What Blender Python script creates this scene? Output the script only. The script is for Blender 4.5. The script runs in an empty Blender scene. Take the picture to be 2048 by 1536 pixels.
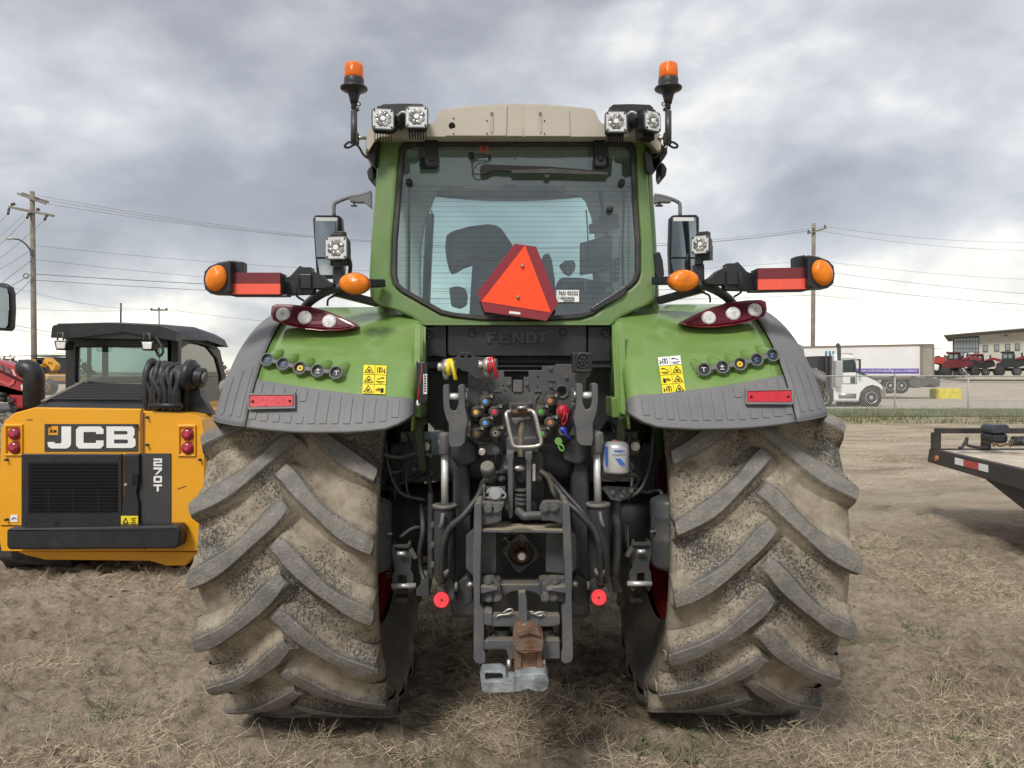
import bpy, math, random
import numpy as np
from mathutils import Vector, Matrix, noise
from mathutils.geometry import tessellate_polygon
sc = bpy.context.scene
COL = sc.collection
R = math.radians
# ------------------------------------------------------------------ camera
F = 1480.0; HOR = 742.0; CZ = 1.75
cam_d = bpy.data.cameras.new('camera'); cam = bpy.data.objects.new('camera', cam_d); COL.objects.link(cam)
cam_d.lens = 36 * F / 2048; cam_d.sensor_width = 36; cam_d.clip_start = .05; cam_d.clip_end = 3000
PITCH = -math.atan((768 - HOR) / F)
cam.location = (0, 0, CZ); cam.rotation_euler = (R(90) + PITCH, 0, 0)
sc.camera = cam
sc.view_settings.view_transform = 'Standard'; sc.view_settings.look = 'None'
sc.view_settings.gamma = 1; sc.view_settings.use_curve_mapping = False
sc.view_settings.exposure = 0.95
# ------------------------------------------------------------------ sun and sky
SUN_EL, SUN_AZ = 48.0, 205.0          # azimuth clockwise from +Y: behind the camera, to the left
sd = bpy.data.lights.new('sun', 'SUN'); so = bpy.data.objects.new('sun', sd); COL.objects.link(so)
sd.energy = 1.5; sd.angle = R(14); sd.color = (1.0, .965, .91)
_d = Vector((math.sin(R(SUN_AZ)) * math.cos(R(SUN_EL)), math.cos(R(SUN_AZ)) * math.cos(R(SUN_EL)), math.sin(R(SUN_EL))))
so.rotation_euler = _d.to_track_quat('Z', 'Y').to_euler(); so.location = (0, 0, 30)

def lnk(nt, a, b): nt.links.new(a, b)
def nd(nt, t, **k):
    n = nt.nodes.new(t)
    for a, b in k.items():
        if a == 'inp':
            for kk, vv in b.items(): n.inputs[kk].default_value = vv
        else: setattr(n, a, b)
    return n
def mth(nt, op, a, b=None, c=None, clamp=False):
    n = nt.nodes.new('ShaderNodeMath'); n.operation = op; n.use_clamp = clamp
    for i, v in enumerate((a, b, c)):
        if v is None: continue
        if isinstance(v, (int, float)): n.inputs[i].default_value = v
        else: nt.links.new(v, n.inputs[i])
    return n.outputs[0]
def ramp(nt, fac, pts, interp='LINEAR'):
    n = nt.nodes.new('ShaderNodeValToRGB'); n.color_ramp.interpolation = interp
    e = n.color_ramp.elements
    while len(e) < len(pts): e.new(.5)
    for i, (p, c) in enumerate(pts):
        e[i].position = p
        e[i].color = (c, c, c, 1) if isinstance(c, (int, float)) else (*c, 1)
    nt.links.new(fac, n.inputs[0]); return n.outputs[0]
def mixc(nt, f, a, b):
    n = nt.nodes.new('ShaderNodeMix'); n.data_type = 'RGBA'
    for i, v in ((0, f), (6, a), (7, b)):
        if isinstance(v, tuple): n.inputs[i].default_value = (*v, 1)
        elif isinstance(v, (int, float)): n.inputs[i].default_value = v
        else: nt.links.new(v, n.inputs[i])
    return n.outputs[2]

W_ = bpy.data.worlds.new('World'); sc.world = W_; W_.use_nodes = True
nt = W_.node_tree; nt.nodes.clear()
out = nd(nt, 'ShaderNodeOutputWorld')
sky = nd(nt, 'ShaderNodeTexSky', sky_type='NISHITA', sun_disc=False, sun_elevation=R(SUN_EL), sun_rotation=R(SUN_AZ))
bsky = nd(nt, 'ShaderNodeBackground', inp={'Strength': .10}); lnk(nt, sky.outputs[0], bsky.inputs[0])
tc = nd(nt, 'ShaderNodeTexCoord'); sep = nd(nt, 'ShaderNodeSeparateXYZ'); lnk(nt, tc.outputs['Generated'], sep.inputs[0])
zc = mth(nt, 'MAXIMUM', sep.outputs[2], 0.0)
cb = nd(nt, 'ShaderNodeMapping'); cb.inputs['Scale'].default_value = (1, 1, 1.8); lnk(nt, tc.outputs['Generated'], cb.inputs[0])
def cn(scale, detail, rough, off, dist=0.0):
    m = nd(nt, 'ShaderNodeMapping'); m.inputs['Location'].default_value = off; lnk(nt, cb.outputs[0], m.inputs[0])
    n = nd(nt, 'ShaderNodeTexNoise', inp={'Scale': scale, 'Detail': detail, 'Roughness': rough, 'Distortion': dist})
    lnk(nt, m.outputs[0], n.inputs[0]); return n.outputs[0]
n1 = cn(1.5, 1.5, .45, (11.25, 5.0, .1), .2)        # big banks of cloud
n2 = cn(4.2, 3.5, .5, (12.4, .4, 2), .2)      # puffs
n3 = cn(13, 5, .6, (1.3, 5.4, 6), .3)
v = mth(nt, 'ADD', mth(nt, 'MULTIPLY', n1, .58), mth(nt, 'ADD', mth(nt, 'MULTIPLY', n2, .52), mth(nt, 'MULTIPLY', n3, .13)))
low = ramp(nt, zc, [(0.0, 1.0), (.06, .80), (.14, .22), (.22, .02), (.32, .16), (.45, .28), (1, .30)])
v = mth(nt, 'ADD', v, mth(nt, 'MULTIPLY', low, .175))
v = mth(nt, 'ADD', v, mth(nt, 'MULTIPLY', mth(nt, 'SUBTRACT', cn(8.5, 4, .55, (2.2, 3.1, 1), .4), .5), mth(nt, 'MULTIPLY', low, .55)))
CLOUD = ramp(nt, v, [(.40, (.205, .215, .24)), (.54, (.28, .293, .322)), (.62, (.365, .38, .41)), (.69, (.475, .487, .51)), (.76, (.66, .655, .63)), (.84, (.86, .84, .77)), (.95, (.97, .93, .82))])
warm = mixc(nt, ramp(nt, zc, [(0, .6), (.12, .15), (.2, 0)]), (1, 1, 1), (1.0, .965, .86))
mm = nd(nt, 'ShaderNodeVectorMath', operation='MULTIPLY'); lnk(nt, CLOUD, mm.inputs[0]); lnk(nt, warm, mm.inputs[1])
bcl = nd(nt, 'ShaderNodeBackground', inp={'Strength': .78}); lnk(nt, mm.outputs[0], bcl.inputs[0])
mx = nd(nt, 'ShaderNodeMixShader'); mx.inputs[0].default_value = .94
lnk(nt, bsky.outputs[0], mx.inputs[1]); lnk(nt, bcl.outputs[0], mx.inputs[2]); lnk(nt, mx.outputs[0], out.inputs[0])

# ------------------------------------------------------------------ measuring
cp, sp = math.cos(PITCH), math.sin(PITCH)
def ray(px, py):
    a, b = (px - 1024) / F, -(py - 768) / F
    return Vector((a, cp - b * sp, sp + b * cp))
def W(px, py, Y):
    if callable(Y): Y = Y(px, py)
    d = ray(px, py); t = Y / d.y
    return Vector((d.x * t, Y, CZ + d.z * t))
AX, AZ = 4.00, 0.95                    # rear axle of the big tractor
def cyl_y(Rr):
    def f(px, py):
        d = ray(px, py); a = d.y ** 2 + d.z ** 2
        b = 2 * (d.y * (-AX) + d.z * (CZ - AZ)); c = AX ** 2 + (CZ - AZ) ** 2 - Rr ** 2
        q = b * b - 4 * a * c
        t = (-b - math.sqrt(max(q, 0))) / (2 * a)
        return t * d.y
    return f
CA = R(.52); NX = Vector((math.cos(CA), 0, math.sin(CA))); P0 = Vector((.050, 0, 0))
def mirp(p): p = Vector(p); return p - 2 * ((p - P0).dot(NX)) * NX
def xc(z): return P0.x - math.tan(CA) * z

# ------------------------------------------------------------------ mesh builder
class B:
    def __init__(s): s.v = []; s.f = []; s.s = []; s.m = []
    def add(s, vs, fs, sm=False, m=0):
        o = len(s.v); s.v += [Vector(p) for p in vs]
        for f in fs: s.f.append(tuple(o + i for i in f)); s.s.append(sm); s.m.append(m)
        return s
    def join(s, b, m=None):
        o = len(s.v); s.v += b.v; s.f += [tuple(o + i for i in f) for f in b.f]; s.s += b.s
        s.m += b.m if m is None else [m] * len(b.f); return s
    def box(s, c, size, rot=None, m=0, taper=1.0):
        hx, hy, hz = (k / 2 for k in size); vs = []
        for z in (-1, 1):
            for x, y in ((-1, -1), (1, -1), (1, 1), (-1, 1)):
                k = taper if z > 0 else 1
                p = Vector((x * hx * k, y * hy * k, z * hz)); vs.append((rot @ p if rot else p) + Vector(c))
        return s.add(vs, [(3, 2, 1, 0), (4, 5, 6, 7), (0, 1, 5, 4), (1, 2, 6, 5), (2, 3, 7, 6), (3, 0, 4, 7)], m=m)
    def bb(s, a, b, m=0):
        a = Vector(a); b = Vector(b); return s.box((a + b) / 2, [abs(k) for k in (b - a)], m=m)
    def beam(s, a, b, w, h, up=(0, 0, 1), m=0):
        a = Vector(a); b = Vector(b); d = (b - a); L = d.length; d = d / L; u = Vector(up)
        sx = d.cross(u)
        if sx.length < 1e-4: sx = d.cross(Vector((0, 1, 0)))
        sx.normalize(); u = sx.cross(d)
        rot = Matrix((sx, d, u)).transposed()
        return s.box((a + b) / 2, (w, L, h), rot, m=m)
    def cyl(s, a, b, r1, r2=None, n=16, caps=True, sm=True, m=0):
        r2 = r1 if r2 is None else r2
        return s.rev(a, b, [(r1, 0), (r2, 1)], n, caps, sm, m)
    def rev(s, a, b, prof, n=16, caps=True, sm=True, m=0, a0=0.0):
        a = Vector(a); b = Vector(b); d = b - a; dn = d.normalized()
        u = dn.orthogonal().normalized() if abs(dn.z) > .99 or True else None
        # stable frame
        ref = Vector((0, 0, 1)) if abs(dn.z) < .9 else Vector((0, 1, 0))
        u = dn.cross(ref).normalized(); w = dn.cross(u)
        vs = []; k = len(prof)
        for r, t in prof:
            for i in range(n):
                g = a0 + 2 * math.pi * i / n; vs.append(a + d * t + (u * math.cos(g) + w * math.sin(g)) * r)
        fs = [(j * n + i, j * n + (i + 1) % n, (j + 1) * n + (i + 1) % n, (j + 1) * n + i) for j in range(k - 1) for i in range(n)]
        s.add(vs, fs, sm, m)
        if caps:
            o = len(s.v) - len(vs)
            s.f.append(tuple(o + i for i in reversed(range(n)))); s.s.append(False); s.m.append(m)
            s.f.append(tuple(o + (k - 1) * n + i for i in range(n))); s.s.append(False); s.m.append(m)
        return s
    def tube(s, pts, r, n=8, sub=4, closed=False, m=0, flat=1.0):
        pts = [Vector(p) for p in pts]
        if sub > 1:
            q = []; L = len(pts); rng = L if closed else L - 1
            for i in range(rng):
                if closed: p0, p1, p2, p3 = pts[(i - 1) % L], pts[i], pts[(i + 1) % L], pts[(i + 2) % L]
                else: p0, p1, p2, p3 = pts[max(i - 1, 0)], pts[i], pts[i + 1], pts[min(i + 2, L - 1)]
                for k in range(sub):
                    t = k / sub
                    q.append(.5 * ((2 * p1) + (p2 - p0) * t + (2 * p0 - 5 * p1 + 4 * p2 - p3) * t * t + (3 * p1 - p0 - 3 * p2 + p3) * t ** 3))
            if not closed: q.append(pts[-1])
            pts = q
        L = len(pts); vs = []; up = None
        for i, p in enumerate(pts):
            d = (pts[(i + 1) % L] - pts[i - 1]) if closed else (pts[min(i + 1, L - 1)] - pts[max(i - 1, 0)])
            if d.length < 1e-9: d = Vector((0, 0, 1))
            d.normalize()
            if up is None: up = d.orthogonal().normalized()
            up = (up - d * up.dot(d)).normalized(); w = d.cross(up)
            rr = r(i / (L - 1)) if callable(r) else r
            for k in range(n):
                g = 2 * math.pi * k / n; vs.append(p + (up * math.cos(g) + w * math.sin(g) * flat) * rr)
        rg = L if closed else L - 1
        fs = [(j * n + i, j * n + (i + 1) % n, ((j + 1) % L) * n + (i + 1) % n, ((j + 1) % L) * n + i) for j in range(rg) for i in range(n)]
        s.add(vs, fs, True, m)
        if not closed:
            o = len(s.v) - len(vs)
            s.f.append(tuple(o + i for i in reversed(range(n)))); s.s.append(False); s.m.append(m)
            s.f.append(tuple(o + (L - 1) * n + i for i in range(n))); s.s.append(False); s.m.append(m)
        return s
    def slab(s, loops3, dvec, m=0, back=True):
        """front loops of 3-D points (outer first, then holes) pushed along dvec"""
        dvec = Vector(dvec); flat = [Vector(p) for l in loops3 for p in l]; n = len(flat)
        tris = tessellate_polygon([[Vector((p.x, p.z, 0)) if abs(dvec.y) > max(abs(dvec.x), abs(dvec.z)) else (Vector((p.y, p.z, 0)) if abs(dvec.x) > abs(dvec.z) else Vector((p.x, p.y, 0))) for p in map(Vector, l)] for l in loops3])
        fs = []
        for t in tris:
            a, b, c = (flat[i] for i in t)
            if (b - a).cross(c - a).dot(dvec) > 0: t = (t[0], t[2], t[1])
            fs.append(tuple(t))
        if back: fs += [tuple(n + i for i in reversed(t)) for t in fs]
        o = 0
        for li, l in enumerate(loops3):
            L = len(l); nv = Vector((0, 0, 0))
            for i in range(L): nv += Vector(l[i]).cross(Vector(l[(i + 1) % L]))
            ccw = nv.dot(dvec) < 0
            if li > 0: ccw = not ccw
            for i in range(L):
                a, b = o + i, o + (i + 1) % L
                fs.append((b, a, a + n, b + n) if ccw else (a, b, b + n, a + n))
            o += L
        return s.add(flat + [p + dvec for p in flat], fs, m=m)
    def pp(s, loops, Y, t, m=0, dv=None):
        """plate from pixel outlines standing at depth Y (number or function), thickness t"""
        if not isinstance(loops[0][0], (tuple, list)): loops = [loops]
        q = [[W(x, y, Y) for x, y in l] for l in loops]
        return s.slab(q, (t * .527, t * .85, 0) if q[0][0].y > 60 and q[0][0].x > 30 else (0, t, 0), m)
    def rect(s, x0, y0, x1, y1, Y, t, m=0): return s.pp([(x0, y0), (x1, y0), (x1, y1), (x0, y1)], Y, t, m)
    def grid(s, P, sm=True, m=0, flip=False, wrap=False):
        nr, ncl = len(P), len(P[0]); vs = [p for r in P for p in r]; fs = []
        for i in range(nr - 1):
            for j in range(ncl if wrap else ncl - 1):
                j2 = (j + 1) % ncl; f = (i * ncl + j, i * ncl + j2, (i + 1) * ncl + j2, (i + 1) * ncl + j)
                fs.append(tuple(reversed(f)) if flip else f)
        return s.add(vs, fs, sm, m)
    def sph(s, c, r, n=12, k=7, sc=(1, 1, 1), m=0):
        c = Vector(c); P = []
        for j in range(k + 1):
            t = math.pi * j / k
            P.append([c + Vector((r * math.sin(t) * math.cos(2 * math.pi * i / n) * sc[0], r * math.sin(t) * math.sin(2 * math.pi * i / n) * sc[1], r * math.cos(t) * sc[2])) for i in range(n)])
        return s.grid(P, m=m, wrap=True, flip=True)
    def mir(s):
        b = B(); b.v = [mirp(p) for p in s.v]; b.f = [tuple(reversed(f)) for f in s.f]; b.s = list(s.s); b.m = list(s.m); return b
    def move(s, d):
        d = Vector(d); s.v = [p + d for p in s.v]; return s
    def xf(s, M): s.v = [M @ p for p in s.v]; return s
    def build(s, name, mats, parent=None, bev=0, seg=2, label=None, solid=0, kind=None, ang=35, wn=False):
        o0 = Vector(parent['_o']) if parent is not None else Vector((0, 0, 0))
        me = bpy.data.meshes.new(name)
        me.from_pydata([tuple(p - o0) for p in s.v], [], s.f)
        me.polygons.foreach_set('use_smooth', s.s)
        mats = mats if isinstance(mats, (list, tuple)) else [mats]
        for mt in mats: me.materials.append(mt)
        if len(mats) > 1: me.polygons.foreach_set('material_index', s.m)
        me.validate(); me.update()
        o = bpy.data.objects.new(name, me); COL.objects.link(o); o['_o'] = tuple(o0)
        if parent is not None: o.parent = parent
        if label: o['label'] = label
        if kind: o['kind'] = kind
        if solid:
            md = o.modifiers.new('Solidify', 'SOLIDIFY'); md.thickness = solid; md.offset = -1
        if bev:
            md = o.modifiers.new('Bevel', 'BEVEL'); md.width = bev; md.segments = seg; md.limit_method = 'ANGLE'; md.angle_limit = R(ang)
            md.harden_normals = False
        return o
def thing(name, label, cat, loc, group=None):
    o = bpy.data.objects.new(name, None); COL.objects.link(o); o.location = loc; o['_o'] = tuple(loc)
    o.empty_display_size = .1
    o['label'] = label; o['category'] = cat
    if group: o['group'] = group
    return o
def tag(o, label, cat, group=None):
    o['label'] = label; o['category'] = cat
    if group: o['group'] = group
    return o
def kids(o): return [c for c in bpy.data.objects if c.parent == o]
def copy_tree(o, parent=None, d=(0, 0, 0), cache={}):
    c = o.copy(); COL.objects.link(c); c.parent = parent
    if parent is None: c.location = Vector(o.location) + Vector(d)
    for ch in kids(o): copy_tree(ch, c)
    return c
def text_b(body, org, xd, yd, width, height, depth, bold=0.0, m=0, spacing=1.0):
    """lettering as raised flat geometry, its lower-left corner at org"""
    cu = bpy.data.curves.new('t', 'FONT'); cu.body = body; cu.size = 1; cu.extrude = .01; cu.offset = bold; cu.space_character = spacing; cu.resolution_u = 3
    ob = bpy.data.objects.new('t', cu); COL.objects.link(ob)
    me = bpy.data.meshes.new_from_object(ob.evaluated_get(bpy.context.evaluated_depsgraph_get()))
    vs = [Vector(q.co) for q in me.vertices]; fs = [tuple(p.vertices) for p in me.polygons]
    bpy.data.objects.remove(ob); bpy.data.curves.remove(cu); bpy.data.meshes.remove(me)
    x0 = min(q.x for q in vs); x1 = max(q.x for q in vs); y0 = min(q.y for q in vs); y1 = max(q.y for q in vs)
    xd = Vector(xd).normalized(); yd = Vector(yd).normalized(); nn = xd.cross(yd); org = Vector(org)
    kx = width / (x1 - x0); ky = height / (y1 - y0) if height else kx
    return B().add([org + xd * (q.x - x0) * kx + yd * (q.y - y0) * ky + nn * (q.z / .01) * depth / 2 for q in vs], fs, m=m)
# ------------------------------------------------------------------ materials
MATS = {}
def M(name, col=(.5, .5, .5), rough=.5, metal=0.0, var=.12, vs=6.0, bump=0.0, bs=60.0, dust=0.0, dcol=(.30, .235, .165), ds=9.0, coat=0.0, rvar=.15, updust=0.0, spec=.5, em=None):
    if name in MATS: return MATS[name]
    m = bpy.data.materials.new(name); m.use_nodes = True; t = m.node_tree; b = t.nodes['Principled BSDF']
    tc = nd(t, 'ShaderNodeTexCoord')
    n = nd(t, 'ShaderNodeTexNoise', inp={'Scale': vs, 'Detail': 6, 'Roughness': .6}); lnk(t, tc.outputs['Object'], n.inputs[0])
    f = n.outputs[0]
    lo = tuple(c * (1 - var) for c in col); hi = tuple(min(1, c * (1 + var)) for c in col)
    c = ramp(t, f, [(.3, lo), (.7, hi)])
    rg = mth(t, 'MULTIPLY_ADD', f, rvar * 2, rough - rvar)
    if dust or updust:
        n2 = nd(t, 'ShaderNodeTexNoise', inp={'Scale': ds, 'Detail': 9, 'Roughness': .68}); lnk(t, tc.outputs['Object'], n2.inputs[0])
        k = mth(t, 'MULTIPLY', ramp(t, n2.outputs[0], [(.45, 0), (.68, 1)]), dust)
        if updust:
            g = nd(t, 'ShaderNodeNewGeometry'); sz = nd(t, 'ShaderNodeSeparateXYZ'); lnk(t, g.outputs['Normal'], sz.inputs[0])
            u = mth(t, 'MULTIPLY', ramp(t, sz.outputs[2], [(.45, 0), (.9, 1)]), updust)
            u = mth(t, 'MULTIPLY', u, ramp(t, n2.outputs[0], [(.25, .25), (.6, 1)]))
            k = mth(t, 'MAXIMUM', k, u)
        c = mixc(t, k, c, dcol); rg = mth(t, 'ADD', rg, mth(t, 'MULTIPLY', k, .4), clamp=True)
    lnk(t, c, b.inputs['Base Color']); lnk(t, rg, b.inputs['Roughness'])
    b.inputs['Metallic'].default_value = metal; b.inputs['Specular IOR Level'].default_value = spec
    if coat: b.inputs['Coat Weight'].default_value = coat; b.inputs['Coat Roughness'].default_value = .06
    if bump:
        n3 = nd(t, 'ShaderNodeTexNoise', inp={'Scale': bs, 'Detail': 4, 'Roughness': .6}); lnk(t, tc.outputs['Object'], n3.inputs[0])
        bp = nd(t, 'ShaderNodeBump', inp={'Strength': bump, 'Distance': .01}); lnk(t, n3.outputs[0], bp.inputs['Height']); lnk(t, bp.outputs[0], b.inputs['Normal'])
    if em: b.inputs['Emission Color'].default_value = (*em[0], 1); b.inputs['Emission Strength'].default_value = em[1]
    MATS[name] = m; return m
green = M('tractor green paint', (.15, .27, .062), .3, var=.06, coat=.55, rvar=.08, dust=.30, ds=6, dcol=(.30, .29, .16), updust=.15)
green_cab = M('cab green paint', (.125, .215, .06), .34, var=.05, coat=.4, rvar=.08, dust=.25, ds=4, dcol=(.25, .24, .14))
trim = M('grey moulded plastic', (.145, .148, .155), .55, var=.09, bump=.06, bs=350, dust=.38, ds=5, dcol=(.235, .215, .185))
roofm = M('beige roof plastic', (.47, .43, .36), .5, var=.04, dust=.1, ds=5)
blk = M('black plastic', (.016, .017, .02), .42, var=.2, dust=.10, ds=11, dcol=(.10, .09, .075))
blkm = M('matt black steel', (.026, .027, .030), .5, var=.2, bump=.05, bs=150, dust=.10, ds=9, dcol=(.14, .12, .09), updust=.3)
dgrey = M('dark grey machine paint', (.062, .066, .072), .46, var=.12, bump=.08, bs=90, dust=.38, ds=9, dcol=(.16, .135, .10), updust=.8)
dgrey2 = M('grey frame paint', (.082, .087, .094), .45, var=.1, bump=.05, bs=70, dust=.32, ds=8, dcol=(.24, .20, .145), updust=.85)
cast = M('dark casting', (.046, .049, .053), .55, var=.2, bump=.15, bs=60, dust=.3, ds=6, dcol=(.12, .10, .075), updust=.5)
chrome = M('bright steel rod', (.78, .79, .80), .16, metal=1, var=.05, rvar=.05)
steel = M('worn steel', (.42, .41, .39), .38, metal=.9, var=.25, vs=25, dust=.25, ds=25, dcol=(.20, .13, .08), bump=.1)
zinc = M('zinc plated steel', (.52, .50, .45), .42, metal=.85, var=.12, vs=30, dust=.15, ds=30, dcol=(.35, .25, .15))
rust = M('rusted steel', (.15, .075, .04), .75, var=.5, vs=18, bump=.6, bs=60, dust=.95, ds=13, dcol=(.15, .135, .115))
flake = M('flaked grey cast iron', (.26, .28, .29), .6, var=.35, vs=16, bump=.5, bs=60, dust=1.0, ds=11, dcol=(.06, .06, .055))
redrim = M('red rim paint', (.30, .012, .014), .38, var=.1, dust=.15, dcol=(.16, .06, .045))
redm = M('machine red paint', (.38, .018, .028), .33, var=.06, coat=.5, dust=.08, dcol=(.35, .15, .13))
yel = M('machine yellow paint', (.80, .365, .012), .38, var=.04, coat=.25, rvar=.06, dust=.22, ds=3, dcol=(.5, .28, .05))
ylw = M('sticker yellow', (.85, .66, .02), .5, var=.03)
wht = M('white print', (.80, .80, .78), .5, var=.03)
blkprint = M('black print', (.015, .015, .015), .6, var=.1, spec=.2)
rubber = M('black rubber', (.022, .022, .023), .6, var=.2, dust=.15, ds=14)
hose = M('hydraulic hose', (.025, .026, .028), .45, var=.2, dust=.25, ds=20, dcol=(.12, .105, .08))
seatm = M('seat fabric', (.075, .077, .08), .85, var=.15, bump=.2, bs=300)
headl = M('cab headliner', (.60, .61, .62), .8, var=.06)
darkin = M('cab interior plastic', (.10, .103, .106), .6, var=.1)
smvr = M('sign dark red reflective', (.24, .008, .02), .35, var=.12, vs=14, coat=.3)
smvo = M('sign fluorescent orange', (1.0, .075, .010), .5, var=.04, vs=30)
redref = M('red reflector', (.48, .012, .022), .25, var=.1, vs=60, coat=.6)
redor = M('orange red reflector', (.85, .10, .055), .35, var=.08, vs=50, coat=.4)
dred = M('dark red lamp lens', (.085, .006, .013), .42, var=.15, vs=30, spec=.25, bump=.15, bs=200)
lpink = M('clear lamp ring', (.66, .65, .65), .4, var=.35, vs=160, bump=.3, bs=90)
whitep = M('white truck paint', (.86, .86, .85), .35, var=.03, coat=.3)
vanw = M('white trailer panel', (.76, .75, .74), .5, var=.05, vs=.6)
purple = M('purple stripe', (.16, .10, .42), .5)
wood = M('weathered pole wood', (.20, .175, .145), .85, var=.3, vs=3, bump=.3, bs=25)
galv = M('galvanised steel', (.50, .50, .48), .5, metal=.3, var=.1)
wirem = M('overhead cable', (.13, .13, .14), .6)
bluem = M('blue print', (.03, .11, .42), .5)
capg = M('green rubber cap', (.13, .30, .06), .5)
capb = M('blue anodised cap', (.03, .05, .42), .3, metal=.3)
capr = M('red rubber cap', (.42, .012, .025), .35)
lblue = M('pale blue cap', (.10, .28, .62), .4); lyel = M('yellow cap', (.68, .42, .06), .45); lred = M('red dot cap', (.62, .03, .07), .4)
lbrown = M('brown cap', (.17, .10, .03), .5); lor = M('orange cap', (.50, .16, .05), .5); lgr = M('green dot cap', (.06, .32, .05), .45)
silver = M('silver canister', (.55, .55, .56), .35, metal=.6, var=.05)

def glass(name, tint, rough=.02, refl=1.0):
    m = bpy.data.materials.new(name); m.use_nodes = True; t = m.node_tree; t.nodes.clear()
    o = nd(t, 'ShaderNodeOutputMaterial'); tr = nd(t, 'ShaderNodeBsdfTransparent'); tr.inputs[0].default_value = (*tint, 1)
    gl = nd(t, 'ShaderNodeBsdfGlossy', inp={'Roughness': rough}); fr = nd(t, 'ShaderNodeFresnel', inp={'IOR': 1.5})
    mx = nd(t, 'ShaderNodeMixShader'); lnk(t, mth(t, 'MULTIPLY', fr.outputs[0], refl), mx.inputs[0]); lnk(t, tr.outputs[0], mx.inputs[1]); lnk(t, gl.outputs[0], mx.inputs[2]); lnk(t, mx.outputs[0], o.inputs[0])
    return m
gl_cab = glass('tinted cab glass', (.88, .96, .94), refl=3.0)
gl_front = glass('windscreen glass', (.80, .97, .93))
gl_dark = glass('dark tinted glass', (.42, .55, .54), refl=2.0)
def amber(name, col, ring):
    m = bpy.data.materials.new(name); m.use_nodes = True; t = m.node_tree; b = t.nodes['Principled BSDF']
    tc = nd(t, 'ShaderNodeTexCoord'); w = nd(t, 'ShaderNodeTexWave', wave_type=('RINGS' if ring else 'BANDS'), bands_direction='Z', inp={'Scale': 75 if not ring else 62, 'Distortion': .8, 'Detail': 1})
    if ring: w.rings_direction = 'Y'
    lnk(t, tc.outputs['Object'], w.inputs[0])
    n = nd(t, 'ShaderNodeTexNoise', inp={'Scale': 22}); lnk(t, tc.outputs['Object'], n.inputs[0])
    f = mth(t, 'MULTIPLY_ADD', w.outputs[0], .34, mth(t, 'MULTIPLY', n.outputs[0], .9))
    c = ramp(t, f, [(.2, tuple(k * .45 for k in col)), (.75, col)])
    lnk(t, c, b.inputs['Base Color']); b.inputs['Roughness'].default_value = .18
    b.inputs['Subsurface Weight'].default_value = 0
    bp = nd(t, 'ShaderNodeBump', inp={'Strength': .3, 'Distance': .002}); lnk(t, w.outputs[0], bp.inputs['Height']); lnk(t, bp.outputs[0], b.inputs['Normal'])
    return m
amb = amber('amber lens', (1.0, .26, .01), True); amb2 = amber('beacon amber lens', (1.0, .20, .01), False)
def ledlens():
    m = bpy.data.materials.new('clear lamp lens'); m.use_nodes = True; t = m.node_tree; b = t.nodes['Principled BSDF']
    tc = nd(t, 'ShaderNodeTexCoord'); n = nd(t, 'ShaderNodeTexVoronoi', inp={'Scale': 34}); lnk(t, tc.outputs['Object'], n.inputs[0])
    c = ramp(t, n.outputs[0], [(.0, (.75, .74, .70)), (.35, (.42, .42, .40)), (.8, (.16, .16, .16))])
    lnk(t, c, b.inputs['Base Color']); b.inputs['Roughness'].default_value = .12; b.inputs['Metallic'].default_value = .35
    bp = nd(t, 'ShaderNodeBump', inp={'Strength': .8, 'Distance': .006}); lnk(t, n.outputs[0], bp.inputs['Height']); lnk(t, bp.outputs[0], b.inputs['Normal'])
    return m
led = ledlens()
ledbright = M('lamp reflector', (.72, .71, .69), .2, metal=.4, var=.1, vs=40)
mirg = M('mirror glass', (.42, .47, .47), .03, metal=1, var=.02, rvar=.0)

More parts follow.
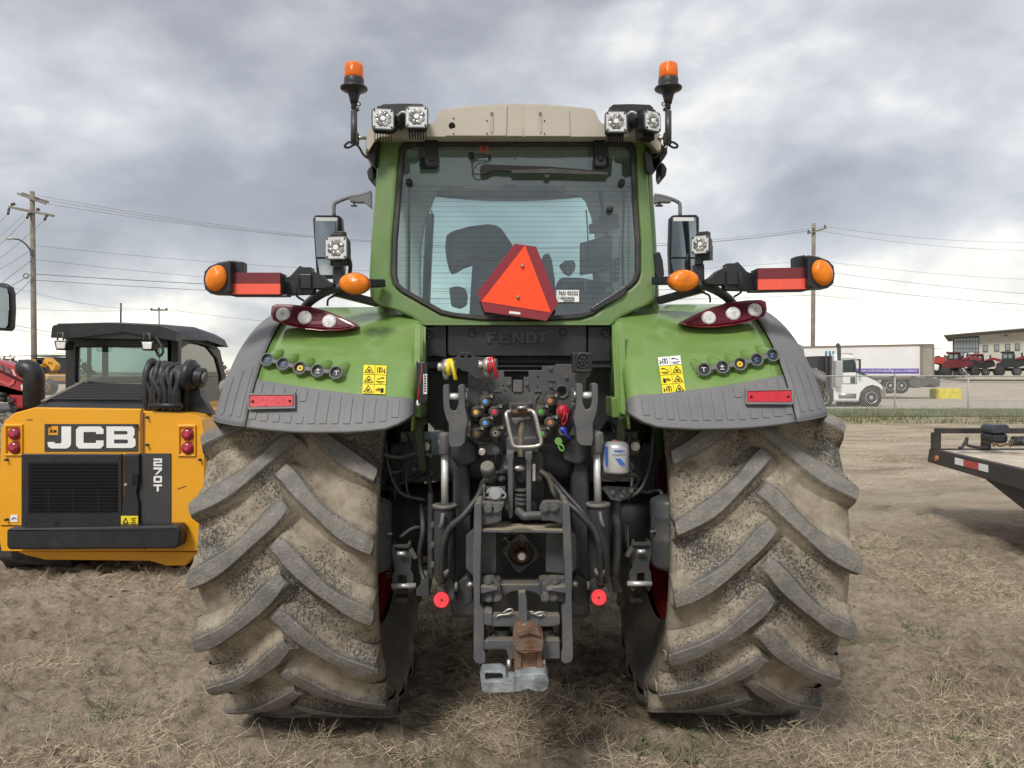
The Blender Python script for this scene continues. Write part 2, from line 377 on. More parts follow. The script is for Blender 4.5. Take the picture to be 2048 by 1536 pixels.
def tyremat():
    m = bpy.data.materials.new('muddy tyre rubber'); m.use_nodes = True; t = m.node_tree; b = t.nodes['Principled BSDF']
    tc = nd(t, 'ShaderNodeTexCoord'); at = nd(t, 'ShaderNodeAttribute', attribute_name='zone'); z = at.outputs['Fac']   # 0 carcass, .5 sidewall, 1 lug top
    n1 = nd(t, 'ShaderNodeTexNoise', inp={'Scale': 3.0, 'Detail': 3, 'Roughness': .5}); lnk(t, tc.outputs['Object'], n1.inputs[0])
    n2 = nd(t, 'ShaderNodeTexNoise', inp={'Scale': 85, 'Detail': 8, 'Roughness': .7}); lnk(t, tc.outputs['Object'], n2.inputs[0])
    mpv = nd(t, 'ShaderNodeMapping'); mpv.inputs['Scale'].default_value = (1, 1, .5); lnk(t, tc.outputs['Object'], mpv.inputs[0])
    n4 = nd(t, 'ShaderNodeTexNoise', inp={'Scale': 210, 'Detail': 3, 'Roughness': .6}); lnk(t, mpv.outputs[0], n4.inputs[0])
    # mud cover: large patches + fine speckle
    s = mth(t, 'ADD', mth(t, 'MULTIPLY', n2.outputs[0], .62), mth(t, 'ADD', mth(t, 'MULTIPLY', n4.outputs[0], .42), mth(t, 'MULTIPLY', n1.outputs[0], .55)))
    mud_c = ramp(t, s, [(.715, 0), (.785, 1)])
    mud_s = mth(t, 'MULTIPLY', ramp(t, n1.outputs[0], [(.40, .0), (.62, 1)]), ramp(t, n2.outputs[0], [(.40, .1), (.60, .75)]))
    mud_t = mth(t, 'MULTIPLY', ramp(t, n2.outputs[0], [(.44, 0), (.60, 1)]), .8)
    cov = ramp(t, z, [(0, 0), (1, 1)])
    fs_ = ramp(t, z, [(.0, 1), (.30, 1), (.5, 0), (1, 0)]); ft = ramp(t, z, [(.6, 0), (.9, 1)])
    mud = mixc(t, fs_, mud_s, mud_c); mud = mixc(t, ft, mud, mud_t)
    n5 = nd(t, 'ShaderNodeTexNoise', inp={'Scale': 14, 'Detail': 6, 'Roughness': .65}); lnk(t, tc.outputs['Object'], n5.inputs[0])
    mudcol = ramp(t, n5.outputs[0], [(.3, (.185, .152, .112)), (.5, (.285, .242, .18)), (.72, (.385, .34, .265))])
    rub = mixc(t, ft, mixc(t, n1.outputs[0], (.040, .042, .044), (.085, .082, .076)), ramp(t, n5.outputs[0], [(.3, (.13, .132, .132)), (.7, (.22, .215, .205))]))
    lnk(t, mixc(t, mud, rub, mudcol), b.inputs['Base Color'])
    lnk(t, mth(t, 'MULTIPLY_ADD', mud, .35, .55), b.inputs['Roughness'])
    h = mth(t, 'ADD', mth(t, 'MULTIPLY', mud, .5), mth(t, 'MULTIPLY', n2.outputs[0], .9))
    bp = nd(t, 'ShaderNodeBump', inp={'Strength': .55, 'Distance': .006}); lnk(t, h, bp.inputs['Height']); lnk(t, bp.outputs[0], b.inputs['Normal'])
    return m
tyrem = tyremat()
# ------------------------------------------------------------------ ground
rng = np.random.default_rng(7)
def vn(x, y, seed):
    xi = np.floor(x).astype(np.int64); yi = np.floor(y).astype(np.int64); fx = x - xi; fy = y - yi
    fx = fx * fx * (3 - 2 * fx); fy = fy * fy * (3 - 2 * fy)
    def h(a, b):
        n = (a * 374761393 + b * 668265263 + seed * 974634777) & 0x7fffffff
        n = ((n ^ (n >> 13)) * 1274126177) & 0x7fffffff
        return ((n ^ (n >> 16)) & 0xffff) / 65535.0
    return (h(xi, yi) * (1 - fx) + h(xi + 1, yi) * fx) * (1 - fy) + (h(xi, yi + 1) * (1 - fx) + h(xi + 1, yi + 1) * fx) * fy
def fbm(x, y, seed, o=4, g=.5):
    a = 1; s = 0; t = 0
    for i in range(o): s = s + a * vn(x * 2 ** i, y * 2 ** i, seed + i); t += a; a *= g
    return s / t
def gh(x, y):
    x = np.asarray(x, float); y = np.asarray(y, float)
    near = np.clip(1 - (np.hypot(x, y - 3) - 7) / 9, 0, 1)
    z = (fbm(x * .35, y * .5, 3, 3) - .5) * .10 * np.clip(1 - (np.hypot(x, y) - 16) / 10, 0, 1)
    # tyre tracks and scuffed soil, running roughly across the view
    w = fbm(x * .6, y * .6, 11, 3)
    tr = np.sin((y * 1.0 + x * .16 + w * 1.3) * 9.0) * .5 + .5
    z = z + near * (tr ** 2) * .034 * np.clip(fbm(x * .8, y * .9, 21, 2) * 3 - 1.0, 0, 1)
    z = z + near * (fbm(x * 2.6 + w * 2, y * 6.5, 31, 5, .62) - .5) * .105
    z = z + near * (np.clip(fbm(x * 9 , y * 11, 41, 3, .6) - .50, 0, 1)) * .15
    rd = 1 - np.abs(2 * fbm(x * 1.1 + w, y * 7.5 + w * 2, 61, 3, .55) - 1)
    z = z + near * (rd ** 5) * .030 * np.clip(fbm(x * .9, y * .9, 71, 2) * 2.6 - .7, 0, 1)
    # cleat prints left by a tyre
    px_ = (x + 1.75) ; band = np.exp(-(px_ / .30) ** 4) * np.clip((3.95 - y) * 2, 0, 1)
    z = z - band * .018 + band * .016 * (np.sin(y * 42 + np.abs(px_) * 9) > .1)
    band = np.exp(-((x - 2.9 - (y - 4) * .35) / .33) ** 4) * near
    z = z - band * .012 + band * .014 * (np.sin(y * 38 + np.abs(x - 2.9) * 9) > .1)
    # flat where the machines stand
    for cx, cy, rx, ry in ((-.95, 4.0, .42, .60), (1.05, 4.0, .42, .60)):
        d2 = ((x - cx) / rx) ** 2 + ((y - cy) / ry) ** 2; q = np.exp(-d2 ** 2); z = z * (1 - q) + q * .004
        z = z + .030 * np.exp(-((np.sqrt(d2) - 1.12) / .16) ** 2) * (.4 + 1.2 * fbm(x * 7, y * 7, 51, 3))
    return z
def axis(lo, hi, step, far, k=1.16):
    a = list(np.arange(lo, hi + 1e-6, step)); s = step; p = hi; 
    while p < far: s *= k; p += s; a.append(p)
    s = step; p = lo; b = []
    while p > -far: s *= k; p -= s; b.append(p)
    return np.array(b[::-1] + a)
gx = axis(-4.4, 4.6, .016, 900); gy = axis(1.9, 7.0, .014, 1400); gy = gy[gy > -60]
X, Y_ = np.meshgrid(gx, gy); Z = gh(X, Y_)
me = bpy.data.meshes.new('ground'); nv = X.size
co = np.stack([X.ravel(), Y_.ravel(), Z.ravel()], 1).astype(np.float32)
ny, nx = X.shape; idx = np.arange(nv).reshape(ny, nx)
q = np.stack([idx[:-1, :-1], idx[:-1, 1:], idx[1:, 1:], idx[1:, :-1]], -1).reshape(-1, 4).astype(np.int32)
me.vertices.add(nv); me.vertices.foreach_set('co', co.ravel()); me.loops.add(q.size); me.loops.foreach_set('vertex_index', q.ravel())
me.polygons.add(len(q)); me.polygons.foreach_set('loop_start', np.arange(0, q.size, 4, dtype=np.int32)); me.polygons.foreach_set('use_smooth', np.ones(len(q), bool))
me.update(); me.validate()
def groundmat():
    m = bpy.data.materials.new('dry trampled soil'); m.use_nodes = True; t = m.node_tree; b = t.nodes['Principled BSDF']
    g = nd(t, 'ShaderNodeNewGeometry'); pos = g.outputs['Position']; sx = nd(t, 'ShaderNodeSeparateXYZ'); lnk(t, pos, sx.inputs[0])
    def N(sc_, det, ro, mp=None):
        n = nd(t, 'ShaderNodeTexNoise', inp={'Scale': sc_, 'Detail': det, 'Roughness': ro})
        if mp: mn = nd(t, 'ShaderNodeMapping'); mn.inputs['Scale'].default_value = mp; lnk(t, pos, mn.inputs[0]); lnk(t, mn.outputs[0], n.inputs[0])
        else: lnk(t, pos, n.inputs[0])
        return n.outputs[0]
    a = N(.9, 6, .6); c = N(9, 12, .74); f = N(95, 8, .75); st = N(1.0, 9, .7, (.42, 1.0, 1)); g2 = N(30, 6, .7); big = N(.16, 3, .5)
    s = mth(t, 'ADD', mth(t, 'MULTIPLY', a, .4), mth(t, 'MULTIPLY', c, .6))
    c1 = ramp(t, s, [(.34, (.165, .122, .082)), (.43, (.30, .237, .168)), (.53, (.43, .352, .262)), (.66, (.56, .475, .365))])
    c1 = mixc(t, mth(t, 'MULTIPLY', ramp(t, g2, [(.34, 1), (.47, 0)]), .6), c1, (.105, .078, .052))  # hollows of the bump noise darkened: crevice shade put into the soil colour
    c1 = mixc(t, mth(t, 'MULTIPLY', ramp(t, f, [(.52, 0), (.66, 1)]), .45), c1, (.45, .37, .27))
    c1 = mixc(t, mth(t, 'MULTIPLY', ramp(t, f, [(.30, 1), (.42, 0)]), .5), c1, (.09, .065, .045))
    far = ramp(t, mth(t, 'DIVIDE', sx.outputs[1], 30.0), [(.22, 0), (.42, 1)])
    c2 = ramp(t, st, [(.33, (.27, .215, .15)), (.45, (.40, .33, .24)), (.56, (.52, .44, .335)), (.68, (.60, .52, .41))])
    col = mixc(t, far, c1, c2)
    gr = mth(t, 'MULTIPLY', ramp(t, N(.8, 7, .68, (.6, 1.5, 1)), [(.585, 0), (.65, 1)]), .55)
    col = mixc(t, gr, col, (.105, .135, .045))
    # verge beyond 24 m turns to tufty grass
    ver = ramp(t, mth(t, 'DIVIDE', sx.outputs[1], 100.0), [(.22, 0), (.25, .55), (.28, .8), (.285, 0)])
    col = mixc(t, mth(t, 'MULTIPLY', ver, ramp(t, N(2.5, 6, .7, (.35, 1.2, 1)), [(.42, 0), (.58, 1)])), col, (.17, .18, .075))
    lnk(t, col, b.inputs['Base Color']); b.inputs['Roughness'].default_value = .95; b.inputs['Specular IOR Level'].default_value = .15
    h = mth(t, 'ADD', mth(t, 'MULTIPLY', c, 1.2), mth(t, 'ADD', mth(t, 'MULTIPLY', f, .35), mth(t, 'MULTIPLY', g2, .9)))
    bp = nd(t, 'ShaderNodeBump', inp={'Strength': .9, 'Distance': .05}); lnk(t, h, bp.inputs['Height']); lnk(t, bp.outputs[0], b.inputs['Normal'])
    return m
gm = groundmat(); me.materials.append(gm)
ground = bpy.data.objects.new('ground', me); COL.objects.link(ground); ground['kind'] = 'structure'

def sheet(name, x0, x1, y0, y1, z, mat, n=60, wob=.4):
    P = []
    for j in range(3):
        row = []
        for i in range(n + 1):
            x = x0 + (x1 - x0) * i / n; y = (y0, (y0 + y1) / 2, y1)[j]
            if j != 1: y += (noise.noise(Vector((x * .25, y, 0))) ) * wob
            row.append(Vector((x, y, z)))
        P.append(row)
    o = B().grid(P).build(name, mat); o['kind'] = 'structure'; return o
grassm = M('verge grass', (.085, .125, .035), .9, var=.45, vs=1.3, spec=.1, dust=.9, ds=1.8, dcol=(.30, .26, .14))
gravelm = M('gravel road', (.40, .355, .295), .95, var=.18, vs=1.5, spec=.1, dust=.7, ds=.8, dcol=(.30, .26, .21))
yardm = M('gravel yard', (.44, .385, .31), .95, var=.2, vs=.5, spec=.1, dust=.8, ds=.35, dcol=(.33, .28, .215))
sheet('grass_verge', -160, 200, 28.2, 34.3, .006, grassm)
sheet('gravel_road', -260, 300, 34.2, 43.5, .012, gravelm)
sheet('gravel_yard', -260, 400, 43.3, 150, .018, yardm)

# ------------------------------------------------------------------ straw and weeds
def stems_mesh(name, mat, base, length, rad, lean, zig, seg, seed, twig=0.0):
    r = np.random.default_rng(seed); n = len(base)
    az = r.uniform(0, 2 * np.pi, n); el = lean
    d = np.stack([np.cos(az) * np.cos(el), np.sin(az) * np.cos(el), np.sin(el)], 1)
    pts = [base]; cur = base.copy()
    for k in range(seg):
        d = d + r.normal(0, zig, (n, 3)); d[:, 2] -= .10 * k / seg
        d /= np.linalg.norm(d, axis=1, keepdims=True)
        cur = cur + d * (length / seg)[:, None]
        cur[:, 2] = np.maximum(cur[:, 2], gh(cur[:, 0], cur[:, 1]) + .003)
        pts.append(cur.copy())
    V = []; 
    for k, p in enumerate(pts):
        rr = (rad * (1 - .75 * k / seg))[:, None]
        for g in (0, 2.094, 4.189):
            V.append(p + rr * np.array([math.cos(g), .3 * math.sin(g), math.sin(g)]))
    V = np.stack(V, 1); m = V.shape[1]          # n, (seg+1)*3, 3
    fs = []
    for k in range(seg):
        for i in range(3):
            fs.append((k * 3 + i, k * 3 + (i + 1) % 3, (k + 1) * 3 + (i + 1) % 3, (k + 1) * 3 + i))
    fs = np.array(fs); q = (fs[None] + (np.arange(n) * m)[:, None, None]).reshape(-1, 4).astype(np.int32)
    me = bpy.data.meshes.new(name); me.vertices.add(n * m); me.vertices.foreach_set('co', V.astype(np.float32).ravel())
    me.loops.add(q.size); me.loops.foreach_set('vertex_index', q.ravel()); me.polygons.add(len(q)); me.polygons.foreach_set('loop_start', np.arange(0, q.size, 4, dtype=np.int32))
    me.update(); me.materials.append(mat)
    o = bpy.data.objects.new(name, me); COL.objects.link(o); o['kind'] = 'stuff'; return o, pts
def scatter(n, x0, x1, y0, y1, thr, seed, sc_=1.1, clump=None):
    r = np.random.default_rng(seed); out_ = []
    while sum(len(a) for a in out_) < n:
        x = r.uniform(x0, x1, n * 2); y = y0 + (y1 - y0) * r.uniform(0, 1, n * 2) ** 1.25
        w = fbm(x * sc_, y * sc_ * 1.5, 77, 4, .6)
        k = (w + r.uniform(-.05, .05, n * 2)) > thr
        k &= ~(((np.abs(x + .95) < .37) | (np.abs(x - 1.05) < .37)) & (np.abs(y - 4.0) < .40))
        out_.append(np.stack([x[k], y[k]], 1))
    p = np.concatenate(out_)[:n]
    return np.column_stack([p, gh(p[:, 0], p[:, 1])])
strawm = M('dry straw', (.72, .60, .42), .85, var=.4, vs=30, spec=.2)
straw2 = M('grey dead stems', (.44, .36, .25), .9, var=.45, vs=30, spec=.1)
weedm = M('green weeds', (.10, .165, .05), .8, var=.3, vs=5, spec=.2)
r_ = np.random.default_rng(5)
def clumps(nc, per, x0, x1, y0, y1, thr, seed, spread):
    c = scatter(nc, x0, x1, y0, y1, thr, seed); r = np.random.default_rng(seed + 1)
    p = np.repeat(c, per, 0); p[:, :2] += r.normal(0, spread, (len(p), 2)); 
    k = ~(((np.abs(p[:, 0] + .95) < .37) | (np.abs(p[:, 0] - 1.05) < .37)) & (np.abs(p[:, 1] - 4.0) < .40))
    p = p[k]; p[:, 2] = gh(p[:, 0], p[:, 1]); return p
b = clumps(600, 8, -4.6, 5.0, 2.6, 10, .61, 101, .07)
stems_mesh('dry_straw', strawm, b, r_.uniform(.05, .21, len(b)), r_.uniform(.0009, .0021, len(b)), r_.uniform(.0, .75, len(b)), .24, 5, 1)
b = scatter(2600, -5.5, 6.5, 2.4, 13, .50, 102)
stems_mesh('dry_straw', strawm, b, r_.uniform(.03, .15, len(b)), r_.uniform(.0009, .0021, len(b)), r_.uniform(-.1, .30, len(b)), .26, 4, 2)
b = clumps(300, 10, -3, 3.6, 2.8, 7.5, .56, 103, .05)
stems_mesh('dead_stems', straw2, b, r_.uniform(.04, .17, len(b)), r_.uniform(.0012, .002, len(b)), r_.uniform(.1, 1.1, len(b)), .26, 5, 3)
_o, _p = stems_mesh('dead_stems', straw2, b[:1], r_.uniform(.04, .17, 1), r_.uniform(.001, .002, 1), r_.uniform(.1, 1.1, 1), .26, 5, 3)
bpy.data.objects.remove(_o)
b = clumps(70, 34, -4.5, 5.0, 2.6, 11, .50, 104, .055)
stems_mesh('green_weeds', weedm, b, r_.uniform(.02, .075, len(b)), r_.uniform(.0015, .0035, len(b)), r_.uniform(.2, 1.2, len(b)), .3, 3, 4)
def twigs(name, mat, base, L, rad, seed):
    o, pts = stems_mesh(name, mat, base, L, rad, r_.uniform(.0, .6, len(base)), .22, 5, seed)
    for k in (2, 3, 4):
        sel = r_.random(len(base)) < .75; bb = pts[k][sel]
        stems_mesh(name, mat, bb, L[sel] * .38, rad[sel] * .7, r_.uniform(-.1, .9, len(bb)), .22, 3, seed + 10 * k)
b = clumps(520, 5, -4.6, 4.8, 2.6, 8.5, .585, 108, .055)
twigs('dry_twigs', strawm, b, r_.uniform(.08, .22, len(b)), r_.uniform(.0012, .0022, len(b)), 60)
b = clumps(260, 5, -3, 3.4, 2.6, 6.5, .53, 109, .06)
twigs('dry_twigs', straw2, b, r_.uniform(.08, .2, len(b)), r_.uniform(.0012, .002, len(b)), 61)
# clods of dry soil
r = np.random.default_rng(9); cl = B()
for i in range(2600):
    x = r.uniform(-4, 4.5); y = 2.5 + r.uniform(0, 1) ** 1.4 * 7; s = r.uniform(.003, .010) * (2.2 if r.random() < .08 else 1)
    c = Vector((x, y, float(gh(x, y)) + s * .3)); o = len(cl.v)
    vs = [c + Vector((a * s * r.uniform(.7, 1.5), b_ * s * r.uniform(.7, 1.5), c_ * s * r.uniform(.5, 1.1))) for a, b_, c_ in ((1, 0, 0), (0, 1, 0), (-1, 0, 0), (0, -1, 0), (0, 0, 1), (0, 0, -1))]
    cl.add(vs, [(0, 1, 4), (1, 2, 4), (2, 3, 4), (3, 0, 4), (1, 0, 5), (2, 1, 5), (3, 2, 5), (0, 3, 5)])
cl.build('soil_clods', M('dry clods', (.30, .245, .185), .95, var=.3, vs=4, spec=.1), kind='stuff')
# verge tufts by the fence
b = scatter(12000, -26, 30, 24.5, 33, .44, 105, .6)
stems_mesh('verge_grass_blades', M('verge blades', (.17, .17, .07), .85, var=.5, vs=.8, spec=.1), b, r_.uniform(.08, .26, len(b)), r_.uniform(.008, .014, len(b)), r_.uniform(.8, 1.4, len(b)), .2, 2, 5)
b = scatter(6000, -12, 16, 11, 26, .46, 106, .5)
stems_mesh('dry_straw', strawm, b, r_.uniform(.06, .2, len(b)), r_.uniform(.003, .006, len(b)), r_.uniform(-.1, .5, len(b)), .3, 3, 6)
# ------------------------------------------------------------------ the big green tractor
tr = thing('tractor', 'large green tractor with muddy rear tyres, grey-edged fenders and a tilted orange warning triangle', 'tractor', (.050, AX, 0))
TR_ = AZ + .03      # tyre radius over the lugs
def tyre_mesh(name, Rl, wid, rimr, npitch, lugh, side=1, lugs=True, phase=0.0, flat=0.0):
    """tyre on its own axis (x = axle), centred on the origin; lugs form an upward arrow seen from behind"""
    Rc = Rl - lugh; hw = wid / 2
    prof = []     # (x, r, zone) from inner bead round the tread to the other bead
    def half(s):
        return [(s * hw * .72, rimr, .5), (s * hw * .76, rimr + .02, .5), (s * hw * .815, rimr + .09, .5), (s * hw * .865, rimr + (Rc - rimr) * .42, .5), (s * hw * .915, rimr + (Rc - rimr) * .60, .45),
                (s * hw * .985, rimr + (Rc - rimr) * .77, .35), (s * hw * 1.0, Rc - .088, .2), (s * hw * .975, Rc - .055, .1), (s * hw * .885, Rc - .032, .0), (s * hw * .80, Rc - .018, 0), (s * hw * .6, Rc - .009, 0), (s * hw * .3, Rc - .002, 0)]
    prof = half(-1) + [(0, Rc, 0)] + half(1)[::-1]
    n = 132; P = []; zo = []
    V = []; Fc = []; Zn = []
    for i in range(n):
        g = 2 * math.pi * i / n
        for x, r, z in prof:
            V.append((x, -r * math.cos(g), r * math.sin(g))); Zn.append(z)
    k = len(prof)
    for i in range(n):
        for j in range(k - 1):
            a = i * k + j; b = ((i + 1) % n) * k + j
            Fc.append((a, a + 1, b + 1, b))
    smooth = [True] * len(Fc)
    def rc(x):
        a = min(abs(x) / hw, 1.0); 
        pts = [(0, Rc), (.3, Rc - .002), (.6, Rc - .009), (.80, Rc - .018), (.885, Rc - .032), (.975, Rc - .055), (1.0, Rc - .088)]
        for (a0, r0), (a1, r1) in zip(pts, pts[1:]):
            if a <= a1: return r0 + (r1 - r0) * (a - a0) / (a1 - a0)
        return pts[-1][1]
    pitch = 2 * math.pi / npitch
    if lugs:
        for sd_ in (-1, 1):
            for kk in range(npitch):
                g0 = kk * pitch + (pitch / 2 if sd_ > 0 else 0) + phase
                # centre line: from nose (near the middle, high) to shoulder (out, low); angle grows upward at the rear
                rr = random.Random(kk * 7 + sd_)
                ns = 15; base = len(V)
                for i in range(ns):
                    u = i / (ns - 1)
                    x = sd_ * (-.012 + (hw * 1.0 + .012) * u) 
                    ds = -(0.285 * u + .034 * math.sin(min(u * 1.0, 1) * math.pi)) * (wid / .70)
                    # tangent for width direction
                    tx = sd_ * hw; ty = -(.285 + .034 * math.cos(u * math.pi) * math.pi)
                    L = math.hypot(tx, ty); nx_, ny_ = -ty / L * sd_, tx / L * sd_
                    if ny_ < 0: nx_, ny_ = -nx_, -ny_
                    wt = (.032 + .004 * math.sin(u * 9 + kk)) * (wid / .70) ** .5; wb = wt + .027
                    if u < .10: wt *= .80 + .20 * u / .10; wb *= .85 + .15 * u / .10
                    hh = lugh * (1.0 if .06 < u < .95 else .94)
                    rbase = rc(x) if u < .93 else rc(x)
                    rtop = Rc + lugh - .010 * (abs(x) / hw) ** 2 - (.004 if u in (0, 1) else 0)
                    rtop += rr.uniform(-.0012, .0012)
                    sec = [(-wb - .022, rbase - .004, 0.05), (-wb, rbase + (rtop - rbase) * .16, .10), (-wt - .003, rtop - .010, .45), (-wt + .006, rtop, 1), (0, rtop + .0015, 1), (wt - .006, rtop, 1), (wt + .003, rtop - .010, .45), (wb, rbase + (rtop - rbase) * .16, .10), (wb + .022, rbase - .004, 0.05)]
                    for off, r, z in sec:
                        xx = x + nx_ * off; s = ds + ny_ * off
                        if abs(xx) > hw * 1.005: xx = math.copysign(hw * 1.005, xx)
                        if i == 0: xx -= sd_ * (.0 if z > .9 else .016)
                        g = g0 + s / Rc
                        V.append((xx, -r * math.cos(g), r * math.sin(g))); Zn.append(z)
                for i in range(ns - 1):
                    for j in range(8):
                        a = base + i * 9 + j; f = (a, a + 1, a + 10, a + 9)
                        Fc.append(f if sd_ > 0 else f[::-1]); smooth.append(j in (0, 1, 7) or j in (6,))
                # end walls
                Fc.append(tuple(base + j for j in range(9))[::-1 if sd_ > 0 else 1]); smooth.append(False)
                e = base + (ns - 1) * 9
                # the bar runs on down the shoulder and fades into the sidewall
                for kk2, (xr, dr, zz) in enumerate(((.992, .055, .30), (.90, .175, .30))):
                    vb = len(V)
                    for jj in range(9):
                        x, y, z = V[e + jj]; g = math.atan2(z, -y); r = math.hypot(y, z)
                        gm_ = math.atan2(V[e + 4][2], -V[e + 4][1]); dg = (g - gm_ + math.pi) % (2 * math.pi) - math.pi
                        g = gm_ + dg * (.92, .80)[kk2] - (.010, .035)[kk2]; r2 = min(r, Rc + lugh - dr - (.03 if jj in (0, 8) else .0) - (.012 if jj in (1, 7) else 0))
                        V.append((sd_ * hw * (xr - (.03 if jj in (0, 8) else 0)), -r2 * math.cos(g), r2 * math.sin(g))); Zn.append(zz)
                    for jj in range(8):
                        a = e + jj; f = (a, a + 1, vb + jj + 1, vb + jj)
                        Fc.append(f if sd_ > 0 else f[::-1]); smooth.append(False)
                    e = vb
    if flat:
        V2 = []
        for x, y, z in V:
            r = math.hypot(y, z); dg = abs((math.atan2(z, -y) + math.pi / 2 + math.pi) % (2 * math.pi) - math.pi)
            wgt = math.exp(-(dg / .62) ** 2) * math.exp(-((r - (rimr + .8 * (Rl - rimr))) / ((Rl - rimr) * .45)) ** 2)
            x *= 1 + .10 * wgt * min(1, abs(x) / hw * 1.2) * (1.0 if abs(x) < hw * .96 else .5)
            V2.append((x, y, max(z, -(Rl - flat)) ))
        V = V2
    me = bpy.data.meshes.new(name); me.from_pydata(V, [], Fc); me.polygons.foreach_set('use_smooth', smooth)
    at = me.attributes.new('zone', 'FLOAT', 'POINT'); at.data.foreach_set('value', Zn)
    me.materials.append(tyrem); me.validate(); me.update()
    return me
def rim_b(r, w, side, mats=(0,)):
    """dished rim; side = +1 when the outside of the tractor is toward +x"""
    b = B(); s = side
    pr = [(r * 1.03, -.45 * w), (r * 1.03, -.42 * w), (r * .97, -.40 * w), (r * .93, -.25 * w), (r * .93, .22 * w), (r * .97, .40 * w), (r * 1.03, .42 * w), (r * 1.03, .45 * w)]
    pr2 = [(r * .925, .10 * w), (r * .80, .02 * w), (r * .45, .10 * w), (r * .40, .16 * w), (.03, .16 * w)]
    for p, fl in ((pr, False), (pr2, False)):
        n = 56; P = [[Vector((s * x, rr * math.cos(2 * math.pi * i / n), rr * math.sin(2 * math.pi * i / n))) for i in range(n)] for rr, x in p]
        b.grid(P, wrap=True, flip=(s > 0))
    for i in range(10):
        g = 2 * math.pi * i / 10; c = Vector((s * .12 * w, .28 * r / .6 * math.cos(g), .28 * r / .6 * math.sin(g)))
        b.cyl(c, c + Vector((s * .05, 0, 0)), .016, n=6, sm=False)
    return b
RW = 1.01   # half track
def put(me_or_b, name, mat, parent, c, mirror=False, rz=0):
    if isinstance(me_or_b, B):
        o = me_or_b.build(name, mat, None)
    else:
        o = bpy.data.objects.new(name, me_or_b); COL.objects.link(o)
    o.parent = parent; o['_o'] = parent['_o']
    o.location = Vector(c) - Vector(parent['_o'])
    return o
for s, rot in ((-1, .050), (1, .150)):
    c = Vector((P0.x + s * RW, AX, AZ)); 
    if s < 0: c.z -= .008
    else: c.z += .008
    hub = B().cyl(c + Vector((-s * .18, 0, 0)), c + Vector((s * .12, 0, 0)), .22, n=28).build('rear_wheel', cast, tr)
    TM = tyre_mesh('rear tyre', TR_, .77, .53, 20, .054, phase=-rot, flat=.035)
    ty = put(TM, 'tyre', tyrem, hub, c); ty.rotation_euler = (0, CA, 0)
    rm = put(rim_b(.53, .56, s), 'rim', redrim, hub, c); sol = rm.modifiers.new('Solidify', 'SOLIDIFY'); sol.thickness = .008
# front wheels, axle and bonnet, standing beyond the cab
TMf = tyre_mesh('front tyre', .70, .54, .36, 20, .042)
for s in (-1, 1):
    c = Vector((P0.x + s * .93, AX + 2.80, .70))
    hub = B().cyl(c + Vector((-s * .15, 0, 0)), c + Vector((s * .1, 0, 0)), .14, n=24).build('front_wheel', cast, tr)
    put(TMf, 'tyre', tyrem, hub, c).rotation_euler = (.03 * s, 0, 0)
    put(rim_b(.36, .46, s), 'rim', redrim, hub, c)
x0 = P0.x
B().bb((x0 - .75, AX + 2.72, .60), (x0 + .75, AX + 2.9, .80)).build('front_axle', cast, tr, bev=.03)
B().bb((x0 - .28, AX + .4, .62), (x0 + .28, AX + 3.3, 1.05)).build('engine_block', cast, tr, bev=.03)
hood = B()
P = []
for y, w, zt in ((AX + 1.30, .52, 1.78), (AX + 2.0, .50, 1.76), (AX + 2.8, .46, 1.66), (AX + 3.45, .38, 1.50), (AX + 3.62, .30, 1.30)):
    P.append([Vector((x0 + w * a, y, zt + dz)) for a, dz in ((-1, -.62), (-1, -.25), (-.92, -.08), (-.6, -.01), (0, 0), (.6, -.01), (.92, -.08), (1, -.25), (1, -.62))])
hood.grid(P).build('bonnet', green, tr, solid=.02)
B().tube([(x0 + .62, AX + 1.25, 1.2), (x0 + .62, AX + 1.25, 2.6)], .065, n=14, sub=1).build('exhaust_pipe', steel, tr)
UPV = Vector((-math.sin(CA), 0, math.cos(CA)))
def T(xl, y, zl): return P0 + NX * xl + UPV * zl + Vector((0, y, 0))
def both(fn, name, mat, parent, **k):
    o1 = fn().build(name, mat, parent, **k); o2 = fn().mir().build(name, mat, parent, **k); return o1, o2
FR = 1.149
def theta(px, py, Rr=FR):
    Y = cyl_y(Rr)(px, py); p = W(px, py, Y); return math.atan2(p.z - AZ, AX - Y)
def interp(x, pts):
    if x <= pts[0][0]: return pts[0][1]
    for (a, b), (c, d) in zip(pts, pts[1:]):
        if x <= c:
            t = (x - a) / (c - a); t2 = t
            return b + (d - b) * t2
    return pts[-1][1]
def fsurf(xl, th, off=0.0):          # a point of the fender skin, left side (xl > 0 is outward)
    r = FR + off
    if xl > 1.11: a = min((xl - 1.11) / .19, 1.0); r -= .12 * (1 - math.sqrt(max(0, 1 - a * a * .99)))
    if xl > 1.30: r -= (xl - 1.30) * 12; xl = 1.30 + (xl - 1.30) * .3
    if xl < .49: a = (.49 - xl) / .045; r -= .05 * (1 - math.sqrt(max(0, 1 - a * a * .96)))
    return T(-xl, AX - r * math.cos(th), AZ + r * math.sin(th))
t0 = lambda x: R(interp(x, [(.440, 35.5), (.447, 33.8), (.457, 32.6), (.475, 31.4), (.505, 30.3), (.56, 29.3), (.70, 28.8), (.90, 28.9), (1.05, 29.6), (1.18, 30.8), (1.25, 32.2), (1.29, 34), (1.32, 36)]))
tg = lambda x: R(interp(x, [(.44, 36.8), (.56, 37.1), (.71, 38.0), (.84, 39.0), (.97, 40.3), (1.08, 41.5), (1.16, 42.5)]))
